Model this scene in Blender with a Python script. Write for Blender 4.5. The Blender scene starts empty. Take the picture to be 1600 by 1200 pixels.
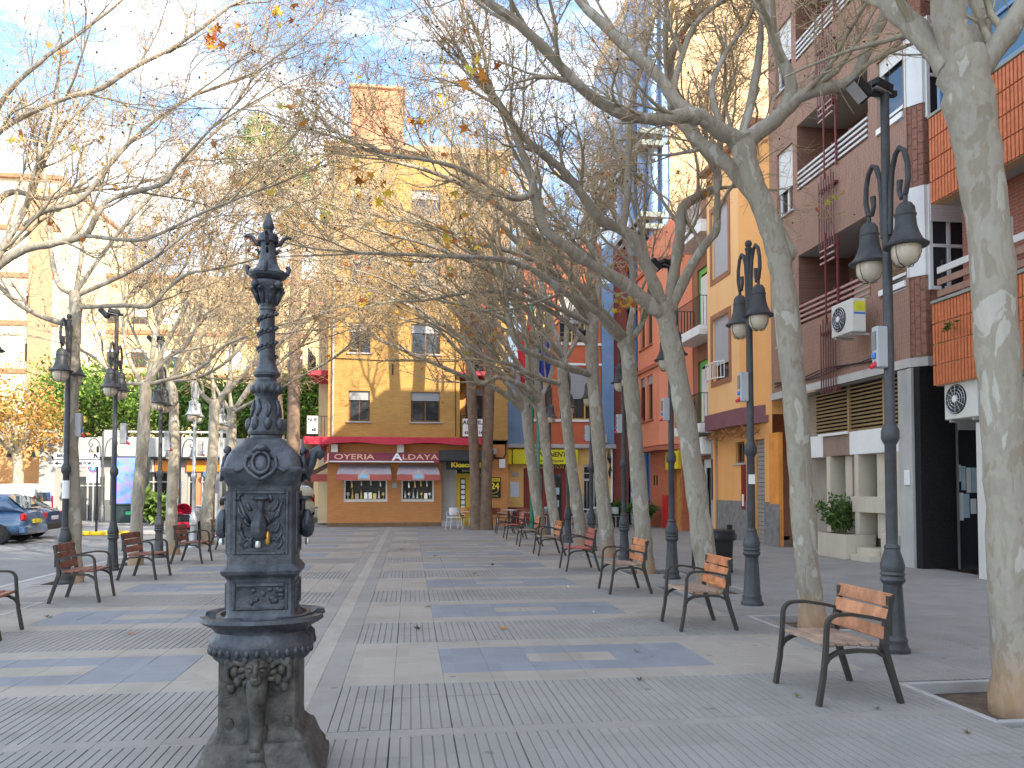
import bpy, math, random
import numpy as np
from mathutils import Matrix, Vector
random.seed(7)
R = math.radians
SC = bpy.context.scene
COL = SC.collection
# ------------------------------------------------------------------ camera
cam = bpy.data.cameras.new('camera'); camo = bpy.data.objects.new('camera', cam); COL.objects.link(camo)
cam.sensor_width = 36; cam.lens = 1230/1600*36; cam.shift_y = 0.0744; cam.clip_end = 2000; cam.clip_start = 0.05
camo.location = (0, 0, 1.6); camo.rotation_euler = (R(92), 0, R(-7.4))
SC.camera = camo
# ------------------------------------------------------------------ sky, sun, exposure
SUN_EL, SUN_AZ = 31.0, 138.0      # low winter sun behind the right-hand row of houses
w = bpy.data.worlds.new('World'); SC.world = w; w.use_nodes = True
nt = w.node_tree; nt.nodes.clear()
out = nt.nodes.new('ShaderNodeOutputWorld'); bg = nt.nodes.new('ShaderNodeBackground')
sky = nt.nodes.new('ShaderNodeTexSky'); sky.sky_type = 'NISHITA'; sky.sun_disc = False
sky.sun_elevation = R(SUN_EL); sky.sun_rotation = R(SUN_AZ); sky.air_density = 1.0; sky.dust_density = 1.0; sky.ozone_density = 1.5
tc = nt.nodes.new('ShaderNodeTexCoord'); mp = nt.nodes.new('ShaderNodeMapping'); mp.inputs['Scale'].default_value = (1, 1, 2.4)
nz = nt.nodes.new('ShaderNodeTexNoise'); nz.inputs['Scale'].default_value = 3.2; nz.inputs['Detail'].default_value = 8; nz.inputs['Roughness'].default_value = 0.62
rp = nt.nodes.new('ShaderNodeValToRGB'); rp.color_ramp.elements[0].position = 0.43; rp.color_ramp.elements[1].position = 0.66
rp.color_ramp.elements[0].color = (0, 0, 0, 1); rp.color_ramp.elements[1].color = (.92, .92, .92, 1)
mx = nt.nodes.new('ShaderNodeMix'); mx.data_type = 'RGBA'
mx.inputs['B'].default_value = (7.8, 7.8, 7.8, 1)
L = nt.links.new
L(tc.outputs['Generated'], mp.inputs['Vector']); L(mp.outputs[0], nz.inputs['Vector']); L(nz.outputs['Fac'], rp.inputs[0])
L(rp.outputs[0], mx.inputs['Factor']); tn = nt.nodes.new('ShaderNodeMix'); tn.data_type = 'RGBA'; tn.blend_type = 'MULTIPLY'; tn.inputs['Factor'].default_value = 1; tn.inputs['B'].default_value = (.93, 1.01, 1.04, 1)
L(sky.outputs[0], tn.inputs['A']); L(tn.outputs['Result'], mx.inputs['A']); L(mx.outputs['Result'], bg.inputs[0])
bg.inputs[1].default_value = 0.13
L(bg.outputs[0], out.inputs[0])
sl = bpy.data.lights.new('sun', 'SUN'); sl.energy = 3.0; sl.angle = R(0.53); sl.color = (1, .90, .74)
so = bpy.data.objects.new('sun', sl); COL.objects.link(so)
az = R(SUN_AZ); sd = Vector((math.sin(az)*math.cos(R(SUN_EL)), math.cos(az)*math.cos(R(SUN_EL)), math.sin(R(SUN_EL))))
so.rotation_euler = sd.to_track_quat('Z', 'Y').to_euler(); so.location = sd*60
vs = SC.view_settings; vs.view_transform = 'Standard'; vs.look = 'None'; vs.gamma = 1; vs.exposure = 1.9; vs.use_curve_mapping = False
SC.cycles.use_denoising = True; SC.cycles.max_bounces = 6; SC.cycles.transparent_max_bounces = 6; SC.cycles.sample_clamp_indirect = 8

# ------------------------------------------------------------------ materials
MATS = {}
def newmat(name):
    m = bpy.data.materials.new(name); m.use_nodes = True
    return m, m.node_tree, m.node_tree.nodes['Principled BSDF']
def c4(c): return (c[0], c[1], c[2], 1)
def node(t, ty, **kw):
    n = t.nodes.new(ty)
    for k, v in kw.items():
        if k in n.inputs.keys(): n.inputs[k].default_value = v
        else: setattr(n, k, v)
    return n
def add_bump(t, p, vec, scale, strength, dist=.01, height=None):
    if height is None:
        n = node(t, 'ShaderNodeTexNoise', Scale=scale, Detail=5); t.links.new(vec, n.inputs['Vector']); height = n.outputs['Fac']
    b = node(t, 'ShaderNodeBump', Strength=strength, Distance=dist); t.links.new(height, b.inputs['Height']); t.links.new(b.outputs[0], p.inputs['Normal'])
def M(name, col, rough=.8, var=.18, scale=2.5, bump=.15, bscale=60, metal=0, col2=None, stain=0.0, spec=.4, coords='pos', detail=6, objrand=0.0):
    """plain surface: two tones blended by noise, fine relief, optional rain stains"""
    if name in MATS: return MATS[name]
    m, t, p = newmat(name)
    if coords == 'pos': vec = node(t, 'ShaderNodeNewGeometry').outputs['Position']
    else: vec = node(t, 'ShaderNodeTexCoord').outputs['Object']
    n = node(t, 'ShaderNodeTexNoise', Scale=scale, Detail=detail, Roughness=.65); t.links.new(vec, n.inputs['Vector'])
    r = node(t, 'ShaderNodeMapRange'); r.inputs['From Min'].default_value = .3; r.inputs['From Max'].default_value = .7
    t.links.new(n.outputs['Fac'], r.inputs['Value'])
    x = node(t, 'ShaderNodeMix', data_type='RGBA')
    a = [min(1, v*(1-var)) for v in col]; b = col2 or [min(1, v*(1+var)) for v in col]
    x.inputs['A'].default_value = c4(a); x.inputs['B'].default_value = c4(b)
    t.links.new(r.outputs[0], x.inputs['Factor']); last = x.outputs['Result']
    if stain:
        mp = node(t, 'ShaderNodeMapping'); mp.inputs['Scale'].default_value = (1.6, 1.6, .22); t.links.new(vec, mp.inputs['Vector'])
        n2 = node(t, 'ShaderNodeTexNoise', Scale=1.7, Detail=7, Roughness=.7); t.links.new(mp.outputs[0], n2.inputs['Vector'])
        r2 = node(t, 'ShaderNodeMapRange'); r2.inputs['From Min'].default_value = .5; r2.inputs['From Max'].default_value = .72; r2.inputs['To Max'].default_value = stain
        t.links.new(n2.outputs['Fac'], r2.inputs['Value'])
        y = node(t, 'ShaderNodeMix', data_type='RGBA'); y.inputs['B'].default_value = c4([v*.45 for v in col])
        t.links.new(r2.outputs[0], y.inputs['Factor']); t.links.new(last, y.inputs['A']); last = y.outputs['Result']
    if objrand:
        oi = node(t, 'ShaderNodeObjectInfo'); r3 = node(t, 'ShaderNodeMapRange'); r3.inputs['To Min'].default_value = 1-objrand; r3.inputs['To Max'].default_value = 1+objrand; t.links.new(oi.outputs['Random'], r3.inputs['Value'])
        z = node(t, 'ShaderNodeMix', data_type='RGBA', blend_type='MULTIPLY'); z.inputs['Factor'].default_value = 1; t.links.new(last, z.inputs['A']); t.links.new(r3.outputs[0], z.inputs['B']); last = z.outputs['Result']
    t.links.new(last, p.inputs['Base Color'])
    p.inputs['Roughness'].default_value = rough; p.inputs['Metallic'].default_value = metal; p.inputs['Specular IOR Level'].default_value = spec
    if bump: add_bump(t, p, vec, bscale, bump)
    MATS[name] = m
    return m
def BRICK(name, c1, c2, mortar, bw, rh, axis, ms=.008, vertical=False, offset=.5, stain=.25, rough=.85):
    """brickwork on a wall; axis 'x' for walls facing Y, 'y' for walls facing X"""
    if name in MATS: return MATS[name]
    m, t, p = newmat(name)
    g = node(t, 'ShaderNodeNewGeometry'); s = node(t, 'ShaderNodeSeparateXYZ'); t.links.new(g.outputs['Position'], s.inputs[0])
    c = node(t, 'ShaderNodeCombineXYZ'); u = s.outputs[0 if axis == 'x' else 1]; z = s.outputs[2]
    t.links.new(z if vertical else u, c.inputs[0]); t.links.new(u if vertical else z, c.inputs[1])
    b = node(t, 'ShaderNodeTexBrick', Scale=1.0); b.offset = offset
    b.inputs['Color1'].default_value = c4(c1); b.inputs['Color2'].default_value = c4(c2); b.inputs['Mortar'].default_value = c4(mortar)
    b.inputs['Mortar Size'].default_value = ms; b.inputs['Mortar Smooth'].default_value = .3; b.inputs['Brick Width'].default_value = bw; b.inputs['Row Height'].default_value = rh
    t.links.new(c.outputs[0], b.inputs['Vector'])
    n = node(t, 'ShaderNodeTexNoise', Scale=.8, Detail=8, Roughness=.7); t.links.new(g.outputs['Position'], n.inputs['Vector'])
    r = node(t, 'ShaderNodeMapRange'); r.inputs['From Min'].default_value = .35; r.inputs['From Max'].default_value = .75; r.inputs['To Max'].default_value = stain
    t.links.new(n.outputs['Fac'], r.inputs['Value'])
    y = node(t, 'ShaderNodeMix', data_type='RGBA', blend_type='MULTIPLY'); y.inputs['B'].default_value = (.55, .5, .48, 1)
    t.links.new(r.outputs[0], y.inputs['Factor']); t.links.new(b.outputs['Color'], y.inputs['A']); t.links.new(y.outputs['Result'], p.inputs['Base Color'])
    p.inputs['Roughness'].default_value = rough
    bp = node(t, 'ShaderNodeBump', Strength=.5, Distance=.006, invert=True); t.links.new(b.outputs['Fac'], bp.inputs['Height']); t.links.new(bp.outputs[0], p.inputs['Normal'])
    MATS[name] = m
    return m
def GLASS(name, col=(.02, .025, .03), rough=.05):
    if name in MATS: return MATS[name]
    m, t, p = newmat(name)
    p.inputs['Base Color'].default_value = c4(col); p.inputs['Roughness'].default_value = rough; p.inputs['Specular IOR Level'].default_value = .9
    vec = node(t, 'ShaderNodeNewGeometry').outputs['Position']; add_bump(t, p, vec, 1.2, .05, .02)
    MATS[name] = m
    return m
def SLAB(name, base, alt, speck, cell=.41, rough=.75):
    """paving slab: each slab its own tone, specks, worn patches"""
    if name in MATS: return MATS[name]
    m, t, p = newmat(name)
    g = node(t, 'ShaderNodeNewGeometry'); pos = g.outputs['Position']
    sn = node(t, 'ShaderNodeVectorMath', operation='SNAP'); sn.inputs[1].default_value = (cell, .4, 10); t.links.new(pos, sn.inputs[0])
    wn = node(t, 'ShaderNodeTexWhiteNoise', noise_dimensions='3D'); t.links.new(sn.outputs[0], wn.inputs['Vector'])
    n1 = node(t, 'ShaderNodeTexNoise', Scale=.9, Detail=7, Roughness=.6); t.links.new(pos, n1.inputs['Vector'])
    n2 = node(t, 'ShaderNodeTexNoise', Scale=140, Detail=2); t.links.new(pos, n2.inputs['Vector'])
    a = node(t, 'ShaderNodeMath', operation='MULTIPLY_ADD'); t.links.new(wn.outputs['Value'], a.inputs[0]); a.inputs[1].default_value = .45; t.links.new(n1.outputs['Fac'], a.inputs[2])
    r = node(t, 'ShaderNodeMapRange'); r.inputs['From Min'].default_value = .4; r.inputs['From Max'].default_value = 1.0; t.links.new(a.outputs[0], r.inputs['Value'])
    x = node(t, 'ShaderNodeMix', data_type='RGBA'); x.inputs['A'].default_value = c4(base); x.inputs['B'].default_value = c4(alt); t.links.new(r.outputs[0], x.inputs['Factor'])
    r2 = node(t, 'ShaderNodeMapRange'); r2.inputs['From Min'].default_value = .56; r2.inputs['From Max'].default_value = .7; r2.inputs['To Max'].default_value = .35; t.links.new(n2.outputs['Fac'], r2.inputs['Value'])
    y = node(t, 'ShaderNodeMix', data_type='RGBA'); y.inputs['B'].default_value = c4(speck); t.links.new(r2.outputs[0], y.inputs['Factor']); t.links.new(x.outputs['Result'], y.inputs['A'])
    n3 = node(t, 'ShaderNodeTexNoise', Scale=2.6, Detail=9, Roughness=.72); t.links.new(pos, n3.inputs['Vector'])
    r3 = node(t, 'ShaderNodeMapRange'); r3.inputs['From Min'].default_value = .55; r3.inputs['From Max'].default_value = .75; r3.inputs['To Max'].default_value = .5; t.links.new(n3.outputs['Fac'], r3.inputs['Value'])
    k = node(t, 'ShaderNodeMix', data_type='RGBA', blend_type='MULTIPLY'); k.inputs['B'].default_value = (.62, .6, .57, 1); t.links.new(r3.outputs[0], k.inputs['Factor']); t.links.new(y.outputs['Result'], k.inputs['A'])
    vo = node(t, 'ShaderNodeTexVoronoi', Scale=2.3); t.links.new(pos, vo.inputs['Vector']); r4 = node(t, 'ShaderNodeMapRange'); r4.inputs['From Min'].default_value = .05; r4.inputs['From Max'].default_value = .085; r4.inputs['To Min'].default_value = .6; r4.inputs['To Max'].default_value = 0; t.links.new(vo.outputs['Distance'], r4.inputs['Value'])
    gm = node(t, 'ShaderNodeMix', data_type='RGBA', blend_type='MULTIPLY'); gm.inputs['B'].default_value = (.42, .40, .38, 1); t.links.new(r4.outputs[0], gm.inputs['Factor']); t.links.new(k.outputs['Result'], gm.inputs['A'])
    n5 = node(t, 'ShaderNodeTexNoise', Scale=.35, Detail=5, Roughness=.6, Distortion=1.2); t.links.new(pos, n5.inputs['Vector']); r5 = node(t, 'ShaderNodeMapRange'); r5.inputs['From Min'].default_value = .5; r5.inputs['From Max'].default_value = .68; r5.inputs['To Max'].default_value = .5; t.links.new(n5.outputs['Fac'], r5.inputs['Value'])
    g5 = node(t, 'ShaderNodeMix', data_type='RGBA', blend_type='MULTIPLY'); g5.inputs['B'].default_value = (.72, .69, .65, 1); t.links.new(r5.outputs[0], g5.inputs['Factor']); t.links.new(gm.outputs['Result'], g5.inputs['A'])
    t.links.new(g5.outputs['Result'], p.inputs['Base Color']); p.inputs['Roughness'].default_value = rough
    add_bump(t, p, pos, 90, .25, .004)
    MATS[name] = m
    return m
def BARK(name, cols, base_stain=True, sc=5.0):
    if name in MATS: return MATS[name]
    m, t, p = newmat(name)
    g = node(t, 'ShaderNodeNewGeometry'); pos = g.outputs['Position']
    mp = node(t, 'ShaderNodeMapping'); mp.inputs['Scale'].default_value = (1, 1, .42); t.links.new(pos, mp.inputs['Vector'])
    n0 = node(t, 'ShaderNodeTexNoise', Scale=sc, Detail=6, Roughness=.55, Distortion=.5); t.links.new(mp.outputs[0], n0.inputs['Vector'])
    rp = node(t, 'ShaderNodeValToRGB'); e = rp.color_ramp.elements; rp.color_ramp.interpolation = 'LINEAR'
    stops = [(.30, cols[0]), (.40, cols[0]), (.42, cols[1]), (.49, cols[1]), (.51, cols[2]), (.58, cols[2]), (.60, cols[3]), (.75, cols[3])]
    e[0].position, e[0].color = stops[0][0], c4(stops[0][1]); e[1].position, e[1].color = stops[-1][0], c4(stops[-1][1])
    for q, c in stops[1:-1]:
        k = e.new(q); k.color = c4(c)
    t.links.new(n0.outputs['Fac'], rp.inputs[0])
    n1 = node(t, 'ShaderNodeTexNoise', Scale=26, Detail=6, Roughness=.7); t.links.new(mp.outputs[0], n1.inputs['Vector'])
    r1 = node(t, 'ShaderNodeMapRange'); r1.inputs['To Min'].default_value = .78; r1.inputs['To Max'].default_value = 1.2; t.links.new(n1.outputs['Fac'], r1.inputs['Value'])
    k = node(t, 'ShaderNodeMix', data_type='RGBA', blend_type='MULTIPLY'); k.inputs['Factor'].default_value = 1; t.links.new(rp.outputs[0], k.inputs['A']); t.links.new(r1.outputs[0], k.inputs['B'])
    last = k.outputs['Result']
    if base_stain:   # rust-coloured wash round the foot of the trunks
        s = node(t, 'ShaderNodeSeparateXYZ'); t.links.new(pos, s.inputs[0])
        a = node(t, 'ShaderNodeMath', operation='MULTIPLY_ADD'); t.links.new(n1.outputs['Fac'], a.inputs[0]); a.inputs[1].default_value = -.5; t.links.new(s.outputs[2], a.inputs[2])
        r2 = node(t, 'ShaderNodeMapRange'); r2.inputs['From Min'].default_value = -.15; r2.inputs['From Max'].default_value = .2; r2.inputs['To Min'].default_value = .5; r2.inputs['To Max'].default_value = 0; t.links.new(a.outputs[0], r2.inputs['Value'])
        y = node(t, 'ShaderNodeMix', data_type='RGBA'); y.inputs['B'].default_value = (.44, .22, .09, 1); t.links.new(r2.outputs[0], y.inputs['Factor']); t.links.new(last, y.inputs['A']); last = y.outputs['Result']
    t.links.new(last, p.inputs['Base Color']); p.inputs['Roughness'].default_value = .85; p.inputs['Specular IOR Level'].default_value = .2
    ad = node(t, 'ShaderNodeMath', operation='MULTIPLY_ADD'); t.links.new(n0.outputs['Fac'], ad.inputs[0]); ad.inputs[1].default_value = 2; t.links.new(n1.outputs['Fac'], ad.inputs[2])
    add_bump(t, p, pos, 1, .45, .02, ad.outputs[0])
    MATS[name] = m
    return m
def ATTR(name, rough=.6, trans=0.0):
    """leaf material: each leaf's own colour is stored with it"""
    if name in MATS: return MATS[name]
    m, t, p = newmat(name)
    a = node(t, 'ShaderNodeVertexColor', layer_name='leaf_colour'); t.links.new(a.outputs['Color'], p.inputs['Base Color']); p.inputs['Roughness'].default_value = rough
    p.inputs['Specular IOR Level'].default_value = .2
    if trans:
        tr = node(t, 'ShaderNodeBsdfTranslucent'); t.links.new(a.outputs['Color'], tr.inputs[0]); ms = node(t, 'ShaderNodeMixShader', Fac=trans)
        t.links.new(p.outputs[0], ms.inputs[1]); t.links.new(tr.outputs[0], ms.inputs[2]); t.links.new(ms.outputs[0], t.nodes['Material Output'].inputs[0])
    MATS[name] = m
    return m

# ------------------------------------------------------------------ mesh helpers
class MB:
    def __init__(s): s.v = []; s.f = []; s.M = None
    def add(s, vs, fs):
        b = len(s.v)
        if s.M is not None: vs = [tuple(s.M @ Vector(q)) for q in vs]
        s.v += [tuple(q) for q in vs]; s.f += [tuple(i+b for i in f) for f in fs]; return s
    def box(s, x0, y0, z0, x1, y1, z1, bv=0.0):
        if x1 < x0: x0, x1 = x1, x0
        if y1 < y0: y0, y1 = y1, y0
        if z1 < z0: z0, z1 = z1, z0
        if not bv:
            return s.add([(x0,y0,z0),(x1,y0,z0),(x1,y1,z0),(x0,y1,z0),(x0,y0,z1),(x1,y0,z1),(x1,y1,z1),(x0,y1,z1)],
                         [(0,3,2,1),(4,5,6,7),(0,1,5,4),(1,2,6,5),(2,3,7,6),(3,0,4,7)])
        b = min(bv, (x1-x0)*.45, (y1-y0)*.45, (z1-z0)*.45)
        vs = []; idx = {}
        for i, (x, sx) in enumerate(((x0, 1), (x1, -1))):
            for j, (y, sy) in enumerate(((y0, 1), (y1, -1))):
                for k, (z, sz) in enumerate(((z0, 1), (z1, -1))):
                    for a in range(3):
                        q = [x+sx*b, y+sy*b, z+sz*b]; q[a] = (x, y, z)[a]
                        idx[i, j, k, a] = len(vs); vs.append(q)
        fs = []
        I = idx
        for i in (0, 1):
            f = [I[i,0,0,0], I[i,1,0,0], I[i,1,1,0], I[i,0,1,0]]; fs.append(f if i else f[::-1])
            f = [I[0,i,0,1], I[0,i,1,1], I[1,i,1,1], I[1,i,0,1]]; fs.append(f if i else f[::-1])
            f = [I[0,0,i,2], I[1,0,i,2], I[1,1,i,2], I[0,1,i,2]]; fs.append(f if i else f[::-1])
        for i in (0, 1):
            for j in (0, 1):
                fs.append([I[i,j,0,0], I[i,j,1,0], I[i,j,1,1], I[i,j,0,1]]); fs.append([I[i,0,j,0], I[i,1,j,0], I[i,1,j,2], I[i,0,j,2]]); fs.append([I[0,i,j,1], I[1,i,j,1], I[1,i,j,2], I[0,i,j,2]])
                for k in (0, 1): fs.append([I[i,j,k,0], I[i,j,k,1], I[i,j,k,2]])
        return s.add(vs, fs)
    def tube(s, pts, rad, n=8, cap=True, flat=None, twist=0.0):
        """tube along a polyline; flat=(a,b) gives a rectangular bar a wide across, b thick"""
        P = [Vector(p) for p in pts]; rr = rad if hasattr(rad, '__len__') else [rad]*len(P)
        vs = []; fs = []; u = None
        for i, p in enumerate(P):
            d = (P[min(i+1, len(P)-1)]-P[max(i-1, 0)]).normalized()
            if u is None:
                u = d.cross(Vector((0, 1, 0))) if abs(d.y) < .9 else d.cross(Vector((0, 0, 1)))
            u = (u - d*u.dot(d)).normalized(); v = d.cross(u)
            if flat:
                a, b = flat; q = rr[i]
                ring = [(u*sx*b*.5*q + v*sy*a*.5*q) for sx, sy in ((1, 1), (-1, 1), (-1, -1), (1, -1))]; m = 4
            else:
                m = n; ring = [(u*math.cos(2*math.pi*k/n+twist) + v*math.sin(2*math.pi*k/n+twist))*rr[i] for k in range(n)]
            vs += [p+q for q in ring]
        for i in range(len(P)-1):
            for k in range(m):
                a = i*m+k; b = i*m+(k+1) % m; fs.append((a, b, b+m, a+m))
        if cap: fs.append(tuple(range(m))[::-1]); fs.append(tuple(range((len(P)-1)*m, len(P)*m)))
        return s.add(vs, fs)
    def lathe(s, prof, n=16, c=(0, 0, 0), flute=None, power=None):
        """prof: (radius, z); power gives a rounded-square plan"""
        vs = []; fs = []
        for (r, z) in prof:
            for k in range(n):
                a = 2*math.pi*(k+.5)/n; q = r
                if flute and flute[0] <= z <= flute[1]: q = r*(1-.10*(k % 2))
                ca, sa = math.cos(a), math.sin(a)
                if power: q = r/((abs(ca)**power+abs(sa)**power)**(1/power))
                vs.append((c[0]+q*ca, c[1]+q*sa, c[2]+z))
        for i in range(len(prof)-1):
            for k in range(n):
                a = i*n+k; b = i*n+(k+1) % n; fs.append((a, b, b+n, a+n))
        if prof[0][0] > 1e-4: fs.append(tuple(range(n))[::-1])
        if prof[-1][0] > 1e-4: fs.append(tuple(range((len(prof)-1)*n, len(prof)*n)))
        return s.add(vs, fs)
    def prism(s, poly, axis, a, b):
        """polygon extruded from a to b along an axis; poly in the two other axes, in order"""
        def q(p, t): return (t, p[0], p[1]) if axis == 'x' else ((p[0], t, p[1]) if axis == 'y' else (p[0], p[1], t))
        n = len(poly); vs = [q(p, a) for p in poly]+[q(p, b) for p in poly]
        fs = [tuple(range(n)), tuple(range(n, 2*n))[::-1]]+[(k, k+n, (k+1) % n+n, (k+1) % n) for k in range(n)]
        return s.add(vs, fs)
    def ball(s, c, r, n=10, m=6, noise=0.0, rng=None):
        rx, ry, rz = r if hasattr(r, '__len__') else (r, r, r); vs = [(c[0], c[1], c[2]-rz)]; fs = []
        for i in range(1, m):
            t = math.pi*i/m
            for k in range(n):
                a = 2*math.pi*k/n; q = 1+(noise*(random.random()-.5) if noise else 0)
                vs.append((c[0]+rx*q*math.sin(t)*math.cos(a), c[1]+ry*q*math.sin(t)*math.sin(a), c[2]-rz*q*math.cos(t)))
        vs.append((c[0], c[1], c[2]+rz)); N = len(vs)-1
        for k in range(n):
            fs.append((0, 1+(k+1) % n, 1+k)); fs.append((N, N-n+k, N-n+(k+1) % n))
            for i in range(m-2): a = 1+i*n+k; b = 1+i*n+(k+1) % n; fs.append((a, b, b+n, a+n))
        return s.add(vs, fs)
    def quad(s, *p): return s.add(p, [tuple(range(len(p)))])
    def mesh(s, name, mat, smooth=False):
        me = bpy.data.meshes.new(name); me.from_pydata(s.v, [], s.f)
        if mat: me.materials.append(mat)
        me.validate(); fixn(me)
        if smooth: shade(me, smooth)
        return me
    def build(s, name, mat, parent=None, smooth=False, loc=None):
        o = bpy.data.objects.new(name, s.mesh(name, mat, smooth)); COL.objects.link(o)
        if loc: o.location = loc
        if parent: o.parent = parent
        return o
import bmesh
def fixn(me):
    b = bmesh.new(); b.from_mesh(me); bmesh.ops.recalc_face_normals(b, faces=b.faces); b.to_mesh(me); b.free()
def shade(me, ang=40):
    me.polygons.foreach_set('use_smooth', [True]*len(me.polygons))
    if ang is not True and ang < 180:
        b = bmesh.new(); b.from_mesh(me)
        for e in b.edges:
            if len(e.link_faces) == 2: e.smooth = e.calc_face_angle(3.2) < R(ang)
        b.to_mesh(me); b.free()
def tag(o, label, cat, group=None):
    o['label'] = label; o['category'] = cat
    if group: o['group'] = group
    return o
def thing(name, label, cat, loc=(0, 0, 0), rz=0, group=None):
    o = bpy.data.objects.new(name, None); COL.objects.link(o); o.location = loc; o.rotation_euler = (0, 0, rz); o.empty_display_size = .2
    return tag(o, label, cat, group)
def struct(o, kind='structure'): o['kind'] = kind; return o
def copy_tree(o, parent=None):
    c = o.copy(); COL.objects.link(c); c.parent = parent
    for ch in list(o.children): copy_tree(ch, c)
    return c
def box(name, mat, parent, *a, bv=0.0): return MB().box(*a, bv=bv).build(name, mat, parent)
def text(body, size, mat, parent, loc, rot, name='lettering', extrude=.004, bold=0.0, shear=0.0, sx=1.0, align='CENTER'):
    cu = bpy.data.curves.new(name, 'FONT'); cu.body = body; cu.size = size; cu.extrude = extrude; cu.align_x = align; cu.align_y = 'CENTER'; cu.offset = bold; cu.shear = shear; cu.resolution_u = 3
    o = bpy.data.objects.new(name, cu); COL.objects.link(o)
    dg = bpy.context.evaluated_depsgraph_get(); me = bpy.data.meshes.new_from_object(o.evaluated_get(dg)); COL.objects.unlink(o); bpy.data.objects.remove(o); bpy.data.curves.remove(cu)
    me.materials.clear(); me.materials.append(mat)
    q = bpy.data.objects.new(name, me); COL.objects.link(q); q.location = loc; q.rotation_euler = rot; q.scale = (sx, 1, 1); q.parent = parent
    return q
FACE_S = (R(90), 0, 0)          # lettering read from the south (camera side)
FACE_W = (R(90), 0, R(-90))     # lettering read from the plaza on the right-hand facades
# ------------------------------------------------------------------ shared materials
IRON = M('cast_iron_dark', (.085, .09, .10), .5, .35, 9, .35, 55, metal=.35, col2=(.12, .125, .13), spec=.5)
LAMPM = M('lamp_grey_paint', (.062, .064, .068), .5, .3, 6, .25, 70, metal=.15, stain=.3, objrand=.12)
STEEL = M('galvanised_steel', (.55, .56, .57), .35, .1, 5, .05, metal=.8)
WHITE = M('white_paint', (.78, .78, .76), .6, .06, 1.5, .05, stain=.15)
CREAM = M('cream_render', (.72, .56, .33), .85, .1, .6, .2, 40, stain=.3)
GREYC = M('grey_concrete', (.42, .41, .39), .85, .14, 1.2, .3, 50, stain=.35)
DARK = M('dark_interior', (.018, .017, .016), .7, .3, 2, 0)
BLACKM = M('black_metal', (.02, .02, .022), .45, .2, 10, .05, metal=.3)
PANE = GLASS('window_glass'); PANE2 = GLASS('shop_glass', (.03, .035, .04), .03)
BLIND = M('roller_blind', (.36, .36, .36), .7, .06, 2, 0)
BLINDW = M('white_roller_blind', (.7, .69, .66), .7, .05, 2, 0)
WOODB = M('brown_window_wood', (.20, .09, .035), .55, .2, 8, .1)
MAROON = M('maroon_metal', (.17, .03, .035), .5, .15, 5, .05)
RED = M('red_fabric', (.50, .035, .06), .8, .14, 3, .1, 120)
YELLOW = M('yellow_sign_paint', (.80, .62, .03), .5, .05, 2, 0)
BLACKP = M('black_print', (.015, .015, .015), .6, .1, 3, 0)
# ------------------------------------------------------------------ ground, street, plaza
GROUND = M('ground_dust', (.28, .26, .23), .95, .2, .4, .3, 30)
ASPH = M('street_asphalt', (.20, .195, .19), .9, .16, .7, .4, 120, stain=.1)
SOIL = M('tree_pit_soil', (.115, .085, .06), 1, .35, 9, .8, 60)
struct(MB().quad((-400, -300, -.14), (400, -300, -.14), (400, 700, -.14), (-400, 700, -.14)).build('ground', GROUND))
struct(MB().box(-60, -40, -.3, -6.62, 38.0, -.05).build('street', ASPH))
struct(MB().box(-6.6, 33.6, -.3, 3.9, 120, -.06).build('side_street', ASPH))
KERBM = M('kerb_stone', (.36, .35, .34), .85, .15, 3, .3)
kerb = struct(MB().box(-6.62, -20, -.3, -6.46, 33.6, .004, bv=.012).build('kerb', KERBM))
PAVE = M('far_pavement', (.30, .285, .27), .9, .15, 1, .3)
struct(MB().box(-60, 36.2, -.3, -6.7, 60, .05, bv=.02).build('far_pavement', PAVE))
yk = thing('painted_kerb', 'yellow painted kerb at the end of the parking row, left edge', 'kerb', (-10.7, 28.9, -.05))
YPAINT = M('worn_yellow_paint', (.66, .47, .03), .8, .25, 6, .3)
MB().box(-1.1, -.15, 0, 1.1, .15, .15, bv=.03).build('kerb_block', YPAINT, yk)
MB().box(-1.1, .16, 0, 1.9, 4.0, .13, bv=.02).build('island_paving', PAVE, yk)
struct(MB().box(-6.45, -20, -.3, 10.4, 33.0, -.09).build('paving_bed', SOIL))
floor_ = struct(bpy.data.objects.new('plaza_floor', None)); COL.objects.link(floor_)
S_BEIGE = SLAB('beige_slab', (0.281, 0.259, 0.227), (0.336, 0.311, 0.273), (0.185, 0.168, 0.151))
S_BLUE = SLAB('blue_grey_slab', (.182, .203, .232), (.228, .248, .276), (.14, .15, .168))
S_RIB = SLAB('ribbed_grey_slab', (0.231, 0.227, 0.214), (0.277, 0.270, 0.256), (0.151, 0.147, 0.139))
S_GREY = SLAB('pale_grey_slab', (0.231, 0.223, 0.208), (0.286, 0.273, 0.256), (0.151, 0.143, 0.134))
S_LIGHT = SLAB('light_strip_slab', (0.298, 0.277, 0.248), (0.357, 0.332, 0.294), (0.210, 0.193, 0.176))
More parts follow.
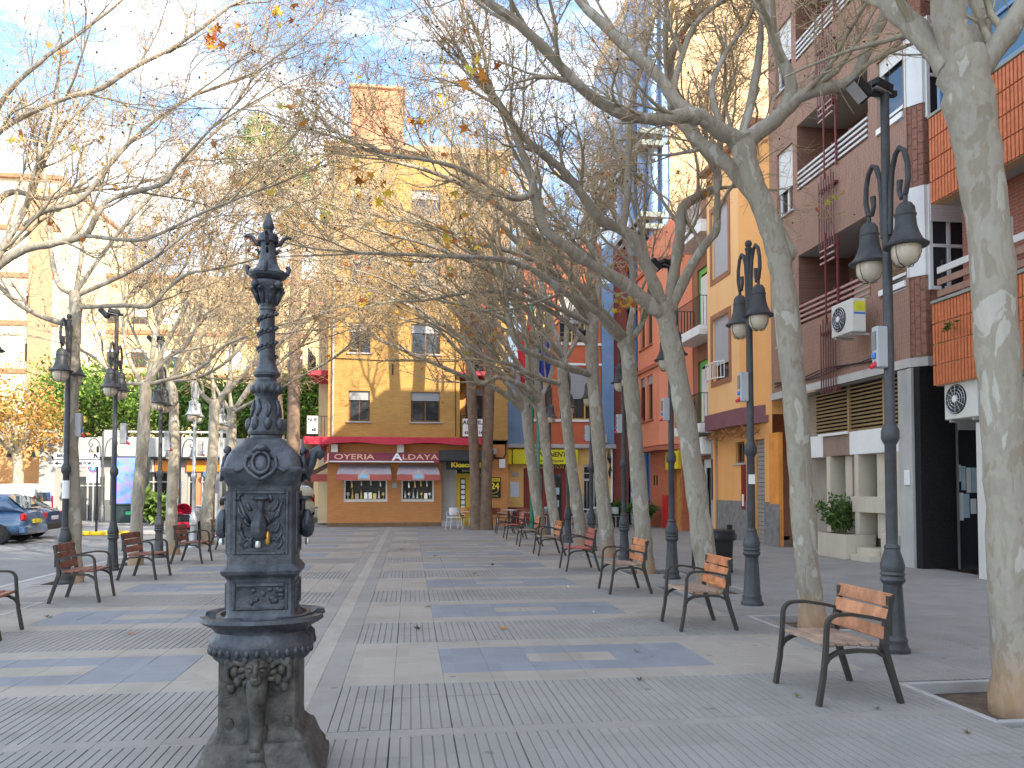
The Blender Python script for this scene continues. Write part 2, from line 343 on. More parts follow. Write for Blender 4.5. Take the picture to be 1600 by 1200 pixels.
def slab_mesh(name, mat, wx, wy):
    b = MB(); g = .0005; c = .003
    x0, x1, y0, y1 = -wx/2+g, wx/2-g, -wy/2+g, wy/2-g
    vs = [(x0,y0,-.09),(x1,y0,-.09),(x1,y1,-.09),(x0,y1,-.09),(x0,y0,-c),(x1,y0,-c),(x1,y1,-c),(x0,y1,-c),(x0+c,y0+c,0),(x1-c,y0+c,0),(x1-c,y1-c,0),(x0+c,y1-c,0)]
    fs = [(8,9,10,11)]+[(k,(k+1)%4,(k+1)%4+4,k+4) for k in range(4)]+[(k+4,(k+1)%4+4,(k+1)%4+8,k+8) for k in range(4)]
    b.add(vs, fs); me = bpy.data.meshes.new(name); me.from_pydata(b.v, [], b.f); me.materials.append(mat); return me, b
def rib_mesh(name, mat, wx, wy, n=6):
    b = MB(); g = .0005; x0, x1, y0, y1 = -wx/2+g, wx/2-g, -wy/2+g, wy/2-g
    pw = (x1-x0)/n; prof = [(x0, -.09)]
    for k in range(n):
        a = x0+k*pw; prof += [(a+.002, -.009), (a+.0055, 0), (a+pw-.0055, 0), (a+pw-.002, -.009)]
    prof.append((x1, -.09)); m = len(prof)
    vs = [(p[0], y0, p[1]) for p in prof]+[(p[0], y1, p[1]) for p in prof]
    fs = [(k, k+1, k+1+m, k+m) for k in range(m-1)]+[tuple(range(m)), tuple(range(m, 2*m))[::-1]]
    b.add(vs, fs); me = bpy.data.meshes.new(name); me.from_pydata(b.v, [], b.f); me.materials.append(mat); fixn(me); return me, b
TREES_R = [(4.50, 5.40), (4.71, 8.78), (4.66, 11.7), (4.50, 14.5), (4.55, 17.7), (4.60, 20.7), (4.55, 23.6), (4.55, 26.5)]
TREES_L = [(-5.55, 11.2), (-5.65, 14.25), (-5.50, 17.3), (-5.45, 19.8), (-5.5, 23.2), (-5.6, 26.2)]
PITS = [(x+.02, y+.1, .52) for x, y in TREES_R]+[(x-.02, y+.05, .5) for x, y in TREES_L]
def in_pit(x, y): return any(abs(x-a) < h and abs(y-b) < h for a, b, h in PITS)
TW = .41; PLAN = []     # (kind, x, y, wx, wy)
def lay(kind, x0, x1, y0, y1, nx, ny):
    wx, wy = (x1-x0)/nx, (y1-y0)/ny
    for i in range(nx):
        for j in range(ny):
            x, y = x0+(i+.5)*wx, y0+(j+.5)*wy
            if not in_pit(x, y): PLAN.append((kind, x, y, round(wx, 4), round(wy, 4)))
PER, Y0 = 2.95, 6.52
for k in range(-3, 9):
    a = Y0+k*PER; b = a+1.75; c = a+PER
    for side in (1, -1):
        e = -.53 if side > 0 else -1.12
        def X(i): return e+side*i*TW
        for i in range(8):        # slab band: five rows, blue inlay two slabs in from the path
            if k < 0: break
            for j in range(5):
                blue = 2 <= i < 8 and 1 <= j <= 3 and not (j == 2 and 4 <= i < 6)
                PLAN.append(('blue' if blue else 'beige', X(i+.5), a+(j+.5)*.35, TW, .35))
            for j in range(3): PLAN.append(('rib', X(i+.5), b+(j+.5)*.4, TW, .4))
        if k < 0:       # nearest the camera the paving is ribbed throughout, with one plain strip across
            for i in range(11):
                PLAN.append(('grey', X(i+.5), b-.075, TW, .15))
                for j in range(4): PLAN.append(('rib', X(i+.5), a+(j+.5)*.4, TW, .4))
                for j in range(3): PLAN.append(('rib', X(i+.5), b+(j+.5)*.4, TW, .4))
        for i in range(8, 11 if k >= 0 else 8):
            for j in range(5): PLAN.append(('beige', X(i+.5), a+(j+.5)*.35, TW, .35))
            for j in range(3): PLAN.append(('rib', X(i+.5), b+(j+.5)*.4, TW, .4))
        n0 = 11; n1 = 17 if side > 0 else 13
        for i in range(n0, n1):
            for j in range(7):
                x, y = X(i+.5), a+(j+.5)*PER/7
                if not in_pit(x, y): PLAN.append(('rib' if side > 0 else 'grey', x, y, TW, round(PER/7, 4)))
for y in np.arange(-2.3, 33, .41):      # the axis path: pale strip between two grey ones
    PLAN.append(('light', -.825, y, .19, .41)); PLAN.append(('grey', -.63, y, .2, .41)); PLAN.append(('grey', -1.02, y, .2, .41))
lay('grey', -.53+17*TW, 10.35, -2.3, 33.0, 6, 58)
MESHDEF = {'beige': S_BEIGE, 'blue': S_BLUE, 'rib': S_RIB, 'grey': S_GREY, 'light': S_LIGHT}
PNAME = {'beige': 'paving_slab', 'blue': 'blue_paving_slab', 'rib': 'ribbed_slab', 'grey': 'grey_paving_slab', 'light': 'pale_path_slab'}
cache = {}; ca, sa = math.cos(R(7.4)), math.sin(R(7.4))
def show(e):
    d = e[2]*ca+e[1]*sa; l = e[1]*ca-e[2]*sa
    if d < 4.25 or abs(l) > d*.67: return 0
    return e[3]*e[4]/d**3
order = sorted(range(len(PLAN)), key=lambda i: -show(PLAN[i]))
rest = {}; cnt = {}
rngp = random.Random(3)
for r_, i in enumerate(order):
    kind, x, y, wx, wy = PLAN[i]; key = (kind, wx, wy)
    if key not in cache: cache[key] = (rib_mesh if kind == 'rib' else slab_mesh)(PNAME[kind], MESHDEF[kind], wx, wy)
    dz = rngp.uniform(-.0018, .0018)
    if cnt.get(kind, 0) < 290 and show(PLAN[i]) > 1.0e-4:
        cnt[kind] = cnt.get(kind, 0)+1
        o = bpy.data.objects.new(PNAME[kind], cache[key][0]); COL.objects.link(o); o.parent = floor_; o.location = (x, y, dz)
        o.rotation_euler = (rngp.uniform(-.0025, .0025), rngp.uniform(-.0025, .0025), rngp.uniform(-.003, .003))
    else:
        if y < -2.4: continue
        b = rest.setdefault(kind, MB()); q = cache[key][1]; n = len(b.v); b.v += [(v[0]+x, v[1]+y, v[2]+dz) for v in q.v]; b.f += [tuple(j+n for j in f) for f in q.f]
for kind, b in rest.items():
    me = bpy.data.meshes.new(PNAME[kind]+'_field'); me.from_pydata(b.v, [], b.f); me.materials.append(MESHDEF[kind]); fixn(me)
    o = bpy.data.objects.new(PNAME[kind]+'_field', me); COL.objects.link(o); o.parent = floor_; o['kind'] = 'stuff'
rim = MB()
for a, b_, h in PITS:
    h += .03
    for q in ((a-h, b_-h, a+h, b_-h+.05), (a-h, b_+h-.05, a+h, b_+h), (a-h, b_-h+.05, a-h+.05, b_+h-.05), (a+h-.05, b_-h+.05, a+h, b_+h-.05)):
        MB().box(q[0], q[1], -.09, q[2], q[3], .006, bv=.006).build('pit_kerb', KERBM, floor_)

# ------------------------------------------------------------------ facade helpers
def FS(y0): return lambda u, z, d: (u, y0+d, z)      # wall facing the camera
def FW(x0): return lambda u, z, d: (x0+d, u, z)      # wall facing the plaza from the right
def facade(b, fr, u0, u1, z0, z1, ops, d=.18):
    us = sorted({u0, u1, *[v for o in ops for v in (max(u0, min(u1, o[0])), max(u0, min(u1, o[1])))]}); zs = sorted({z0, z1, *[v for o in ops for v in (max(z0, min(z1, o[2])), max(z0, min(z1, o[3])))]})
    def op(i, j):
        if i < 0 or j < 0 or i >= len(us)-1 or j >= len(zs)-1: return False
        u, z = (us[i]+us[i+1])/2, (zs[j]+zs[j+1])/2
        return any(o[0] < u < o[1] and o[2] < z < o[3] for o in ops)
    for i in range(len(us)-1):
        for j in range(len(zs)-1):
            a, e, c, g = us[i], us[i+1], zs[j], zs[j+1]
            if not op(i, j): b.quad(fr(a, c, 0), fr(e, c, 0), fr(e, g, 0), fr(a, g, 0))
            else:
                if not op(i-1, j): b.quad(fr(a, c, 0), fr(a, g, 0), fr(a, g, d), fr(a, c, d))
                if not op(i+1, j): b.quad(fr(e, c, 0), fr(e, g, 0), fr(e, g, d), fr(e, c, d))
                if not op(i, j-1): b.quad(fr(a, c, 0), fr(e, c, 0), fr(e, c, d), fr(a, c, d))
                if not op(i, j+1): b.quad(fr(a, g, 0), fr(e, g, 0), fr(e, g, d), fr(a, g, d))
    return b
def fbox(b, fr, u0, u1, z0, z1, d0, d1, bv=0.0):
    p, q = fr(u0, z0, d0), fr(u1, z1, d1); return b.box(*p, *q, bv=bv)
def window(parent, fr, u0, u1, z0, z1, d=.12, frame=None, pane=None, mull=(.5,), trans=(), shutter=0.0, blind=None, sill=None, fw=.05, name='window'):
    frame = frame or WHITE; b = MB()
    for q in ((u0, u0+fw, z0, z1), (u1-fw, u1, z0, z1), (u0+fw, u1-fw, z0, z0+fw), (u0+fw, u1-fw, z1-fw, z1)): fbox(b, fr, *q, d, d+.06)
    for m in mull: c = u0+(u1-u0)*m; fbox(b, fr, c-fw*.45, c+fw*.45, z0+fw, z1-fw, d+.005, d+.055)
    for m in trans: c = z0+(z1-z0)*m; fbox(b, fr, u0+fw, u1-fw, c-fw*.45, c+fw*.45, d+.008, d+.052)
    o = b.build(name, frame, parent)
    p = MB(); p.quad(fr(u0, z0, d+.045), fr(u1, z0, d+.045), fr(u1, z1, d+.045), fr(u0, z1, d+.045)); p.build('pane', pane or PANE, o)
    if shutter:
        s = MB(); zz = z1-(z1-z0)*shutter; n = max(2, int((z1-zz)/.06)); h = (z1-zz)/n
        for k in range(n): fbox(s, fr, u0+.01, u1-.01, zz+k*h+.006, zz+(k+1)*h, d-.035, d-.012)
        s.build('roller_shutter', blind or BLIND, o)
    if sill: s = MB(); fbox(s, fr, u0-.08, u1+.08, z0-.06, z0, -.06, d, bv=.008); s.build('sill', sill, o)
    return o
def railing(parent, pts, z0, z1, mat, every=.11, r=.009, rails=2, name='railing'):
    b = MB()
    for i in range(len(pts)-1):
        p, q = Vector(pts[i]+(0,)), Vector(pts[i+1]+(0,)); n = max(1, int((q-p).length/every))
        for k in range(n+1):
            c = p.lerp(q, k/n); b.tube([(c.x, c.y, z0), (c.x, c.y, z1)], r, 4, cap=False)
        for k in range(rails): z = z0+(z1-z0)*(k/(rails-1) if rails > 1 else 1); b.tube([(p.x, p.y, z), (q.x, q.y, z)], r*1.7, 5)
    return b.build(name, mat, parent)
def shell(b, x0, y0, x1, y1, z0, z1, faces):
    """closing walls of a block; faces out of 'NSEWT'"""
    F = {'S': [(x0,y0,z0),(x1,y0,z0),(x1,y0,z1),(x0,y0,z1)], 'N': [(x0,y1,z0),(x1,y1,z0),(x1,y1,z1),(x0,y1,z1)], 'W': [(x0,y0,z0),(x0,y1,z0),(x0,y1,z1),(x0,y0,z1)],
         'E': [(x1,y0,z0),(x1,y1,z0),(x1,y1,z1),(x1,y0,z1)], 'T': [(x0,y0,z1),(x1,y0,z1),(x1,y1,z1),(x0,y1,z1)]}
    for k in faces: b.quad(*F[k])
    return b
# ================================================================== jeweller's building at the end of the plaza
BRK_Y = BRICK('yellow_brick', (.56, .315, .075), (.48, .255, .06), (.38, .24, .10), .25, .065, 'x', .009, stain=.5)
ORANGE_T = BRICK('orange_brick_base', (.70, .30, .10), (.63, .265, .085), (.52, .23, .085), .25, .07, 'x', .008, stain=.4)
YB = 33.0
j = thing('corner_building', 'yellow brick corner building with maroon jewellery sign and red canopy band', 'building', (0, 0, 0))
fr = FS(YB)
ops = []
for fl in range(4):
    zz = 4.34+2.85*fl
    ops += [(-2.52, -1.65, zz, zz+1.27), (.03, 1.24, zz, zz+1.27)]
b = facade(MB(), fr, -3.35, 2.07, 3.6, 15.7, ops, .2); b.build('wall', BRK_Y, j)
b = MB(); facade(b, FS(YB+.9), 2.07, 3.3, 3.6, 15.7, [(2.35, 3.15, 3.75+2.85*k, 5.9+2.85*k) for k in range(4)], .15)
facade(b, FS(YB+.001), 3.3, 4.1, 3.6, 15.7, [], .1)
b.quad((2.07, YB, 3.6), (2.07, YB+.9, 3.6), (2.07, YB+.9, 15.7), (2.07, YB, 15.7)); b.quad((3.3, YB, 3.6), (3.3, YB+.9, 3.6), (3.3, YB+.9, 15.7), (3.3, YB, 15.7))
shell(b, -3.35, YB, 4.1, YB+14, 0, 15.7, 'NWET'); b.build('loggia_wall', BRK_Y, j)
for k, (u0, u1, z0, z1) in enumerate(ops): window(j, fr, u0, u1, z0, z1, .12, WOODB, PANE, (.5,), (), .3, BLIND, GREYC, .06)
for k in range(4):
    window(j, FS(YB+.9), 2.35, 3.15, 3.75+2.85*k, 5.9+2.85*k, .06, WOODB, PANE, (.5,), (), .15, BLIND, None, .06, name='balcony_door')
    if k: MB().box(2.07, YB-.25, 3.62+2.85*k-.16, 3.3, YB+.9, 3.62+2.85*k).build('balcony_slab', RED, j)
    railing(j, [(2.1, YB-.02-.2*(k > 0)), (3.27, YB-.02-.2*(k > 0))], 3.66+2.85*k, 4.62+2.85*k, BLACKM)
# the side-street balconies that stick out past the left corner
for k in range(4):
    zb = 3.62+2.85*k
    MB().box(-4.25, YB+.35, zb-.18, -3.36, YB+3.2, zb).build('balcony_slab', RED, j)
    railing(j, [(-3.38, YB+.38), (-4.22, YB+.38), (-4.22, YB+3.1)], zb, zb+.95, BLACKM, .13)
MB().box(-4.1, YB+3.3, 0, -3.36, YB+9, 15.5).build('side_bay', CREAM, j)
# ground floor
b = MB(); dw = [(-2.69, -.92, 1.02, 1.95), (-.35, 1.0, 1.02, 1.95), (1.32, 3.2, 0, 3.05)]
facade(b, FS(YB-.004), -3.35, 4.1, 0, 3.42, dw, .35); b.build('shopfront_wall', ORANGE_T, j)
MB().box(-3.36, YB-.03, 0, 1.32, YB-.005, .16).build('skirting', M('dark_skirting', (.22, .13, .07), .8), j)
canopy = MB(); xs = np.linspace(-4.25, 3.4, 22)
for i in range(21):
    a, e = xs[i], xs[i+1]; sa_, se_ = .05*math.sin(a*2.1), .05*math.sin(e*2.1)
    canopy.add([(a, YB-.55+sa_*.5, 3.40+sa_), (e, YB-.55+se_*.5, 3.40+se_), (e, YB-.5, 3.66), (a, YB-.5, 3.66), (a, YB+.02, 3.70), (e, YB+.02, 3.70), (a, YB+.02, 3.44), (e, YB+.02, 3.44)], [(0,1,2,3), (3,2,5,4), (0,1,7,6)])
canopy.build('canopy_band', RED, j)
for x in (-3.05, -.38): MB().box(x-.14, YB-.28, 3.04, x+.14, YB-.006, 3.38, bv=.015).build('alarm_box', WHITE, j)
SIGNM = M('maroon_sign', (.20, .012, .035), .45, .1, 2, 0)
GOLD = M('gold_lettering', (.74, .42, .24), .5, .08, 3, 0)
sg = MB(); sg.prism([(YB-.5, 2.62), (YB-.02, 2.62), (YB-.02, 3.03), (YB-.32, 3.03)], 'x', -3.45, 1.2); sg = sg.build('shop_sign', SIGNM, j)
TILT = (R(66), 0, 0)
def on_sign(x, z): return (x, YB-.5+(z-2.62)*.18/.41-.012, z)
SW = M('sign_white', (.8, .8, .78), .5, .04, 3, 0)
text('J', .5, GOLD, sg, (-3.28, YB-.53, 2.82), TILT, bold=.008)
text('OYERIA', .33, GOLD, sg, on_sign(-2.25, 2.85), TILT, sx=1.42, bold=.003)
text('A', .46, SW, sg, on_sign(-.52, 2.85), TILT, sx=1.25, bold=.012)
text('LDAYA', .33, GOLD, sg, on_sign(.42, 2.85), TILT, sx=1.42, bold=.003)
MB().box(-3.35, YB-.515, 2.635, .98, YB-.49, 2.685).build('sign_stripe', SW, sg)
AWN = M('grey_awning', (.38, .33, .36), .85, .12, 2, .15, 90); AWR = M('pink_red_valance', (.50, .13, .11), .85, .12, 2, .1, 90)
LOGOB = M('pale_blue_print', (.30, .62, .80), .6, .05)
for (a, e) in ((-2.92, -.74), (-.52, 1.22)):
    aw = MB(); n = 12
    for i in range(n):
        u, v = a+(e-a)*i/n, a+(e-a)*(i+1)/n; s1, s2 = .02*math.sin(i*1.1), .02*math.sin((i+1)*1.1)
        aw.quad((u+.08*(1-2*i/n), YB-.02, 2.56), (v+.08*(1-2*(i+1)/n), YB-.02, 2.56), (v, YB-.75, 2.13+s2), (u, YB-.75, 2.13+s1))
    aw.quad((a+.08, YB-.02, 2.56), (a, YB-.75, 2.13), (a, YB-.02, 2.10)); aw.quad((e-.08, YB-.02, 2.56), (e, YB-.75, 2.13), (e, YB-.02, 2.10))
    o = aw.build('awning', AWN, j)
    MB().box(a, YB-.765, 1.90, e, YB-.745, 2.135).build('valance', AWR, o)
    c = (a+e)/2
    MB().prism([(c-.24, 1.92), (c+.24, 1.92), (c+.24, 2.10), (c, 2.33), (c-.24, 2.10)], 'y', YB-.80, YB-.775).build('emblem_board', M('emblem_board', (.62, .45, .42), .6), o)
    MB().prism([(c-.17, 1.98), (c+.17, 1.98), (c+.17, 2.06), (c, 2.20), (c-.17, 2.06)], 'y', YB-.815, YB-.803).build('emblem', LOGOB, o)
rj = random.Random(5)
SHINE = [M('display_silver', (.6, .6, .58), .25, .1, 9, 0, metal=.6), M('display_gold', (.65, .45, .15), .3, .1, 9, 0, metal=.5), M('display_cream', (.65, .6, .5), .7, .1, 9, 0), M('display_black', (.03, .03, .03), .5)]
for (u0, u1, z0, z1) in dw[:2]:
    w_ = window(j, FS(YB-.004), u0, u1, z0, z1, .05, SW, GLASS('clear_shop_glass', (.05, .055, .06), .03), (), (), 0, None, None, .07, name='display_window')
    for ch in list(w_.children): bpy.data.objects.remove(ch)
    MB().box(u0, YB+.33, z0, u1, YB+.345, z1).build('display_back', M('display_back', (.10, .095, .09), .8), w_)
    MB().box(u0+.07, YB+.1, z0+.07, u1-.07, YB+.33, z0+.11).build('display_shelf', SHINE[2], w_)
    n = 9 if u1-u0 > 1.5 else 7
    for i in range(n):
        x = u0+.16+(u1-u0-.32)*i/(n-1); zc = z0+.11
        m = rj.choice(SHINE[:3]); k = rj.random()
        if k < .35: MB().lathe([(.0, 0), (.07, 0), (.075, .015), (.02, .04), (.018, .12), (.075, .15), (.08, .22), (.06, .28), (0, .29)], 10, (x, YB+.18, zc)).build('display_clock', m, w_, smooth=40)
        elif k < .7: MB().box(x-.075, YB+.16, zc, x+.075, YB+.22, zc+rj.uniform(.15, .3), bv=.01).build('display_box', m, w_)
        else: MB().lathe([(.0, 0), (.05, 0), (.07, .03), (.05, .12), (.03, .25), (.015, .4), (0, .42)], 8, (x, YB+.2, zc)).build('display_stand', m, w_, smooth=40)
    for i in range(4): MB().tube([(u0+.3+i*(u1-u0-.6)/3, YB+.2, z1-.02), (u0+.3+i*(u1-u0-.6)/3+.02, YB+.2, z1-.25-.1*rj.random())], [.02, .05], 6).build('display_pendant', rj.choice(SHINE[:3]), w_)
MB().box(-.72, YB-.06, 1.57, -.5, YB-.006, 1.8, bv=.01).build('wall_vent', GREYC, j)
# kiosk doorway
MB().box(1.32, YB+.33, 0, 1.95, YB+.36, 3.05).build('doorway_wall', GREYC, j)
MB().box(1.32, YB-.4, 0, 2.15, YB+.33, .22, bv=.01).build('door_step', GREYC, j)
kd = MB(); facade(kd, FS(YB+.36), 1.95, 3.2, 0, 2.2, [(2.12, 2.35, .3, 2.0), (2.55, 3.05, .3, 2.0)], .06); kd = kd.build('kiosk_front', M('kiosk_yellow', (.62, .40, .03), .55, .1), j)
MB().quad((1.95, YB+.42, 0), (3.2, YB+.42, 0), (3.2, YB+.42, 3.05), (1.95, YB+.42, 3.05)).build('kiosk_glass', PANE2, kd)
for i in range(7): MB().box(2.16, YB+.405, .45+i*.22, 2.32, YB+.412, .62+i*.22).build('price_card', SW, kd)
MB().box(1.2, YB-.45, 2.70, 3.45, YB-.01, 3.16, bv=.02).build('kiosk_fascia', M('charcoal_fascia', (.05, .05, .052), .7, .2, 4), j)
kb = MB().box(1.5, YB-.30, 2.36, 3.3, YB-.1, 2.70).build('kiosk_sign', BLACKP, j)
text('Kiosco 24', .27, YELLOW, kb, (2.33, YB-.306, 2.54), FACE_S, sx=1.15, bold=.012)
kb2 = MB().box(1.98, YB+.3, 2.2, 3.15, YB+.35, 2.70).build('kiosk_inner_sign', BLACKP, j)
text('Bebidas', .14, SW, kb2, (2.4, YB+.29, 2.32), FACE_S); 
p24 = MB().box(3.3, YB-.05, 1.18, 3.8, YB-.006, 2.04).build('kiosk_poster', BLACKP, j)
MB().box(3.33, YB-.056, 1.86, 3.77, YB-.051, 2.0).build('poster_band', YELLOW, p24)
text('24', .36, YELLOW, p24, (3.56, YB-.056, 1.66), FACE_S, bold=.014); text('KIOSCO', .1, BLACKP, p24, (3.55, YB-.062, 1.93), FACE_S); text('horas', .12, YELLOW, p24, (3.56, YB-.056, 1.26), FACE_S)
MB().tube([(3.36, YB-.06, 1.40), (3.5, YB-.06, 1.36), (3.65, YB-.06, 1.42), (3.72, YB-.06, 1.52)], .012, 5).build('poster_swoosh', YELLOW, p24)
MB().box(3.72, YB-.14, 2.42, 3.98, YB-.006, 2.80, bv=.015).build('meter_box', WHITE, j)
MB().box(3.45, YB-.25, 2.98, 3.62, YB-.006, 3.25, bv=.02).build('junction_box', GREYC, j)
MB().tube([(3.55, YB-.05, 2.98), (3.55, YB-.04, 2.86), (3.9, YB-.04, 2.84), (4.02, YB-.04, 3.0), (4.02, YB-.04, 3.5)], .03, 6).build('conduit', BLACKM, j)
def rent_sign(parent, x, y, z, wdt, lines, nm='rent_sign'):
    s = MB().box(x-wdt/2, y-.012, z-.37, x+wdt/2, y, z+.37).build(nm, SW, parent)
    for body, dz, size, bo, m in lines: text(body, size, m, s, (x, y-.016, z+dz), FACE_S, bold=bo)
    return s
GREYP = M('grey_print', (.45, .45, .47), .6)
rent_sign(j, 2.68, YB-.06, 4.12, .98, [('ALQUILA', .21, .235, .006, BLACKP), ('ALMACEN LOCAL', 0, .085, 0, GREYP), ('653 448 148', -.21, .165, .004, BLACKP)])
rent_sign(j, -4.0, YB+.3, 4.2, .44, [('NUE', .2, .2, .006, BLACKP), ('LOCAL', 0, .07, 0, GREYP), ('148', -.21, .2, .006, BLACKP)])
# side-street sign and awning past the corner
ss = MB(); ss.prism([(-4.3, 2.72), (-3.4, 2.86), (-3.4, 3.35), (-4.3, 3.1)], 'y', YB+.2, YB+.26); ss = ss.build('side_sign', SIGNM, j)
text('Jo', .34, GOLD, ss, (-3.8, YB+.19, 3.08), FACE_S, bold=.004); text('Al', .28, SW, ss, (-3.7, YB+.19, 2.86), FACE_S, bold=.006)
sa2 = MB(); sa2.quad((-3.37, YB+.4, 2.65), (-3.37, YB+3, 2.65), (-4.25, YB+3, 2.15), (-4.25, YB+.4, 2.15)); sa2 = sa2.build('side_awning', AWN, j)
MB().box(-4.26, YB+.38, 1.85, -3.37, YB+.41, 2.16).build('valance', AWR, sa2)
MB().tube([(-3.15, YB-.05, 3.7), (-3.15, YB-.05, 15.6)], .045, 8).build('downpipe', M('grey_zinc_pipe', (.35, .34, .33), .5), j)
MB().tube([(1.9, YB-.03, 3.75), (1.88, YB-.03, 8.0), (1.92, YB-.03, 12.0), (1.9, YB-.03, 15.4)], .014, 5).build('facade_cable', BLACKM, j)
MB().tube([(-3.3, YB-.03, 6.95), (-1.0, YB-.03, 6.88), (2.0, YB-.03, 6.93)], .014, 5).build('facade_cable', BLACKM, j)
MB().box(-.75, YB-.05, 6.3, -.70, YB-.004, 6.75).build('wall_slot', DARK, j)
# roof storey and lift tower
MB().box(-3.6, YB-.25, 15.7, 4.2, YB+14, 15.95).build('cornice', M('roof_cornice', (.55, .30, .16), .8), j)
TOWER = BRICK('tower_brick', (.62, .27, .13), (.55, .23, .11), (.5, .3, .2), .25, .07, 'x', .008)
tw = MB(); shell(tw, -2.62, YB+1.2, -.38, YB+4, 15.95, 19.0, 'NSEWT'); tw = tw.build('lift_tower', TOWER, j)
MB().box(-2.7, YB+1.1, 18.98, -.3, YB+4.1, 19.12, bv=.02).build('tower_coping', M('roof_cornice', (.55, .3, .16)), tw)
MB().box(-3.1, YB+1.6, 15.95, -2.63, YB+3.5, 16.7).build('roof_hut', TOWER, j)

# ================================================================== cafe building
YC = 34.0
cf = thing('cafe_building', 'building with yellow cafe front and blue and brick-red upper floors', 'building')
YEL = M('yellow_cafe_render', (.72, .46, .16), .8, .1, 1.2, .15, stain=.2)
b = MB(); facade(b, FS(YC), 4.1, 8.9, 0, 3.35, [(4.92, 6.9, 0, 2.45), (7.55, 8.6, 0, 2.62)], .3); b.build('wall', YEL, cf)
MB().box(4.1, YC-.03, 0, 4.92, YC-.004, .75).build('dado', MAROON, cf); MB().box(6.9, YC-.03, 0, 7.55, YC-.004, .75).build('dado', MAROON, cf); MB().box(8.6, YC-.03, 0, 8.9, YC-.004, .75).build('dado', MAROON, cf)
REDW = M('brick_red_render', (.52, .13, .055), .85, .12, 1, .2, stain=.2); BLUEW = M('blue_render', (.18, .28, .42), .85, .14, 1.5, .25, stain=.2)
ops = [(5.05, 6.2, 4.6, 6.9), (6.5, 8.2, 4.6, 6.9), (5.05, 6.2, 8.0, 10.2), (6.5, 8.2, 8.0, 10.2)]
b = MB(); facade(b, FS(YC), 4.95, 8.4, 3.45, 12.5, ops, .25); shell(b, 4.1, YC+.01, 8.95, YC+12, 0, 12.5, 'NEWT'); b.build('upper_wall', REDW, cf)
MB().box(4.12, YC-.12, 3.5, 4.95, YC+.2, 12.6).build('pilaster', BLUEW, cf); MB().box(8.42, YC-.12, 3.5, 8.95, YC+.2, 12.6).build('pilaster', BLUEW, cf)
MB().box(4.05, YC-.3, 3.32, 9.0, YC+.1, 3.5, bv=.02).build('string_course', GREYC, cf)
for z in (4.5, 7.0, 7.9): MB().box(4.95, YC-.06, z, 8.42, YC+.02, z+.1).build('band_course', WHITE, cf)
for o in ops: window(cf, FS(YC), *o, .12, M('ochre_frame', (.55, .36, .08), .6), PANE, (.36, .7), (), .25 if o[0] < 6 else .6, BLIND, None, .07)
cs = MB().box(4.42, YC-.25, 2.62, 7.3, YC-.02, 3.26, bv=.01).build('cafe_sign', M('lime_yellow_sign', (.70, .64, .02), .5, .06, 2, 0), cf)
MB().box(4.2, YC-.3, 2.6, 4.36, YC-.02, 3.24, bv=.01).build('sign_end', M('lime_yellow_sign', (.7, .64, .02)), cf)
text('CONTINENTE', .3, BLACKP, cs, (6.0, YC-.256, 3.04), FACE_S, shear=.25, sx=.95, bold=.006)
text('cafeteria   deposit', .19, BLACKP, cs, (5.95, YC-.256, 2.77), FACE_S, shear=.3)
text('CONTINENTE', .24, BLACKP, cf, (6.05, YC-.006, 2.53), FACE_S, shear=.25, bold=.005)
cd = MB(); facade(cd, FS(YC+.22), 4.92, 6.9, 0, 2.45, [(5.25, 5.8, .15, 2.2), (6.05, 6.65, .15, 2.2)], .05); cd = cd.build('cafe_door', M('cafe_door_red', (.24, .035, .025), .5), cf)
MB().quad((4.92, YC+.3, 0), (6.9, YC+.3, 0), (6.9, YC+.3, 2.45), (4.92, YC+.3, 2.45)).build('door_glass', PANE2, cd)
POSTB = M('pale_poster', (.45, .58, .68), .6, .15, 5, 0)
for i, (x, z) in enumerate(((5.35, 1.6), (5.45, 1.0), (5.4, .65), (6.4, 1.3), (5.62, .3), (6.38, .75))): MB().box(x-.16, YC+.275, z, x+.16, YC+.285, z+.3).build('door_poster', POSTB if i % 2 else SW, cd)
MB().box(4.34, YC-.012, 1.2, 4.72, YC-.004, 1.85).build('wall_poster', M('blue_white_poster', (.62, .72, .85), .6, .1), cf)
MB().box(4.4, YC-.03, 2.1, 4.72, YC-.004, 2.26).build('number_plate', GREYC, cf)
gd = MB(); facade(gd, FS(YC+.15), 7.55, 8.6, 0, 2.62, [(7.65, 8.02, .5, 1.9), (8.12, 8.5, .5, 1.9), (7.65, 8.5, 2.0, 2.52)], .06); gd = gd.build('grille_door', STEEL, cf)
MB().quad((7.55, YC+.24, 0), (8.6, YC+.24, 0), (8.6, YC+.24, 2.62), (7.55, YC+.24, 2.62)).build('door_glass', PANE2, gd)
b = MB()
for x in (7.78, 7.9, 8.22, 8.34): b.box(x-.012, YC+.14, .5, x+.012, YC+.16, 1.9)
b.box(7.65, YC+.14, 2.22, 8.1, YC+.16, 2.26); b.box(8.06, YC+.138, 2.0, 8.1, YC+.158, 2.24); b.box(8.2, YC+.139, 2.3, 8.5, YC+.16, 2.34); b.build('grille', STEEL, gd)
MB().tube([(8.86, YC-.05, 0), (8.86, YC-.05, 3.3)], .05, 8).build('downpipe', WHITE, cf)
b = MB()
for k in range(5): b.tube([(8.72+.05*k, YC-.05, 3.2-.1*k), (8.66+.04*k, YC-.09, 2.9), (8.8, YC-.07, 2.6), (8.7+.05*k, YC-.08, 2.3), (8.8, YC-.06, 2.0+.1*k)], .02, 5)
b.build('cable_bundle', BLACKM, cf)
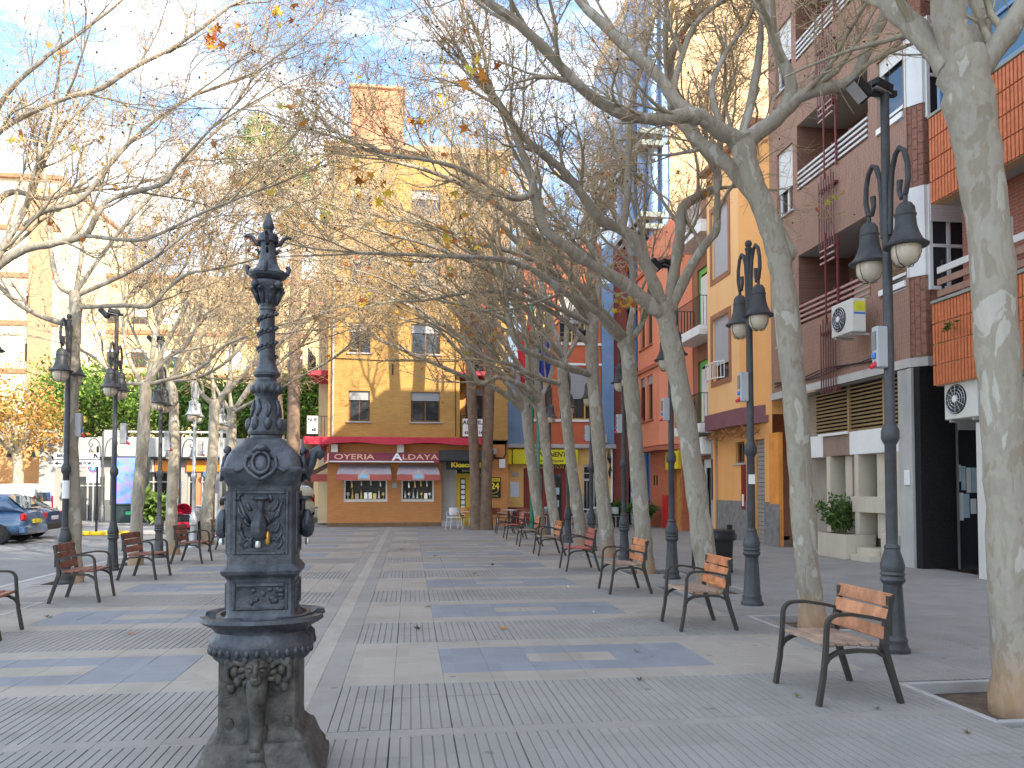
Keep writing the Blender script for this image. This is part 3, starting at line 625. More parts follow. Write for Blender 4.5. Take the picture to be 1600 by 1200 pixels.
MB().box(8.25, YC-.35, 3.55, 8.6, YC-.12, 3.95, bv=.02).build('floodlight_box', GREYC, cf); MB().box(5.5, YC-.35, 3.62, 5.75, YC-.12, 3.9, bv=.03).build('wall_light', WHITE, cf)

# ================================================================== right side: tall block with blue columns
BRK_L = BRICK('pale_gold_brick', (.60, .40, .22), (.55, .36, .19), (.5, .37, .24), .25, .07, 'x', .007, stain=.1)
tb = thing('tall_block', 'tall gold brick block with blue columns beside the red house', 'building')
b = MB(); shell(b, 11.0, 32.2, 16, 46, 0, 27, 'NSEWT'); b.build('wall', BRK_L, tb)
rb = BRICK('red_brick_panel', (.36, .075, .045), (.31, .06, .04), (.3, .13, .1), .25, .07, 'x', .007)
MB().box(8.96, 34.4, 0, 9.75, 46, 12.4).build('red_brick_bay', rb, tb)
BLUEC = M('light_blue_column', (.22, .36, .56), .6, .12, 1.5, .1, stain=.15)
for k, (x, y) in enumerate(((10.02, 33.0), (10.35, 32.45), (10.05, 34.5), (10.05, 36.5))):
    MB().lathe([(.2, 0), (.2, 24)], 14, (x, y, 0)).build('column', BLUEC, tb, smooth=60)
MB().box(10.7, 32.25, 0, 10.99, 46, 24).build('blue_wall', BLUEC, tb); MB().box(10.0, 34.9, 0, 10.69, 46, 24).build('glazing', GLASS('blue_glazing', (.10, .16, .24), .1), tb)
GRNM = M('grey_green_steel', (.16, .19, .17), .5, .2, 3, .1)
for z in (6.3, 6.75, 9.6, 10.1, 12.6, 13.1, 16.2, 16.7): MB().box(9.65, 32.0, z, 10.7, 44, z+.22).build('ledge', GRNM, tb)
fl = MB(); n = 8
for i in range(n):
    for k in range(10):
        u0, u1 = i/n, (i+1)/n; z0, z1 = 7.0-2.6*k/10, 7.0-2.6*(k+1)/10
        def q(u, z): return (9.55+.28*u-.06*(7-z)*.5, 31.6+.12*math.sin(u*7+z), z-.35*u*math.sin(z))
        fl.quad(q(u0, z0), q(u1, z0), q(u1, z1), q(u0, z1))
# flag: white above, red below
fm, ft, fp = newmat('white_red_flag'); s_ = node(ft, 'ShaderNodeSeparateXYZ'); g_ = node(ft, 'ShaderNodeNewGeometry'); ft.links.new(g_.outputs['Position'], s_.inputs[0])
cr = node(ft, 'ShaderNodeValToRGB'); mr = node(ft, 'ShaderNodeMapRange'); mr.inputs['From Min'].default_value = 4.2; mr.inputs['From Max'].default_value = 7.2; ft.links.new(s_.outputs[2], mr.inputs[0]); ft.links.new(mr.outputs[0], cr.inputs[0]); ft.links.new(cr.outputs[0], fp.inputs['Base Color'])
cr.color_ramp.interpolation = 'CONSTANT'; e = cr.color_ramp.elements; e[0].color = (.55, .04, .03, 1); e[1].position = .5; e[1].color = (.75, .76, .8, 1); fp.inputs['Roughness'].default_value = .8
hf = thing('hanging_flag', 'white and red flag hanging from the blue-columned block', 'flag')
fl.build('cloth', fm, hf, smooth=True); MB().tube([(10.4, 32.0, 6.2), (9.5, 31.6, 7.15)], .025, 6).build('pole', STEEL, hf)

# ================================================================== red-orange house
rh = thing('red_house', 'coral red house with jutting bay next to the tall gold block', 'building')
CORAL = M('coral_render', (.70, .25, .14), .85, .08, .8, .2, stain=.15); RBR = BRICK('coral_brick', (.60, .17, .075), (.54, .14, .065), (.42, .16, .1), .25, .075, 'y', .008)
b = MB(); facade(b, FW(10.0), 28.1, 32.0, 0, 3.25, [(28.2, 29.3, 0, 2.75)], .3); shell(b, 10.0, 27.45, 16, 32.0, 0, 3.25, 'NE'); b.quad((10, 28.1, 0), (10.4, 28.1, 0), (10.4, 28.1, 3.25), (10, 28.1, 3.25)); b.build('ground_wall', RBR, rh)
bay = [(30.0, 30.75, 4.3, 6.1), (31.0, 31.7, 4.3, 6.1), (30.0, 30.75, 7.3, 9.1), (31.0, 31.7, 7.3, 9.1)]
b = MB(); facade(b, FW(9.5), 29.2, 32.0, 3.25, 11.6, bay, .2); b.quad((9.5, 29.2, 3.25), (10.2, 28.3, 3.25), (10.2, 28.3, 11.6), (9.5, 29.2, 11.6)); b.quad((9.5, 29.2, 3.25), (9.5, 32, 3.25), (10.2, 32, 3.25), (10.2, 28.3, 3.25))
shell(b, 10.2, 27.45, 16, 32.0, 3.25, 12.2, 'NSEWT'); b.quad((9.5, 29.2, 11.6), (9.5, 32, 11.6), (10.2, 32, 11.6), (10.2, 28.3, 11.6)); b.quad((9.5, 32, 3.25), (10.2, 32, 3.25), (10.2, 32, 11.6), (9.5, 32, 11.6)); b.build('wall', CORAL, rh)
CAP = M('terracotta_trim', (.40, .12, .07), .8, .12, 2)
for z in (3.05, 6.3, 10.3): MB().prism([(9.42, 29.15), (9.42, 32.0), (10.2, 32.0), (10.2, 28.2)], 'z', z, z+.16).build('bay_cornice', CAP, rh)
for o in bay: window(rh, FW(9.5), *o, .1, WOODB, PANE, (.5,), (), .2, BLIND, CAP, .06)
sd_ = MB(); facade(sd_, FW(10.2), 28.2, 29.3, 0, 2.75, [(28.4, 28.85, .1, 2.0)], .05); sd_ = sd_.build('shop_door', M('honey_wood', (.52, .26, .06), .5, .2, 5), rh); MB().quad((10.28, 28.2, 0), (10.28, 29.3, 0), (10.28, 29.3, 2.75), (10.28, 28.2, 2.75)).build('door_glass', PANE2, sd_)
ys = MB().box(9.86, 28.15, 2.3, 9.99, 29.6, 2.98, bv=.01).build('shop_sign', YELLOW, rh); text('ARENAS', .3, M('olive_print', (.25, .2, .02), .6), ys, (9.852, 28.9, 2.66), FACE_W, bold=.006)
MB().box(9.9, 29.55, .05, 9.99, 30.15, 1.3).build('poster_frame', M('bright_red_board', (.5, .02, .02), .5), rh)
MB().box(9.97, 31.0, 1.7, 9.995, 31.08, 2.1).build('wall_slot', DARK, rh); MB().box(9.97, 31.35, 1.7, 9.995, 31.43, 2.1).build('wall_slot', DARK, rh)
ramp = thing('ramp_rail', 'slanted grey stone handrail at the foot of the blue columns', 'handrail', (9.7, 32.2, 0))
MB().prism([(-.9, .75), (.6, 1.25), (.6, 1.42), (-.9, .92)], 'x', -.3, -.12).build('rail', WHITE, ramp); MB().box(-.29, -.9, 0, -.13, -.72, .8).build('post', REDW, ramp); MB().box(-.29, .35, 0, -.13, .55, 1.2).build('post', GREYC, ramp)

# ================================================================== narrow house with green doors
gh = thing('green_door_house', 'narrow brown house with bright green balcony doors and iron balconies', 'building')
BROWNR = M('umber_render', (.30, .14, .085), .85, .12, 1, .2, stain=.25)
gd_ops = [(25.95, 27.05, 3.75, 6.1), (25.95, 27.05, 7.0, 9.4)]
b = MB(); facade(b, FW(10.25), 24.7, 27.45, 0, 11.8, gd_ops+[(25.2, 26.9, 0, 2.6)], .25); shell(b, 10.25, 24.7, 16, 27.45, 0, 11.8, 'NSET'); b.build('wall', BROWNR, gh)
b = MB(); b.box(9.95, 24.72, 0, 10.25, 25.15, 3.4); b.build('pier', GREYC, gh); MB().box(9.94, 24.86, 1.2, 9.949, 25.1, 2.55).build('marble_strip', M('black_marble', (.03, .03, .03), .3, .9, 12, 0), gh)
GREEN = M('bright_green_paint', (.14, .48, .10), .55, .1, 3, 0)
for o in gd_ops:
    d_ = window(gh, FW(10.25), *o, .08, GREEN, PANE, (), (), 0, None, None, .2, name='balcony_door'); z = o[2]-.02
    fbox(MB(), FW(10.25), o[0]+.3, o[1]-.2, z+.2, o[3]-.3, .06, .09).build('door_blind', BLINDW, d_)
    sl_ = MB(); sl_.prism([(24.85, z-.30), (27.3, z-.30), (27.35, z-.12), (27.35, z), (24.8, z), (24.8, z-.12)], 'x', 9.45, 10.24); sl_.build('balcony_slab', WHITE, gh)
    railing(gh, [(10.2, 24.85), (9.5, 24.85), (9.5, 27.3), (10.2, 27.3)], z, z+1.0, BLACKM, .1)
MB().box(9.5, 24.75, 10.1, 10.24, 27.4, 10.5).build('roof_balcony', WHITE, gh); MB().box(9.52, 24.8, 10.5, 9.56, 27.35, 11.6).build('balcony_glass', M('frosted_panel', (.35, .3, .26), .4, .2, 2), gh)
ds = MB(); facade(ds, FW(10.4), 25.2, 26.9, 0, 2.6, [(25.35, 25.95, .4, 2.3), (26.15, 26.75, .4, 2.3)], .05); ds = ds.build('shop_door', WHITE, gh); MB().quad((10.5, 25.2, 0), (10.5, 26.9, 0), (10.5, 26.9, 2.6), (10.5, 25.2, 2.6)).build('door_glass', PANE2, ds)
ws = MB().box(9.62, 25.1, 2.72, 10.2, 26.6, 3.3, bv=.02).build('shop_sign', WHITE, gh)
text('VA', .4, M('red_print', (.6, .02, .04), .5), ws, (9.612, 26.25, 3.0), FACE_W, bold=.012); text('Hogar', .26, M('blue_print', (.10, .14, .5), .5), ws, (9.612, 25.58, 3.02), FACE_W, bold=.004)

# ================================================================== orange house
oh = thing('orange_house', 'peach orange house with steel shutter and purple-brown band', 'building')
ORW = M('orange_render', (.80, .39, .135), .85, .06, .7, .15, stain=.12); PEACH = M('peach_render', (.86, .50, .22), .85, .05, .7, .15, stain=.1)
ow = [(22.95, 24.25, 5.0, 7.0), (22.95, 24.25, 8.3, 10.5)]
b = MB(); facade(b, FW(9.7), 22.2, 24.7, 3.65, 11.9, ow, .18); b.quad((9.7, 22.2, 3.65), (9.7, 24.7, 3.65), (10.3, 24.7, 3.65), (10.3, 22.2, 3.65)); b.quad((9.7, 24.7, 3.65), (10.3, 24.7, 3.65), (10.3, 24.7, 11.9), (9.7, 24.7, 11.9)); b.quad((9.7, 22.2, 11.9), (9.7, 24.7, 11.9), (10.3, 24.7, 11.9), (10.3, 22.2, 11.9)); b.build('bay_wall', PEACH, oh)
b = MB(); facade(b, FW(10.0), 20.75, 24.7, 0, 3.65, [(21.25, 22.0, 0, 3.0), (22.6, 23.25, 2.35, 3.0)], .22); b.quad((9.7, 22.2, 3.65), (10.0, 20.9, 3.65), (10.0, 20.9, 11.9), (9.7, 22.2, 11.9)); shell(b, 10.001, 20.76, 17, 24.7, 3.65, 11.9, 'SEWT'); b.build('wall', ORW, oh)
VIO = M('violet_brown_band', (.20, .085, .095), .8, .14, 2)
b = MB(); b.prism([(9.6, 22.15), (9.6, 24.75), (10.05, 24.75), (10.05, 20.8)], 'z', 3.45, 3.95); b.build('band_course', VIO, oh)
MB().box(9.5, 20.8, 11.85, 10.4, 24.8, 12.05, bv=.02).build('cornice', M('clay_cornice', (.40, .16, .09)), oh)
FRB = M('umber_surround', (.33, .15, .08), .8)
for o in ow:
    for q in ((o[0]-.16, o[0], o[2]-.16, o[3]+.16), (o[1], o[1]+.16, o[2]-.16, o[3]+.16), (o[0], o[1], o[3], o[3]+.16), (o[0], o[1], o[2]-.16, o[2])): fbox(MB(), FW(9.7), *q, -.025, .0).build('window_surround', FRB, oh)
    window(oh, FW(9.7), *o, .1, FRB, PANE, (), (), 1.0 if o[2] > 6 else .75, M('grey_shutter', (.42, .42, .43), .6, .05), None, .05)
railing(oh, [(9.55, 23.0), (9.35, 23.3), (9.35, 24.0), (9.55, 24.25)], 5.0, 5.5, WHITE, .12, .012, name='window_guard')
sh_ = MB(); 
for k in range(24): sh_.box(10.12, 21.25, k*.125+.004, 10.16, 22.0, (k+1)*.125-.006, bv=.01)
sh_.build('steel_shutter', M('shutter_steel', (.33, .32, .31), .5, .1, 2, .05, metal=.3), oh)
window(oh, FW(10.0), 22.6, 23.25, 2.35, 3.0, .08, WOODB, PANE, (.5,), (), 0, None, GREYC, .05)
DADO = M('grey_tile_dado', (.20, .19, .185), .6, .3, 5, .1)
MB().box(9.965, 22.0, 0, 9.998, 24.68, 1.2).build('dado', DADO, oh); MB().box(9.965, 20.8, 0, 9.998, 21.25, 1.2).build('dado', DADO, oh)
MB().box(9.88, 20.15, 0, 10.0, 20.72, 3.1).build('pier', M('deep_orange', (.72, .27, .05), .8), oh); MB().box(9.85, 20.13, 0, 9.879, 20.72, 1.15).build('pier_dado', DADO, oh)
MB().box(9.95, 22.5, .95, 9.998, 22.75, 2.3).build('letter_panel', M('dark_red_panel', (.20, .02, .02), .5), oh); MB().box(9.93, 22.56, 1.05, 9.949, 22.66, 1.4).build('letter_slot', WHITE, oh)
b = MB(); rr = random.Random(4)
for k in range(9):
    pts = []; y = 20.8
    while y < 24.8: pts.append((9.66-.02*k % .07, y, 3.28+rr.uniform(-.14, .12)-.12*math.sin((y-20.8)*1.6+k))); y += .3
    b.tube(pts, .012, 4)
b.build('cable_bundle', M('rusty_cables', (.28, .12, .04), .8), oh)
MB().tube([(9.9, 24.72, 0), (9.9, 24.72, 3.6)], .05, 8).build('downpipe', ORW, oh)

# ================================================================== brown brick apartment block
bb = thing('brown_brick_block', 'brown brick apartment block with white-railed balconies and black granite corner', 'building')
BRN = BRICK('brown_vertical_brick', (.32, .18, .13), (.275, .15, .105), (.38, .26, .19), .21, .062, 'y', .006, vertical=True, stain=.2)
BRNH = BRICK('brown_brick_side', (.24, .105, .07), (.19, .085, .06), (.22, .14, .1), .24, .065, 'y', .006)
STONE = M('beige_stone', (.56, .49, .39), .7, .1, 1.2, .1, stain=.2); TAUPE = M('taupe_stone', (.33, .29, .24), .75, .1, 1.5, .1)
GRANITE = M('black_granite', (.018, .018, .019), .45, .8, 60, 0, spec=.15); SOFFIT = M('soffit_plaster', (.42, .40, .37), .9, .1, 1, .1)
PARM = [(4.2, 5.8), (7.62, 9.3), (11.05, 12.75), (14.5, 15.6)]
b = MB()
for i, (z0, z1) in enumerate(PARM):
    facade(b, FW(10.0), 15.95, 19.15, z0, z1, [], .1)          # balcony parapet
    b.quad((10, 15.95, z0), (10, 19.15, z0), (11.4, 19.15, z0), (11.4, 15.95, z0)); b.quad((10.0, 15.95, z1), (10.0, 19.15, z1), (10.16, 19.15, z1), (10.16, 15.95, z1)); b.quad((10.16, 15.95, z0+.4), (10.16, 19.15, z0+.4), (10.16, 19.15, z1), (10.16, 15.95, z1))
wn_ = [(19.4, 20.3, z1-.35, z1+1.45) for z0, z1 in PARM[:-1]]
facade(b, FW(10.0), 19.15, 20.75, 4.2, 15.6, wn_, .2)
wm_ = [(14.72, 15.62, z1-.15, z1+1.5) for z0, z1 in PARM[:-1]]
facade(b, FW(10.0), 14.62, 15.95, 4.2, 15.6, wm_, .2)
shell(b, 10.0, 14.4, 17, 20.75, 4.2, 15.6, 'NET')
b.quad((10, 14.9, 4.2), (10, 19, 4.2), (10.9, 19, 4.2), (10.9, 14.4, 4.2), (10.35, 14.4, 4.2)); b.build('wall', BRN, bb)
lg = MB(); lg.quad((11.4, 15.95, 4.2), (11.4, 19.15, 4.2), (11.4, 19.15, 15.5), (11.4, 15.95, 15.5)); lg.quad((10, 19.15, 4.2), (11.4, 19.15, 4.2), (11.4, 19.15, 15.5), (10, 19.15, 15.5)); lg.quad((10, 15.95, 4.2), (11.4, 15.95, 4.2), (11.4, 15.95, 15.5), (10, 15.95, 15.5)); lg.build('loggia_wall', BRNH, bb)
SLATW = M('white_rail_metal', (.62, .60, .58), .5, .06); SLATR = M('rose_rail_metal', (.42, .25, .22), .5, .06)
for i, (z0, z1) in enumerate(PARM[:3]):
    m = SLATR if i == 0 else SLATW
    for k in range(4): MB().box(9.98, 15.98, z1+.06+k*.13, 10.02, 19.12, z1+.115+k*.13).build('balcony_rail', m, bb)
    b = MB()
    for y in (16.0, 16.75, 17.5, 18.3, 19.1): b.box(10.022, y-.02, z1-.02, 10.06, y+.02, z1+.6)
    b.build('rail_post', MAROON, bb)
    MB().box(10.03, 15.97, z0-.012, 11.38, 19.13, z0-.004).build('loggia_ceiling', SOFFIT, bb)
    window(bb, FW(11.4), 16.4, 18.7, z0+.45, z0+2.5, -.1, WHITE, PANE, (.33, .66), (), .3, M('ivory_blind', (.62, .52, .34), .7), None, .06, name='balcony_door')
    o = wn_[i]; window(bb, FW(10.0), *o, .1, WHITE, PANE, (.5,), (), .62, BLINDW, GREYC, .06)
    o = wm_[i]; window(bb, FW(10.0), *o, .1, WHITE, GLASS('bay_glass', (.03, .04, .05), .03), (), (.22,), .2, BLINDW, None, .07)
    # maroon bar screen that runs down the facade in front of the balconies
    scr = MB(); yy = 17.55
    for k in range(7): scr.box(9.88, yy-.33+k*.11, z0-.35, 9.90, yy-.33+k*.11+.024, z1-.25+.12*(k % 2))
    scr = scr.build('bar_screen', M('dull_maroon_bars', (.15, .06, .06), .55, .2, 5), bb)
    f = MB(); f.box(9.915, yy-.36, z0-.3, 9.998, yy+.40, z0-.24); f.box(9.915, yy-.36, z1-.5, 9.998, yy+.40, z1-.44); f.build('screen_bracket', MAROON, scr)
    MB().box(9.83, yy-.02, z1-.3, 9.86, yy+.01, z1+1.9).build('screen_mullion', MAROON, scr)
    MB().box(9.93, yy-.38, z1-.08, 9.97, yy-.34, z1+1.75).build('screen_upright', MAROON, scr)
    for q in range(3): MB().box(9.87, yy-.32, z1+1.2+q*.15, 9.91, yy+.3, z1+1.24+q*.15).build('screen_bar', SLATR, scr)
# corner bay that turns towards the plaza: each brick laid upright
MB().prism([(10.03, 14.66), (10.22, 14.41), (11.2, 14.41), (11.2, 15.3), (10.25, 15.3), (10.25, 14.66)], 'z', 4.22, 15.55).build('bay_core', M('brick_mortar', (.34, .22, .16), .9), bb)
brk = MB(); rb_ = random.Random(9)
def brick_face(p, q, z0, z1):
    p, q = Vector(p+(0,)), Vector(q+(0,)); d = q-p; Ln = d.length; d.normalize(); nrm = Vector((d.y, -d.x, 0))
    n = int(Ln/.085)
    for i in range(n):
        z = z0-(.11 if i % 2 else 0)
        while z < z1-.02:
            a, e = max(z+.006, z0), min(z+.215, z1)
            if e-a > .03:
                o = nrm*(.010+rb_.uniform(-.002, .003)); u0, u1 = p+d*(i*Ln/n+.005), p+d*((i+1)*Ln/n-.005)
                vs = [(u0.x, u0.y, a), (u1.x, u1.y, a), (u1.x, u1.y, e), (u0.x, u0.y, e)]; vs += [(v[0]+o.x, v[1]+o.y, v[2]) for v in vs]
                brk.add(vs, [(4, 5, 6, 7), (0, 1, 5, 4), (1, 2, 6, 5), (2, 3, 7, 6), (3, 0, 4, 7)])
            z += .22
for (z0, z1) in PARM[:3]:
    brick_face((10.02, 14.66), (10.21, 14.40), z0+.05, z1+.05); brick_face((10.21, 14.40), (11.2, 14.40), z0+.05, z1-.25)
bo = brk.build('upright_bricks', M('brown_brick_piece', (.29, .135, .095), .85, .35, 14, .3, 70), bb); bo['kind'] = 'stuff'
for i, (z0, z1) in enumerate(PARM[:3]):
    w0, w1 = z1-.25, PARM[i+1][0]+.05
    window(bb, FS(14.385), 10.26, 11.15, w0, w1, -.05, WHITE, GLASS('bay_glass', (.03, .04, .05), .03), (.48,), (.42,), .36, BLINDW, None, .07, name='bay_window')
    MB().prism([(9.985, 14.655), (10.19, 14.375), (10.26, 14.375), (10.26, 14.40), (10.02, 14.69)], 'z', z1+.05, w1).build('bay_panel', WHITE, bb)
    b = MB(); b.prism([(9.96, 14.72), (9.96, 15.62), (9.999, 15.62), (9.999, 14.72)], 'z', z1-.1, z1+.02); b.build('bay_rail', WHITE, bb)
MB().prism([(9.93, 14.64), (10.17, 14.32), (11.2, 14.32), (11.2, 14.39), (10.22, 14.39), (10.0, 14.68), (10.0, 20.7), (9.93, 20.7)], 'z', 4.02, 4.2).build('slab_edge', M('pale_slab_edge', (.5, .48, .45), .85, .1, 1, .1, stain=.3), bb)
MB().tube([(10.3, 14.25, 4.42), (11.1, 14.25, 4.45)], .06, 8).build('drain_pipe', M('pale_pipe', (.45, .45, .44), .5), bb)
b = MB()
for k in range(3): b.tube([(9.955, 20.5-.6*i, 4.36+.04*k+.05*math.sin(i*1.3+k)) for i in range(10)], .014, 5)
b.build('facade_cable', BLACKM, bb)
MB().quad((10.03, 14.6, 4.015), (10.03, 20.7, 4.015), (11.2, 20.7, 4.015), (11.2, 14.6, 4.015)).build('porch_soffit', SOFFIT, bb)
# ground floor shopfront
LOUV = M('ochre_louvre', (.36, .25, .12), .6, .1)
for k in range(12): MB().prism([(10.27, 2.92+k*.09), (10.33, 2.94+k*.09), (10.31, 2.975+k*.09), (10.25, 2.955+k*.09)], 'y', 15.05, 19.0).build('louvre_slat', LOUV, bb)
MB().box(10.45, 15.0, 0, 10.6, 20.7, 4.0).build('shop_wall', TAUPE, bb)
shell(MB(), 10.61, 14.46, 17, 20.74, 0, 4.19, 'NES').build('ground_storey', DARK, bb)  # closing walls added to stop sun leaking in under the block
MB().box(10.38, 15.02, 2.9, 10.44, 19.05, 4.0).build('louvre_shade_sheet', DARK, bb)  # dark sheet added to give the shade between the slats
for y in (15.9, 17.3): MB().box(10.24, y, 2.9, 10.3, y+.07, 4.0).build('louvre_post', LOUV, bb)
for k, (y0, y1, x0) in enumerate(((15.0, 16.9, 10.0), (16.95, 18.1, 10.02), (18.15, 19.3, 10.06))): MB().box(x0, y0, 2.35, 10.5, y1, 2.88, bv=.01).build('fascia_panel', WHITE if k != 1 else M('taupe_sign', (.27, .19, .15), .6), bb)
MB().box(9.95, 16.93, 2.84, 10.0, 18.2, 2.9).build('sign_rail', WHITE, bb)
for k, y in enumerate((15.05, 15.75, 16.55, 17.0, 17.75)): MB().box(10.12 if k % 2 else 10.0, y, .5, 10.46, y+(.28 if k % 2 else .16), 2.35, bv=.006).build('stone_pier', STONE, bb)
MB().box(9.99, 15.05, 1.05, 10.3, 16.8, 1.4, bv=.008).build('stone_beam', STONE, bb)
MB().box(9.96, 15.05, 0, 10.3, 15.68, .62, bv=.008).build('stone_plinth', STONE, bb)
for y in (15.4,): MB().tube([(9.95, y, .42), (9.955, y, .42)], .035, 8).build('vent_hole', DARK, bb)
MB().box(9.7, 15.70, 0, 10.44, 16.42, .14, bv=.006).build('door_step', STONE, bb); MB().box(9.85, 15.70, .14, 10.44, 16.42, .28, bv=.006).build('door_step', STONE, bb)
MB().box(10.40, 16.0, .28, 10.445, 16.5, 2.35).build('shop_door', M('bronze_door', (.10, .08, .06), .4), bb)
MB().box(9.95, 14.55, 0, 10.44, 14.98, 4.0).build('grey_pier', GREYC, bb); MB().box(10.0, 14.36, 0, 10.76, 14.54, 4.0, bv=.004).build('granite_wall', GRANITE, bb)
MB().box(9.915, 14.62, 1.65, 9.949, 14.78, 1.95, bv=.008).build('intercom', WHITE, bb)

# ================================================================== orange tiled building at the right edge
ob = thing('tiled_building', 'building with orange tiled balcony fronts at the right edge', 'building')
OTILE = M('orange_clay_tile', (.56, .165, .065), .7, .2, 9, .25, 60); OGROUT = M('sandy_grout', (.58, .36, .2), .9)
X0 = 9.75
for (z0, z1) in ((3.5, 5.05), (6.95, 8.6)):
    par = MB().box(X0+.03, 4.5, z0, X0+.25, 13.55, z1).build('parapet', OGROUT, ob)
    tl = MB(); nr = 4; h = (z1-z0)/nr
    for r_ in range(nr):
        y = 4.5
        while y < 13.52:
            tl.box(X0-.012+rb_.uniform(0, .004), y+.003, z0+r_*h+.014, X0+.031, y+.062, z0+(r_+1)*h-.014); y += .085
        x = X0+.035
        while x < 10.3:
            tl.box(x, 13.549, z0+r_*h+.014, x+.06, 13.585, z0+(r_+1)*h-.014); x += .085
    t_ = tl.build('clay_tiles', OTILE, par); t_['kind'] = 'stuff'
    MB().box(X0-.03, 4.5, z1, X0+.3, 13.6, z1+.06, bv=.008).build('coping', M('green_grey_coping', (.28, .29, .24), .8, .2, 3), par)
    MB().box(X0+.251, 4.5, z0, 10.3, 13.57, z0+.25).build('balcony_floor', SOFFIT, ob)
WSL = M('weathered_slat', (.30, .17, .12), .7, .2, 8, .1)
for k in range(3): MB().box(X0+.05, 4.5, 5.17+k*.22, X0+.09, 13.5, 5.29+k*.22).build('balcony_slat', WSL if k < 2 else SLATW, ob)
b = MB()
for y in np.arange(5, 13.6, 1.2): b.box(X0+.092, y, 5.1, X0+.13, y+.04, 5.85)
b.build('slat_post', BLACKM, ob)
OBR = BRICK('red_brown_brick', (.30, .09, .05), (.26, .075, .045), (.3, .18, .13), .24, .065, 'y', .007)
b = MB(); facade(b, FW(10.3), 4.5, 13.45, 3.6, 11.0, [(12.2, 13.2, 3.9, 6.3), (8.6, 11.3, 3.9, 6.3), (11.6, 13.3, 7.6, 10.2), (9.4, 11.3, 8.7, 10.6)], .15); shell(b, 10.3, 4.5, 17, 13.45, 3.6, 14.3, 'NSET'); b.build('wall', OBR, ob)
for o in ((12.2, 13.2, 3.9, 6.3), (8.6, 11.3, 3.9, 6.3)): window(ob, FW(10.3), *o, .05, MAROON, PANE, (.5,), (), .3, BLIND, None, .06)
BLF = M('blue_grey_frame', (.14, .22, .36), .4, .1)
SKYG = GLASS('mirror_glass', (.05, .12, .18), .02)
for (a, e) in ((4.8, 7.2), (7.3, 9.7), (9.8, 12.2), (12.25, 13.4)):
    wn = window(ob, FW(X0+.05), a, e, 8.68, 10.9, 0, BLF, SKYG, (.5,), (.42,), 0, None, None, .07, name='glazed_gallery')
MB().box(X0-.05, 4.5, 10.9, 10.35, 13.6, 14.3).build('upper_wall', OBR, ob)  # out-of-sight top storey, height set to shade the plaza
b = MB(); b.box(10.3, 4.5, 0, 10.5, 12.4, 3.49); b.build('ground_wall', M('white_marble', (.62, .60, .56), .4, .08, 1.5, .05, stain=.15), ob)
shell(MB(), 10.51, 4.5, 17, 12.38, 0, 3.59, 'NES').build('ground_storey', DARK, ob)  # unseen walls added to keep sun from leaking through
MB().box(9.92, 12.3, 0, 10.3, 12.72, 2.75, bv=.006).build('marble_pier', M('white_marble', (.62, .6, .56)), ob)
dg = MB().box(10.80, 14.40, 0, 12.2, 14.43, 3.5).build('entrance_glass', PANE2, ob)
for i, (x, z, h, wd) in enumerate(((10.845, 1.72, .34, .035), (10.935, 1.55, .48, .045), (11.05, 1.5, .5, .05), (11.17, 1.5, .5, .055), (10.87, .95, .55, .05), (10.99, 1.0, .48, .06), (11.14, 1.08, .3, .06), (11.3, 1.4, .5, .06))): MB().box(x-wd, 14.385, z, x+wd, 14.395, z+h).build('notice', POSTB if i % 2 else SW, dg)
MB().box(10.762, 14.34, 0, 10.80, 14.44, 3.5).build('door_frame', STEEL, dg); MB().box(10.80, 14.33, 2.75, 12.2, 14.395, 3.1).build('transom', GREYC, ob)
# ================================================================== added unseen blocks, sized to shade the plaza
blk = struct(bpy.data.objects.new('unseen_shade_row', None)); COL.objects.link(blk)
shell(shell(MB(), 10.3, -3.0, 20, 4.4, 0, 14.3, 'NSEWT'), 10.31, -40, 20, -3.02, 0, 18, 'NSEWT').build('wall', M('row_render', (.45, .33, .22), .85, .1, 1, .1), blk)
for z in (5, 8): 
    for y in range(-36, 3, 4): MB().box(10.2, y, z, 10.299, y+1.4, z+1.6).build('window', PANE, blk)
# ================================================================== left side: low shop building
ls = thing('shop_building', 'low grey shop building with white fascia and orange sign across the street', 'building')
GREYR = M('pale_grey_render', (.31, .30, .285), .85, .1, 1, .15, stain=.3)
YL = 39.5
ops = [(-16.0, -14.35, 0, 2.12), (-13.3, -11.1, 0, 2.3), (-10.6, -9.3, 0, 2.3), (-9.1, -7.2, 0, 2.3)]
b = MB(); facade(b, FS(YL), -17.0, -5.2, 0, 3.0, ops, .3); shell(b, -17.0, YL, -5.2, YL+4.5, 0, 3.95, 'NEWT'); b.build('wall', GREYR, ls)
fp_ = M('shaded_white_fascia', (.37, .36, .345), .8, .06, .8, .1, stain=.25)  # white fascia darkened to grey in place of shade
for k, (a, e) in enumerate(((-16.9, -13.9), (-13.88, -11.2), (-11.18, -8.3), (-8.28, -5.2))): MB().box(a, YL-.45, 3.05, e, YL+.2, 3.95, bv=.01).build('fascia_panel', fp_, ls)
MB().box(-17, YL-.5, 2.97, -5.2, YL-.01, 3.05).build('fascia_black_strip', BLACKM, ls)  # solid black strip under the fascia panels
for (u0, u1, z0, z1) in ops:
    d_ = MB().quad((u0, YL+.28, z0), (u1, YL+.28, z0), (u1, YL+.28, z1), (u0, YL+.28, z1)).build('shop_opening', GLASS('dim_shop_glass', (.03, .027, .025), .15), ls)
    f = MB(); n = max(2, int((u1-u0)/.8))
    for k in range(n+1): x = u0+.04+(u1-u0-.08)*k/n; f.box(x-.03, YL+.2, z0, x+.03, YL+.26, z1)
    f.box(u0, YL+.19, z1-.45, u1, YL+.25, z1-.39); f.build('opening_frame', GREYC, d_)
MB().box(-14.3, YL-.06, 0, -13.6, YL-.004, 2.3).build('stone_pier', STONE, ls)
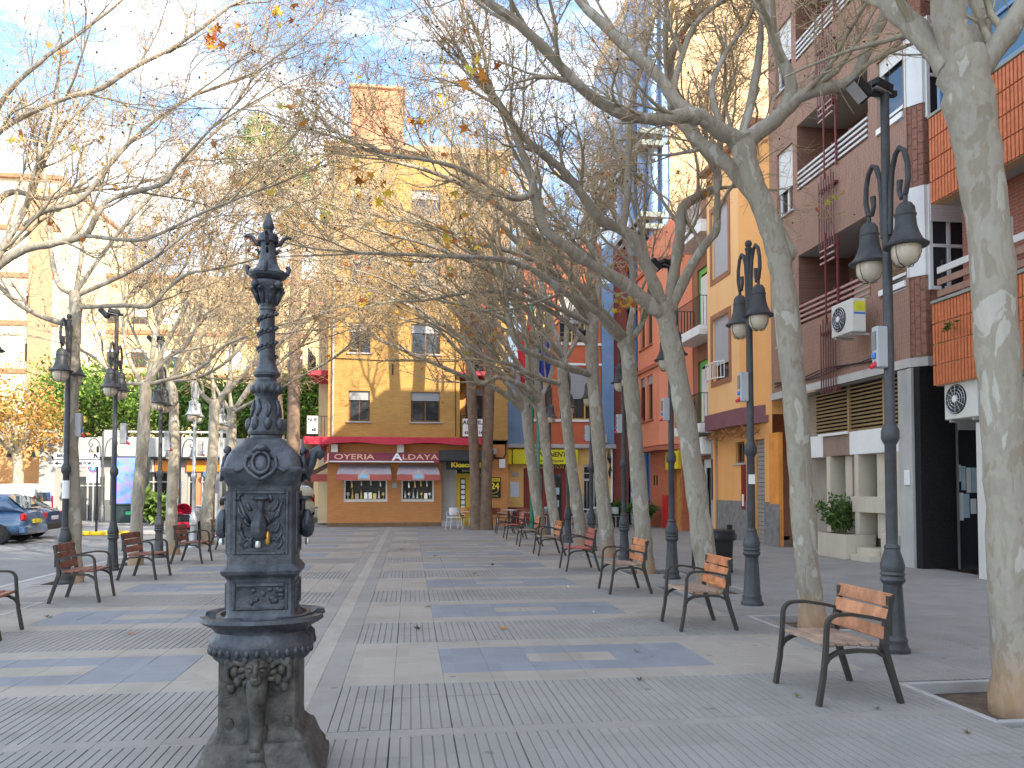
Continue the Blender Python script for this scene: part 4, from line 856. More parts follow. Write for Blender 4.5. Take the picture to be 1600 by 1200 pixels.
ORS = M('orange_sign', (.85, .25, .01), .5, .05, 1, 0)
for (a, e) in ((-13.7, -12.85), (-12.05, -11.0), (-10.6, -9.0)): MB().box(a, YL-.12, 2.38, e, YL-.01, 2.9).build('orange_sign', ORS, ls)
lgp = MB().box(-12.8, YL-.14, 2.35, -12.1, YL-.01, 2.95).build('logo_panel', WHITE, ls)
MB().tube([(-12.62+.02, YL-.16, 2.5), (-12.45, YL-.16, 2.46), (-12.3, YL-.16, 2.56), (-12.45, YL-.16, 2.65), (-12.62, YL-.16, 2.72), (-12.48, YL-.16, 2.83), (-12.3, YL-.16, 2.8)], .035, 6).build('logo_stroke', M('logo_grey', (.4, .33, .3), .6), lgp)
b = MB(); b.lathe([(.26, 0), (.28, .02), (.26, .04)], 24); q = b.build('logo_ring', M('logo_grey', (.4, .33, .3)), lgp, loc=(-12.45, YL-.15, 2.65)); q.rotation_euler = (R(90), 0, 0)
MB().box(-10.2, YL-.1, 0, -9.95, YL-.02, 2.3).build('terracotta_jamb', M('terracotta_jamb', (.5, .2, .1), .8), ls)
railing(ls, [(-13.5, YL-.2), (-8.4, YL-.2)], 3.95, 4.25, GREYC, .9, .03)
MB().prism([(-17.0, 0), (-16.3, 0), (-16.3, 2.6), (-17.0, 3.9)], 'y', YL-.6, YL-.02).build('wing_wall', fp_, ls)
MB().box(-15.2, YL+2.2, 3.96, -14.5, YL+3, 4.5).build('roof_unit', WHITE, ls)
wl = thing('orange_wall', 'sunlit orange garden wall beside the parked white van', 'wall', (-21.4, 41.0, 0))
MB().box(-8, 0, 0, 4.2, .4, 4.3, bv=.02).build('wall_panel', M('ochre_wall', (.62, .32, .13), .9, .1, .8, .2, stain=.25), wl); MB().box(-8.05, -.05, 4.3, 4.25, .45, 4.42).build('coping', GREYC, wl)
# far blocks
def far_block(name, label, mat, x0, x1, y, z1, cols, fl, fh, z0=3.4, extra=None, band=None, depth=14):
    o = thing(name, label, 'building'); ops = []
    wdt = (x1-x0)/cols
    for k in range(fl):
        for c in range(cols): u = x0+(c+.5)*wdt; ops.append((u-.62, u+.62, z0+k*fh, z0+k*fh+1.5))
    b = MB(); facade(b, FS(y), x0, x1, 0, z1, ops, .25); shell(b, x0, y, x1, y+depth, 0, z1, 'NEWT'); b.build('wall', mat, o)
    for q in ops: window(o, FS(y), *q, .15, WOODB, PANE, (.5,), (), random.choice((.2, .4, .6, 1.0)), BLINDW, None, .07)
    if band:
        for k in range(fl): MB().box(x0-.02, y-.12, z0+k*fh-.75, x1+.02, y-.004, z0+k*fh-.45).build('band_course', band, o)
    MB().box(x0-.15, y-.3, z1, x1+.15, y+depth, z1+.25).build('cornice', band or GREYC, o)
    return o
CRB = BRICK('cream_brick', (.70, .52, .27), (.64, .46, .23), (.55, .42, .26), .25, .07, 'x', .007)
far_block('cream_block', 'wide cream brick apartment block rising behind the shop building', CRB, -26, -7.7, 62, 17.4, 8, 4, 3.3, 4.0, band=M('brown_band', (.36, .17, .09), .8))
lt = far_block('pale_tower_block', 'pale tall block with railed roof terrace at the left edge', M('ivory_render', (.74, .62, .42), .85, .06, .5, .1), -40, -22.6, 54, 21.6, 6, 6, 3.1, 3.5, band=M('brown_band', (.36, .17, .09), .8))
railing(lt, [(-40, 54.1), (-22.7, 54.1)], 21.9, 24.2, GREYC, .45, .06, 2, name='roof_fence')
MB().box(-24.4, 53.86, 3, -23.0, 53.99, 21).build('brick_strip', BRICK('salmon_brick', (.60, .28, .15), (.54, .24, .13), (.5, .3, .2), .25, .07, 'x', .007), lt)
far_block('white_side_house', 'white house far down the side street behind the palm', M('white_render', (.76, .74, .70), .8, .05, .5, .1), -9.0, -3.0, 78, 13.5, 3, 4, 3.0, 3.6)
far_block('rear_block', 'tan block far behind the cafe building', M('tan_render', (.66, .48, .28), .85, .06, .5, .1), 4.5, 22, 60, 18, 6, 5, 3.2, 3.6)

# ================================================================== bench
WOODS = {}
def bench_wood(kind):
    c = {'orange': (.46, .155, .05), 'red': (.36, .08, .055), 'brown': (.21, .075, .045), 'worn': (.42, .175, .08)}[kind]
    m = M('bench_wood_'+kind, c, .6, .35, 7, .25, 80, col2=[min(1, v*1.45+.04) for v in c], objrand=.2); return m
SEATW = M('bench_seat_worn', (.30, .21, .155), .75, .35, 6, .4, 70, objrand=.15)
BFR = M('bench_iron', (.055, .05, .045), .5, .25, 8, .2, 90, metal=.4)
def arc(c, r, a0, a1, n): return [(c[0]+r*math.cos(R(a0+(a1-a0)*k/n)), c[1]+r*math.sin(R(a0+(a1-a0)*k/n))) for k in range(n+1)]
def make_bench(kind):
    t = thing('bench', '', 'bench', group='wooden armchair benches')
    W = .34   # half length; local x = towards the front, y along the seat
    for s in (-1, 1):
        y = s*W
        fl_ = [(.31, 0), (.265, .25), (.25, .40), (.245, .52)]+arc((.155, .575), .09, -5, 95, 6)[1:]+[(.0, .655), (-.15, .63), (-.225, .615)]
        fl_ = [(.31, 0), (.27, .22), (.25, .40), (.24, .56)]+arc((.15, .57), .09, 0, 90, 6)[1:]+[(.05, .662), (-.12, .635), (-.225, .61)]
        MB().tube([(u, y, z) for u, z in fl_], [1.15, 1.1, 1.05, 1]+[.95]*(len(fl_)-4), flat=(.042, .026)).build('front_leg_and_arm', BFR, t)
        MB().tube([(u, y, z) for u, z in ((-.34, 0), (-.27, .22), (-.215, .40), (-.23, .58), (-.285, .80))], [1.05, 1.15, 1.3, 1.1, .8], flat=(.042, .034)).build('rear_leg', BFR, t)
        MB().tube([(u, y, z) for u, z in ((.275, .27), (.235, .345), (.16, .385), (0, .395), (-.14, .385), (-.22, .345), (-.255, .27))], [.9, 1.1, 1, 1, 1, 1.1, .9], flat=(.038, .028)).build('seat_bracket', BFR, t)
    wm = bench_wood(kind)
    for k, (u, z, wd) in enumerate(((.2, .418, .085), (.105, .424, .085), (.01, .422, .085), (-.085, .416, .085), (-.165, .412, .055))):
        MB().box(u-wd/2, -W+.025, z, u+wd/2, W-.025, z+.028, bv=.006).build('seat_slat', SEATW if kind in ('orange', 'worn') else wm, t)
    for k, (u, z, h) in enumerate(((-.205, .470, .100), (-.228, .592, .104), (-.258, .704, .106))):
        b = MB(); b.box(-.016, -W-.012, 0, .016, W+.012, h, bv=.007)
        o = b.build('back_slat', wm, t); o.location = (u, 0, z); o.rotation_euler = (0, R(-12), 0)
    for s in (-1, 1): MB().box(-.27, s*W-.02, .5, -.245, s*W+.02, .79).build('slat_bracket', BFR, t)
    return t
BR = [(5.83, 'worn', 'orange-brown slatted wooden armchair bench nearest on the right, beside the big plane tree'),
      (8.83, 'orange', 'orange slatted armchair bench second from the right, in front of the black litter bin'),
      (11.92, 'orange', 'bright orange armchair bench third from the right foreground'),
      (15.15, 'red', 'dark red armchair bench, fourth in the right-hand row'),
      (18.6, 'orange', 'small orange armchair bench, fifth in the right-hand row'),
      (21.6, 'orange', 'small orange armchair bench, sixth in the right-hand row'),
      (24.6, 'red', 'small reddish armchair bench, seventh in the right-hand row near the cafe'),
      (27.4, 'brown', 'farthest armchair bench of the right-hand row by the palm trunks')]
BL = [(9.2, 'brown', 'brown armchair bench cut off by the left edge of the picture'), (12.0, 'brown', 'brown armchair bench in front of the first left lamp post'),
      (14.75, 'brown', 'reddish brown armchair bench on the left, second from the left edge lamp'), (17.7, 'brown', 'brown armchair bench on the left beside the sunlit tree trunks'), (20.9, 'brown', 'brown armchair bench half hidden behind the iron fountain')]
protos = {}
rb2 = random.Random(11)
def place_bench(x, y, rz, kind, label):
    if kind not in protos: o = protos[kind] = make_bench(kind)
    else: o = copy_tree(protos[kind])
    o.location = (x, y, .001); o.rotation_euler = (0, 0, rz); o['label'] = label
for y, kind, lab in BR: place_bench(3.29+rb2.uniform(-.02, .02), y, R(180+rb2.uniform(-2, 2)), kind, lab)
for y, kind, lab in BL: place_bench(-4.62+rb2.uniform(-.03, .03), y, R(rb2.uniform(-4, 8)), kind, lab)

# ================================================================== street lamps
GLOBE = bpy.data.materials.new('lamp_globe'); GLOBE.use_nodes = True
p_ = GLOBE.node_tree.nodes['Principled BSDF']; p_.inputs['Base Color'].default_value = (.62, .52, .40, 1); p_.inputs['Roughness'].default_value = .25; p_.inputs['Subsurface Weight'].default_value = .2
gt = GLOBE.node_tree; gw = node(gt, 'ShaderNodeTexWave', Scale=22.0); gw.wave_type = 'BANDS'; gg = node(gt, 'ShaderNodeTexCoord'); gt.links.new(gg.outputs['Object'], gw.inputs['Vector']); add_bump(gt, p_, None, 1, .25, .01, gw.outputs['Fac'])
def make_lamp(mat, flood):
    t = thing('street_lamp', '', 'street lamp', group='double bell street lamps')
    MB().lathe([(.15, 0), (.15, .035), (.135, .05), (.125, .09), (.13, .12), (.115, .15), (.112, .17), (.088, .62), (.085, .66)], 20, flute=(.16, .64)).build('base', mat, t, smooth=35)
    MB().lathe([(.085, .65), (.11, .68), (.12, .70), (.105, .735), (.118, .755), (.105, .78), (.112, .80), (.115, .84), (.10, .90), (.075, .98), (.07, 1.0), (.078, 1.01), (.07, 1.03), (.056, 1.05)], 12).build('collar', mat, t, smooth=35)
    ztop = 5.55 if flood else 4.9
    MB().lathe([(.055, 1.04), (.054, 2.02), (.07, 2.05), (.085, 2.08), (.085, 2.16), (.07, 2.2), (.05, 2.24), (.047, 3.4), (.042, 4.3), (.042, ztop)], 14).build('post', mat, t, smooth=35)
    MB().lathe([(.05, 0), (.052, .02), (.03, .04), (.045, .06), (.05, .09), (.035, .125), (0, .14)], 12, (0, 0, ztop)).build('finial', mat, t, smooth=40)
    for s in (-1, 1):
        yy = s*.30
        pts = [(0, s*.06, 4.10), (0, s*.075, 4.5), (0, s*.10, 4.72), (0, s*.16, 4.86), (0, s*.225, 4.90), (0, s*.30, 4.84), (0, s*.345, 4.70), (0, s*.35, 4.55), (0, s*.31, 4.42), (0, s*.245, 4.40), (0, s*.21, 4.48), (0, s*.225, 4.58)]
        a = MB().tube(pts, [.026]*8+[.026, .025, .024, .03], 8).build('arm', mat, t, smooth=50)
        MB().lathe([(.03, 0), (.03, .04)], 8, (0, s*.055, 4.2)).build('arm_clamp', mat, a)
        bl = MB().lathe([(.20, 3.905), (.205, 3.92), (.185, 3.93), (.15, 3.965), (.12, 4.03), (.10, 4.10), (.092, 4.19), (.098, 4.20), (.098, 4.215), (.09, 4.225), (.085, 4.28), (.055, 4.325), (.02, 4.34), (.02, 4.40)], 20, (0, yy, 0)).build('bell_shade', mat, t, smooth=35)
        MB().lathe([(0, 3.72), (.05, 3.725), (.095, 3.75), (.125, 3.80), (.132, 3.86), (.13, 3.915)], 18, (0, yy, 0)).build('globe', GLOBE, bl, smooth=60)
        g = MB()
        for k in range(4):
            a_ = k*math.pi/2+.4; g.tube([(math.cos(a_)*r, yy+math.sin(a_)*r, z) for r, z in ((.16, 3.92), (.155, 3.82), (.11, 3.735), (.02, 3.708))], .005, 4)
        g.build('globe_guard', mat, bl)
    if flood:
        fl_ = MB().box(-.28, -.03, ztop-.03, .12, .03, ztop+.02).build('floodlight_bracket', BLACKM, t)
        for k, dx in enumerate((-.26, -.06)):
            h = MB().box(-.12, -.09, -.05, .12, .09, .05, bv=.02).build('floodlight', BLACKM, t); h.location = (dx, 0, ztop+.02+.03*k); h.rotation_euler = (0, R(48 if k == 0 else 10), .3*k)
            MB().box(-.1, -.075, -.056, .1, .075, -.051).build('floodlight_lens', STEEL, h)
    return t
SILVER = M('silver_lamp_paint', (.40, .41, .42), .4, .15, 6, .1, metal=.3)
lp = {}
BOXM = M('socket_box_grey', (.42, .43, .44), .5, .05, 3, 0)
def place_lamp(x, y, kind, label, box_side=0, rz=0):
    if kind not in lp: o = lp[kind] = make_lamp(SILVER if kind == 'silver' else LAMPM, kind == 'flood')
    else: o = copy_tree(lp[kind])
    o.location = (x, y, 0); o.rotation_euler = (0, 0, rz); o['label'] = label
    return o
LR = [(4.70, 7.21, 'flood', 'double bell street lamp with floodlight, nearest on the right'), (4.65, 10.31, 'plain', 'double bell street lamp with ball finial in front of the orange house'), (4.59, 13.45, 'flood', 'double bell street lamp with floodlight behind the orange bench, third on the right'),
      (4.60, 16.6, 'plain', 'double bell street lamp fourth on the right, in front of the blue columns'), (4.6, 19.7, 'flood', 'double bell street lamp fifth on the right, by the cafe grille door'), (4.6, 22.7, 'plain', 'double bell street lamp sixth on the right, in front of the cafe front'), (4.6, 25.7, 'plain', 'farthest double bell lamp of the right row, between cafe trunks')]
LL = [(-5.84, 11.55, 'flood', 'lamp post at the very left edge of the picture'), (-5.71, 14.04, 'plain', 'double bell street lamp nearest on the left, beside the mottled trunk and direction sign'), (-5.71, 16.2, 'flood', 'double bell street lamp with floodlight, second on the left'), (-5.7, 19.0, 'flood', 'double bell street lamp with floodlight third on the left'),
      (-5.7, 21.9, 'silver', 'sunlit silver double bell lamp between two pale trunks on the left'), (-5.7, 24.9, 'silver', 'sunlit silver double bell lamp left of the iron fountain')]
BOXES = []
for x, y, k, lab in LR+LL:
    o = place_lamp(x, y, k, lab)
    if x < 0: o.scale = (.9, .9, .9)
    if (x, y) in ((4.70, 7.21), (4.65, 10.31), (4.59, 13.45), (4.6, 16.6), (4.6, 19.7), (-5.71, 14.04), (-5.71, 16.2), (-5.7, 19.0), (-5.7, 21.9)): BOXES.append((x, y, lab))
bp = None; BLUEP = M('blue_socket', (.05, .2, .55), .4); REDP = M('red_socket', (.6, .03, .05), .4)
near = {7.21: 'nearest right lamp post', 10.31: 'lamp post before the orange house', 13.45: 'third lamp post on the right', 16.6: 'fourth lamp post on the right', 19.7: 'fifth lamp post on the right', 14.04: 'first left lamp post', 16.2: 'second left lamp post', 19.0: 'third left lamp post', 21.9: 'silver left lamp post'}
for x, y, lab in BOXES:
    if bp is None:
        bp = thing('socket_box', '', 'socket box', group='socket boxes on the lamp posts')
        MB().box(-.06, -.15, .06, .06, -.05, .47, bv=.012).build('case', BOXM, bp); MB().box(-.07, -.135, .24, -.059, -.065, .42).build('window_flap', M('smoked_flap', (.2, .2, .2), .2), bp)
        MB().box(-.085, -.13, .15, -.059, -.075, .21, bv=.01).build('blue_socket', BLUEP, bp); MB().tube([(-.05, -.11, .10), (-.11, -.11, .06)], [.03, .022], 8).build('red_socket', REDP, bp)
        o = bp
    else: o = copy_tree(bp)
    o.location = (x-(.1 if x > 0 else -.1), y+.09, 2.72 if x > 0 else 2.4); o.rotation_euler = (0, 0, R(0 if x > 0 else 180)); o['label'] = 'grey socket box strapped to the '+near[y]
# sticker on lamps
st = MB().box(-.059, -.062, 1.55, .03, -.056, 1.68).build('paper_sticker', SW); st.location = (4.65, 10.31, .1); tag(st, 'torn white sticker on the lamp post before the orange house', 'sticker')
st = MB().lathe([(.0565, 0), (.0565, .3)], 14).build('paper_wrap', SW); st.location = (-5.71, 14.04, 1.42); tag(st, 'white paper notice wrapped round the nearest left lamp post', 'notice')

# ================================================================== far scroll lamps, signs, advertising panel
def scroll_lamp(x, y, label):
    t = thing('scroll_lamp', label, 'street lamp', (x, y, .05), group='scroll-armed lamps across the street')
    MB().lathe([(.13, 0), (.12, .7), (.06, .8), (.05, 1.0), (.045, 3.9), (.03, 4.0), (0, 4.1)], 10).build('post', IRON, t, smooth=35)
    for s in (-1, 1):
        pts = [(s*.08, 0, 2.9), (s*.1, 0, 3.3), (s*.18, 0, 3.6), (s*.34, 0, 3.75), (s*.5, 0, 3.72), (s*.6, 0, 3.58), (s*.58, 0, 3.42), (s*.48, 0, 3.36), (s*.42, 0, 3.45), (s*.47, 0, 3.52)]
        MB().tube(pts, .025, 6).build('arm', IRON, t); bl = MB().lathe([(.16, 2.95), (.1, 3.02), (.07, 3.12), (.065, 3.22), (.02, 3.3), (.01, 3.4)], 12, (s*.52, 0, 0)).build('bell_shade', IRON, t, smooth=35)
        MB().ball((s*.52, 0, 2.92), (.1, .1, .1), 10, 6).build('globe', GLOBE, bl, smooth=180)
    return t
scroll_lamp(-13.6, 37.2, 'black scroll-armed lamp behind the parking sign'); scroll_lamp(-10.3, 37.2, 'black scroll-armed lamp in front of the orange shop sign'); scroll_lamp(-17.6, 38.5, 'black scroll-armed lamp in front of the orange garden wall')
ds_ = thing('direction_sign', 'white two-panel direction sign on a dark post behind the left lamp', 'sign', (-11.6, 28.8, .08))
MB().tube([(-.02, 0, 0), (-.02, 0, 2.95)], .045, 8).build('post', BLACKM, ds_); MB().tube([(.9, 0, 0), (.9, 0, 2.95)], .04, 8).build('post', BLACKM, ds_)
u_ = MB().box(-.50, -.06, 2.50, .98, -.02, 2.72, bv=.01).build('panel', SW, ds_); l_ = MB().box(-.50, -.06, 2.24, .98, -.02, 2.47, bv=.01).build('panel', SW, ds_)
text('BIRIVELLA', .145, BLACKP, u_, (-.08, -.065, 2.61), FACE_S, bold=.004); text('QUART DE POBLET', .125, BLACKP, l_, (.36, -.065, 2.355), FACE_S, bold=.003)
MB().prism([(-.46, 2.355), (-.36, 2.43), (-.36, 2.375), (-.24, 2.375), (-.24, 2.335), (-.36, 2.335), (-.36, 2.28)], 'y', -.07, -.061).build('arrow', BLACKP, l_)
MB().prism([(.80, 2.54), (.835, 2.54), (.835, 2.64), (.91, 2.54), (.94, 2.56), (.86, 2.69), (.80, 2.69)], 'y', -.07, -.061).build('arrow', BLACKP, u_)
ps = thing('parking_sign', 'white no-parking plate with blue disc on a thin grey pole', 'sign', (-13.75, 36.6, .05))
MB().tube([(0, 0, 0), (0, 0, 2.7)], .035, 8).build('pole', STEEL, ps); pl = MB().box(-.28, -.05, 1.75, .28, -.03, 2.75, bv=.01).build('plate', M('pale_blue_plate', (.55, .66, .75), .5), ps)
def disc(name, mat, parent, c, r, d): o = MB().lathe([(r, 0), (r, d)], 20).build(name, mat, parent); o.location = c; o.rotation_euler = (R(90), 0, 0); return o
disc('red_ring', M('red_ring_paint', (.5, .04, .06), .5), pl, (0, -.052, 2.42), .22, .008); disc('blue_disc', BLUEP, pl, (0, -.062, 2.42), .165, .008); MB().box(-.04, -.08, 2.33, .04, -.072, 2.51).build('figure', SW, pl)
ad = thing('advertising_panel', 'tall advertising panel with glowing blue-violet poster', 'advertising panel', (-12.35, 36.9, .05))
MB().box(-.75, -.12, 0, .75, .12, .75, bv=.03).build('base', M('green_black_metal', (.03, .05, .045), .4), ad); MB().box(-.78, -.14, .75, .82, .14, 2.95, bv=.04).build('frame', M('green_black_metal', (.03, .05, .045)), ad)
pm, pt, pp = newmat('blue_violet_poster'); n_ = node(pt, 'ShaderNodeTexNoise', Scale=2.0, Detail=6); g_ = node(pt, 'ShaderNodeTexCoord'); pt.links.new(g_.outputs['Object'], n_.inputs['Vector']); cr = node(pt, 'ShaderNodeValToRGB'); e = cr.color_ramp.elements
e[0].position = .35; e[0].color = (.06, .10, .62, 1); e[1].position = .7; e[1].color = (.35, .16, .62, 1); k_ = e.new(.5); k_.color = (.14, .26, .85, 1); pt.links.new(n_.outputs['Fac'], cr.inputs[0]); pt.links.new(cr.outputs[0], pp.inputs['Base Color']); pp.inputs['Roughness'].default_value = .25
pp.inputs['Emission Strength'].default_value = .05; pt.links.new(cr.outputs[0], pp.inputs['Emission Color'])
po = MB().box(-.70, -.155, .85, .66, -.142, 2.88).build('poster', pm, ad); disc('poster_moon', M('poster_moon', (.7, .68, .6), .5), po, (.42, -.157, 2.6), .13, .006)
nb = MB().box(-.1, -.07, .35, .25, -.0, .5).build('green_label', M('green_label', (.05, .5, .2), .4), ad); nb.location = (0, -.06, 0)
for x, lab in ((-10.9, 'white menu board leaning outside the orange-signed shop'),):
    mbd = thing('menu_board', lab, 'board', (x, 38.6, .05)); MB().prism([(-.3, 0), (-.22, 0), (.02, 1.9), (-.05, 1.9)], 'x', -.32, .32).build('panel', WHITE, mbd); MB().box(-.26, -.24, 1.2, .26, -.2, 1.5).build('picture', ORS, mbd)
# small blue lamp sign
bs = MB().lathe([(.0, 0), (.16, 0), (.16, .05), (0, .05)], 18).build('round_sign', BLUEP); bs.location = (-9.6, YL-.4, 2.25); bs.rotation_euler = (R(90), 0, 0); tag(bs, 'small round blue sign hanging outside the brown shop', 'sign')
# flag poles in front of the cafe
GRNP = M('green_pole_paint', (.02, .19, .12), .4, .1); 
for k, (x, col, lab) in enumerate(((4.55, (.55, .03, .03), 'green flag pole with a red flag in front of the cafe'), (4.78, (.03, .05, .3), 'green flag pole with a dark blue flag in front of the cafe'))):
    t = thing('flag_pole', lab, 'flag pole', (x, 29.2, 0)); MB().lathe([(.09, 0), (.07, 3), (.05, 9.4), (0, 9.45)], 10).build('pole', M('grey_green_pole', (.10, .26, .2), .4) if k else GRNP, t, smooth=40)
    f = MB()
    for i in range(6):
        for z in range(8):
            def q(u, v): return (.06+.5*u*(1-.3*v)+.0, .12*math.sin(u*8+v*2), 7.9-1.9*v-.9*u*(1-.2*v))
            s = -1 if k == 0 else 1; P = [q(i/6, z/8), q((i+1)/6, z/8), q((i+1)/6, (z+1)/8), q(i/6, (z+1)/8)]; f.quad(*[(s*p[0], p[1], p[2]) for p in P])
    f.build('flag', M('flag_%d' % k, col, .8, .2, 4), t, smooth=True)
# ================================================================== cast-iron fountain
FI = M('fountain_iron', (.036, .043, .058), .42, .45, 9, .5, 42, metal=.25, col2=(.095, .102, .118), spec=.5, coords='obj')
FIW = M('fountain_iron_worn', (.046, .045, .046), .55, .5, 10, .6, 45, metal=.2, col2=(.125, .115, .10), spec=.4, coords='obj')
ft_ = thing('drinking_fountain', 'tall dark cast-iron drinking fountain with lion leg, basins and finial', 'fountain', (-.83, 4.72, 0), R(3)); ft_.scale = (.90, .90, .99)
def fp(name, mat=FI, parent=ft_): return lambda b, sm=35: b.build(name, mat, parent, smooth=sm)
SQ = 16
k2 = 1/ (2**(1/SQ))   # rounded-square half width -> lathe radius factor at the flats is 1
def sq(prof, n=64): return MB().lathe(prof, n, power=SQ)
fp('plinth', FIW)(sq([(.40, -.01), (.40, .03), (.37, .05), (.355, .09), (.33, .15), (.315, .19), (.30, .215), (.27, .225), (.262, .235)]))
for a in range(4):     # corner claws of the plinth
    b = MB(); b.M = Matrix.Rotation(R(45+90*a), 4, 'Z'); b.tube([(.46, 0, .0), (.44, 0, .06), (.385, 0, .13), (.345, 0, .21), (.30, 0, .26)], [.06, .065, .05, .035, .02], 8); fp('corner_claw', FIW)(b, 60)
fp('lower_shaft', FIW)(sq([(.262, .23), (.245, .25), (.24, .30), (.24, .66), (.25, .70), (.25, .74)]))
for a in range(4):
    rot = Matrix.Rotation(R(90*a), 4, 'Z')
    # half-round basin on each side
    b = MB(); b.M = rot; prof = [(.12, .60), (.23, .615), (.29, .66), (.318, .72), (.312, .765), (.285, .79), (.28, .805), (.305, .83), (.35, .85), (.378, .868), (.37, .89), (.325, .892), (.30, .872), (.20, .855), (.05, .85)]
    if a % 2: prof = [(r*.72, z) for r, z in prof]
    vs = []; fs = []; n = 21
    for (r, z) in prof:
        for k in range(n): t = math.pi*k/(n-1); vs.append((r*math.cos(t), -.10-r*math.sin(t)*.70, z))
    for i in range(len(prof)-1):
        for k in range(n-1): q = i*n+k; fs.append((q, q+1, q+1+n, q+n))
    fs.append(tuple(i*n for i in range(len(prof)))); fs.append(tuple(i*n+n-1 for i in range(len(prof)))); b.add(vs, fs); bs_ = fp('basin')(b, 50)
    g = MB(); g.M = rot
    for k in range(1, 16): t = math.pi*k/16; rr_ = .308*(1 if a % 2 == 0 else .72); g.ball((rr_*math.cos(t), -.10-rr_*.70*math.sin(t), .705), (.018, .018, .026), 6, 4)
    g.build('beading', FI, bs_, smooth=180)
    if a % 2: continue
    # lion mask, leg and paw under the basin
    b = MB(); b.M = rot
    b.tube([(0, -.25, .30), (0, -.27, .20), (0, -.30, .15), (0, -.34, .12)], [.06, .055, .06, .055], 12)
    b.tube([(0, -.285, .58), (0, -.315, .52), (0, -.315, .42), (0, -.295, .32), (0, -.295, .22), (0, -.31, .16)], [.06, .064, .052, .042, .038, .048], 12)
    b.ball((0, -.335, .10), (.07, .065, .045), 12, 6)
    for k in range(4): b.ball((-.054+.036*k, -.38+.012*abs(k-1.5), .085), (.02, .036, .026), 8, 5)
    lg_ = fp('lion_leg', FIW)(b, 180)
    b = MB(); b.M = rot
    b.ball((0, -.295, .615), (.075, .07, .075), 12, 8); b.ball((0, -.352, .572), (.038, .052, .034), 10, 6); b.ball((0, -.398, .582), (.02, .012, .012), 8, 5); b.ball((0, -.345, .535), (.028, .036, .016), 10, 5); b.tube([(0, -.395, .585), (0, -.372, .63), (0, -.34, .67)], [.012, .016, .02], 8)
    for q in range(11): t_ = R(-35+250*q/10); b.tube([(.065*math.cos(t_), -.285, .605+.065*math.sin(t_)), (.098*math.cos(t_+.12), -.28, .605+.09*math.sin(t_+.12)), (.118*math.cos(t_+.3), -.262, .60+.11*math.sin(t_+.3))], [.016, .02, .008], 6)
    for s in (-1, 1):
        b.ball((s*.07, -.29, .672), (.022, .02, .026), 8, 6); b.ball((s*.034, -.352, .622), (.018, .016, .012), 8, 5); b.tube([(s*.012, -.358, .640), (s*.035, -.352, .648), (s*.058, -.335, .636)], [.008, .011, .007], 6)
        for q in range(5): b.ball((s*(.10+.018*q), -.262, .57-.018*q*(q % 2)+.02*q*((q+1) % 2)), (.028, .022, .034), 7, 5)
        b.tube([(s*.07, -.28, .64), (s*.13, -.27, .66), (s*.18, -.262, .63), (s*.185, -.258, .57), (s*.15, -.258, .54)], [.02, .022, .02, .018, .024], 7)
    b.build('lion_mask', FIW, lg_, smooth=180)
    for s in (-1, 1): d_ = MB(); d_.M = rot; d_.lathe([(.03, 0), (.028, .012), (.012, .02), (0, .02)], 12); q = d_.build('bolt_boss', FIW, ft_, smooth=40); q.matrix_local = rot @ Matrix.Translation((s*.17, -.242, .32)) @ Matrix.Rotation(R(90), 4, 'X') @ rot.inverted()
fp('waist')(sq([(.25, .74), (.225, .76), (.222, .86), (.235, .875), (.212, .895), (.205, .91), (.205, 1.10), (.215, 1.115), (.235, 1.13), (.24, 1.15), (.225, 1.165), (.21, 1.185)]))
fp('pedestal')(sq([(.207, 1.18), (.205, 1.20), (.205, 1.62), (.21, 1.635), (.222, 1.65), (.225, 1.665), (.235, 1.69), (.242, 1.71), (.242, 1.725), (.23, 1.735)]))
fp('hood')(MB().lathe([(.235, 1.73), (.232, 1.75), (.218, 1.79), (.19, 1.83), (.155, 1.86), (.14, 1.875), (.125, 1.895), (.10, 1.905)], 64, power=7))
rf = random.Random(21)
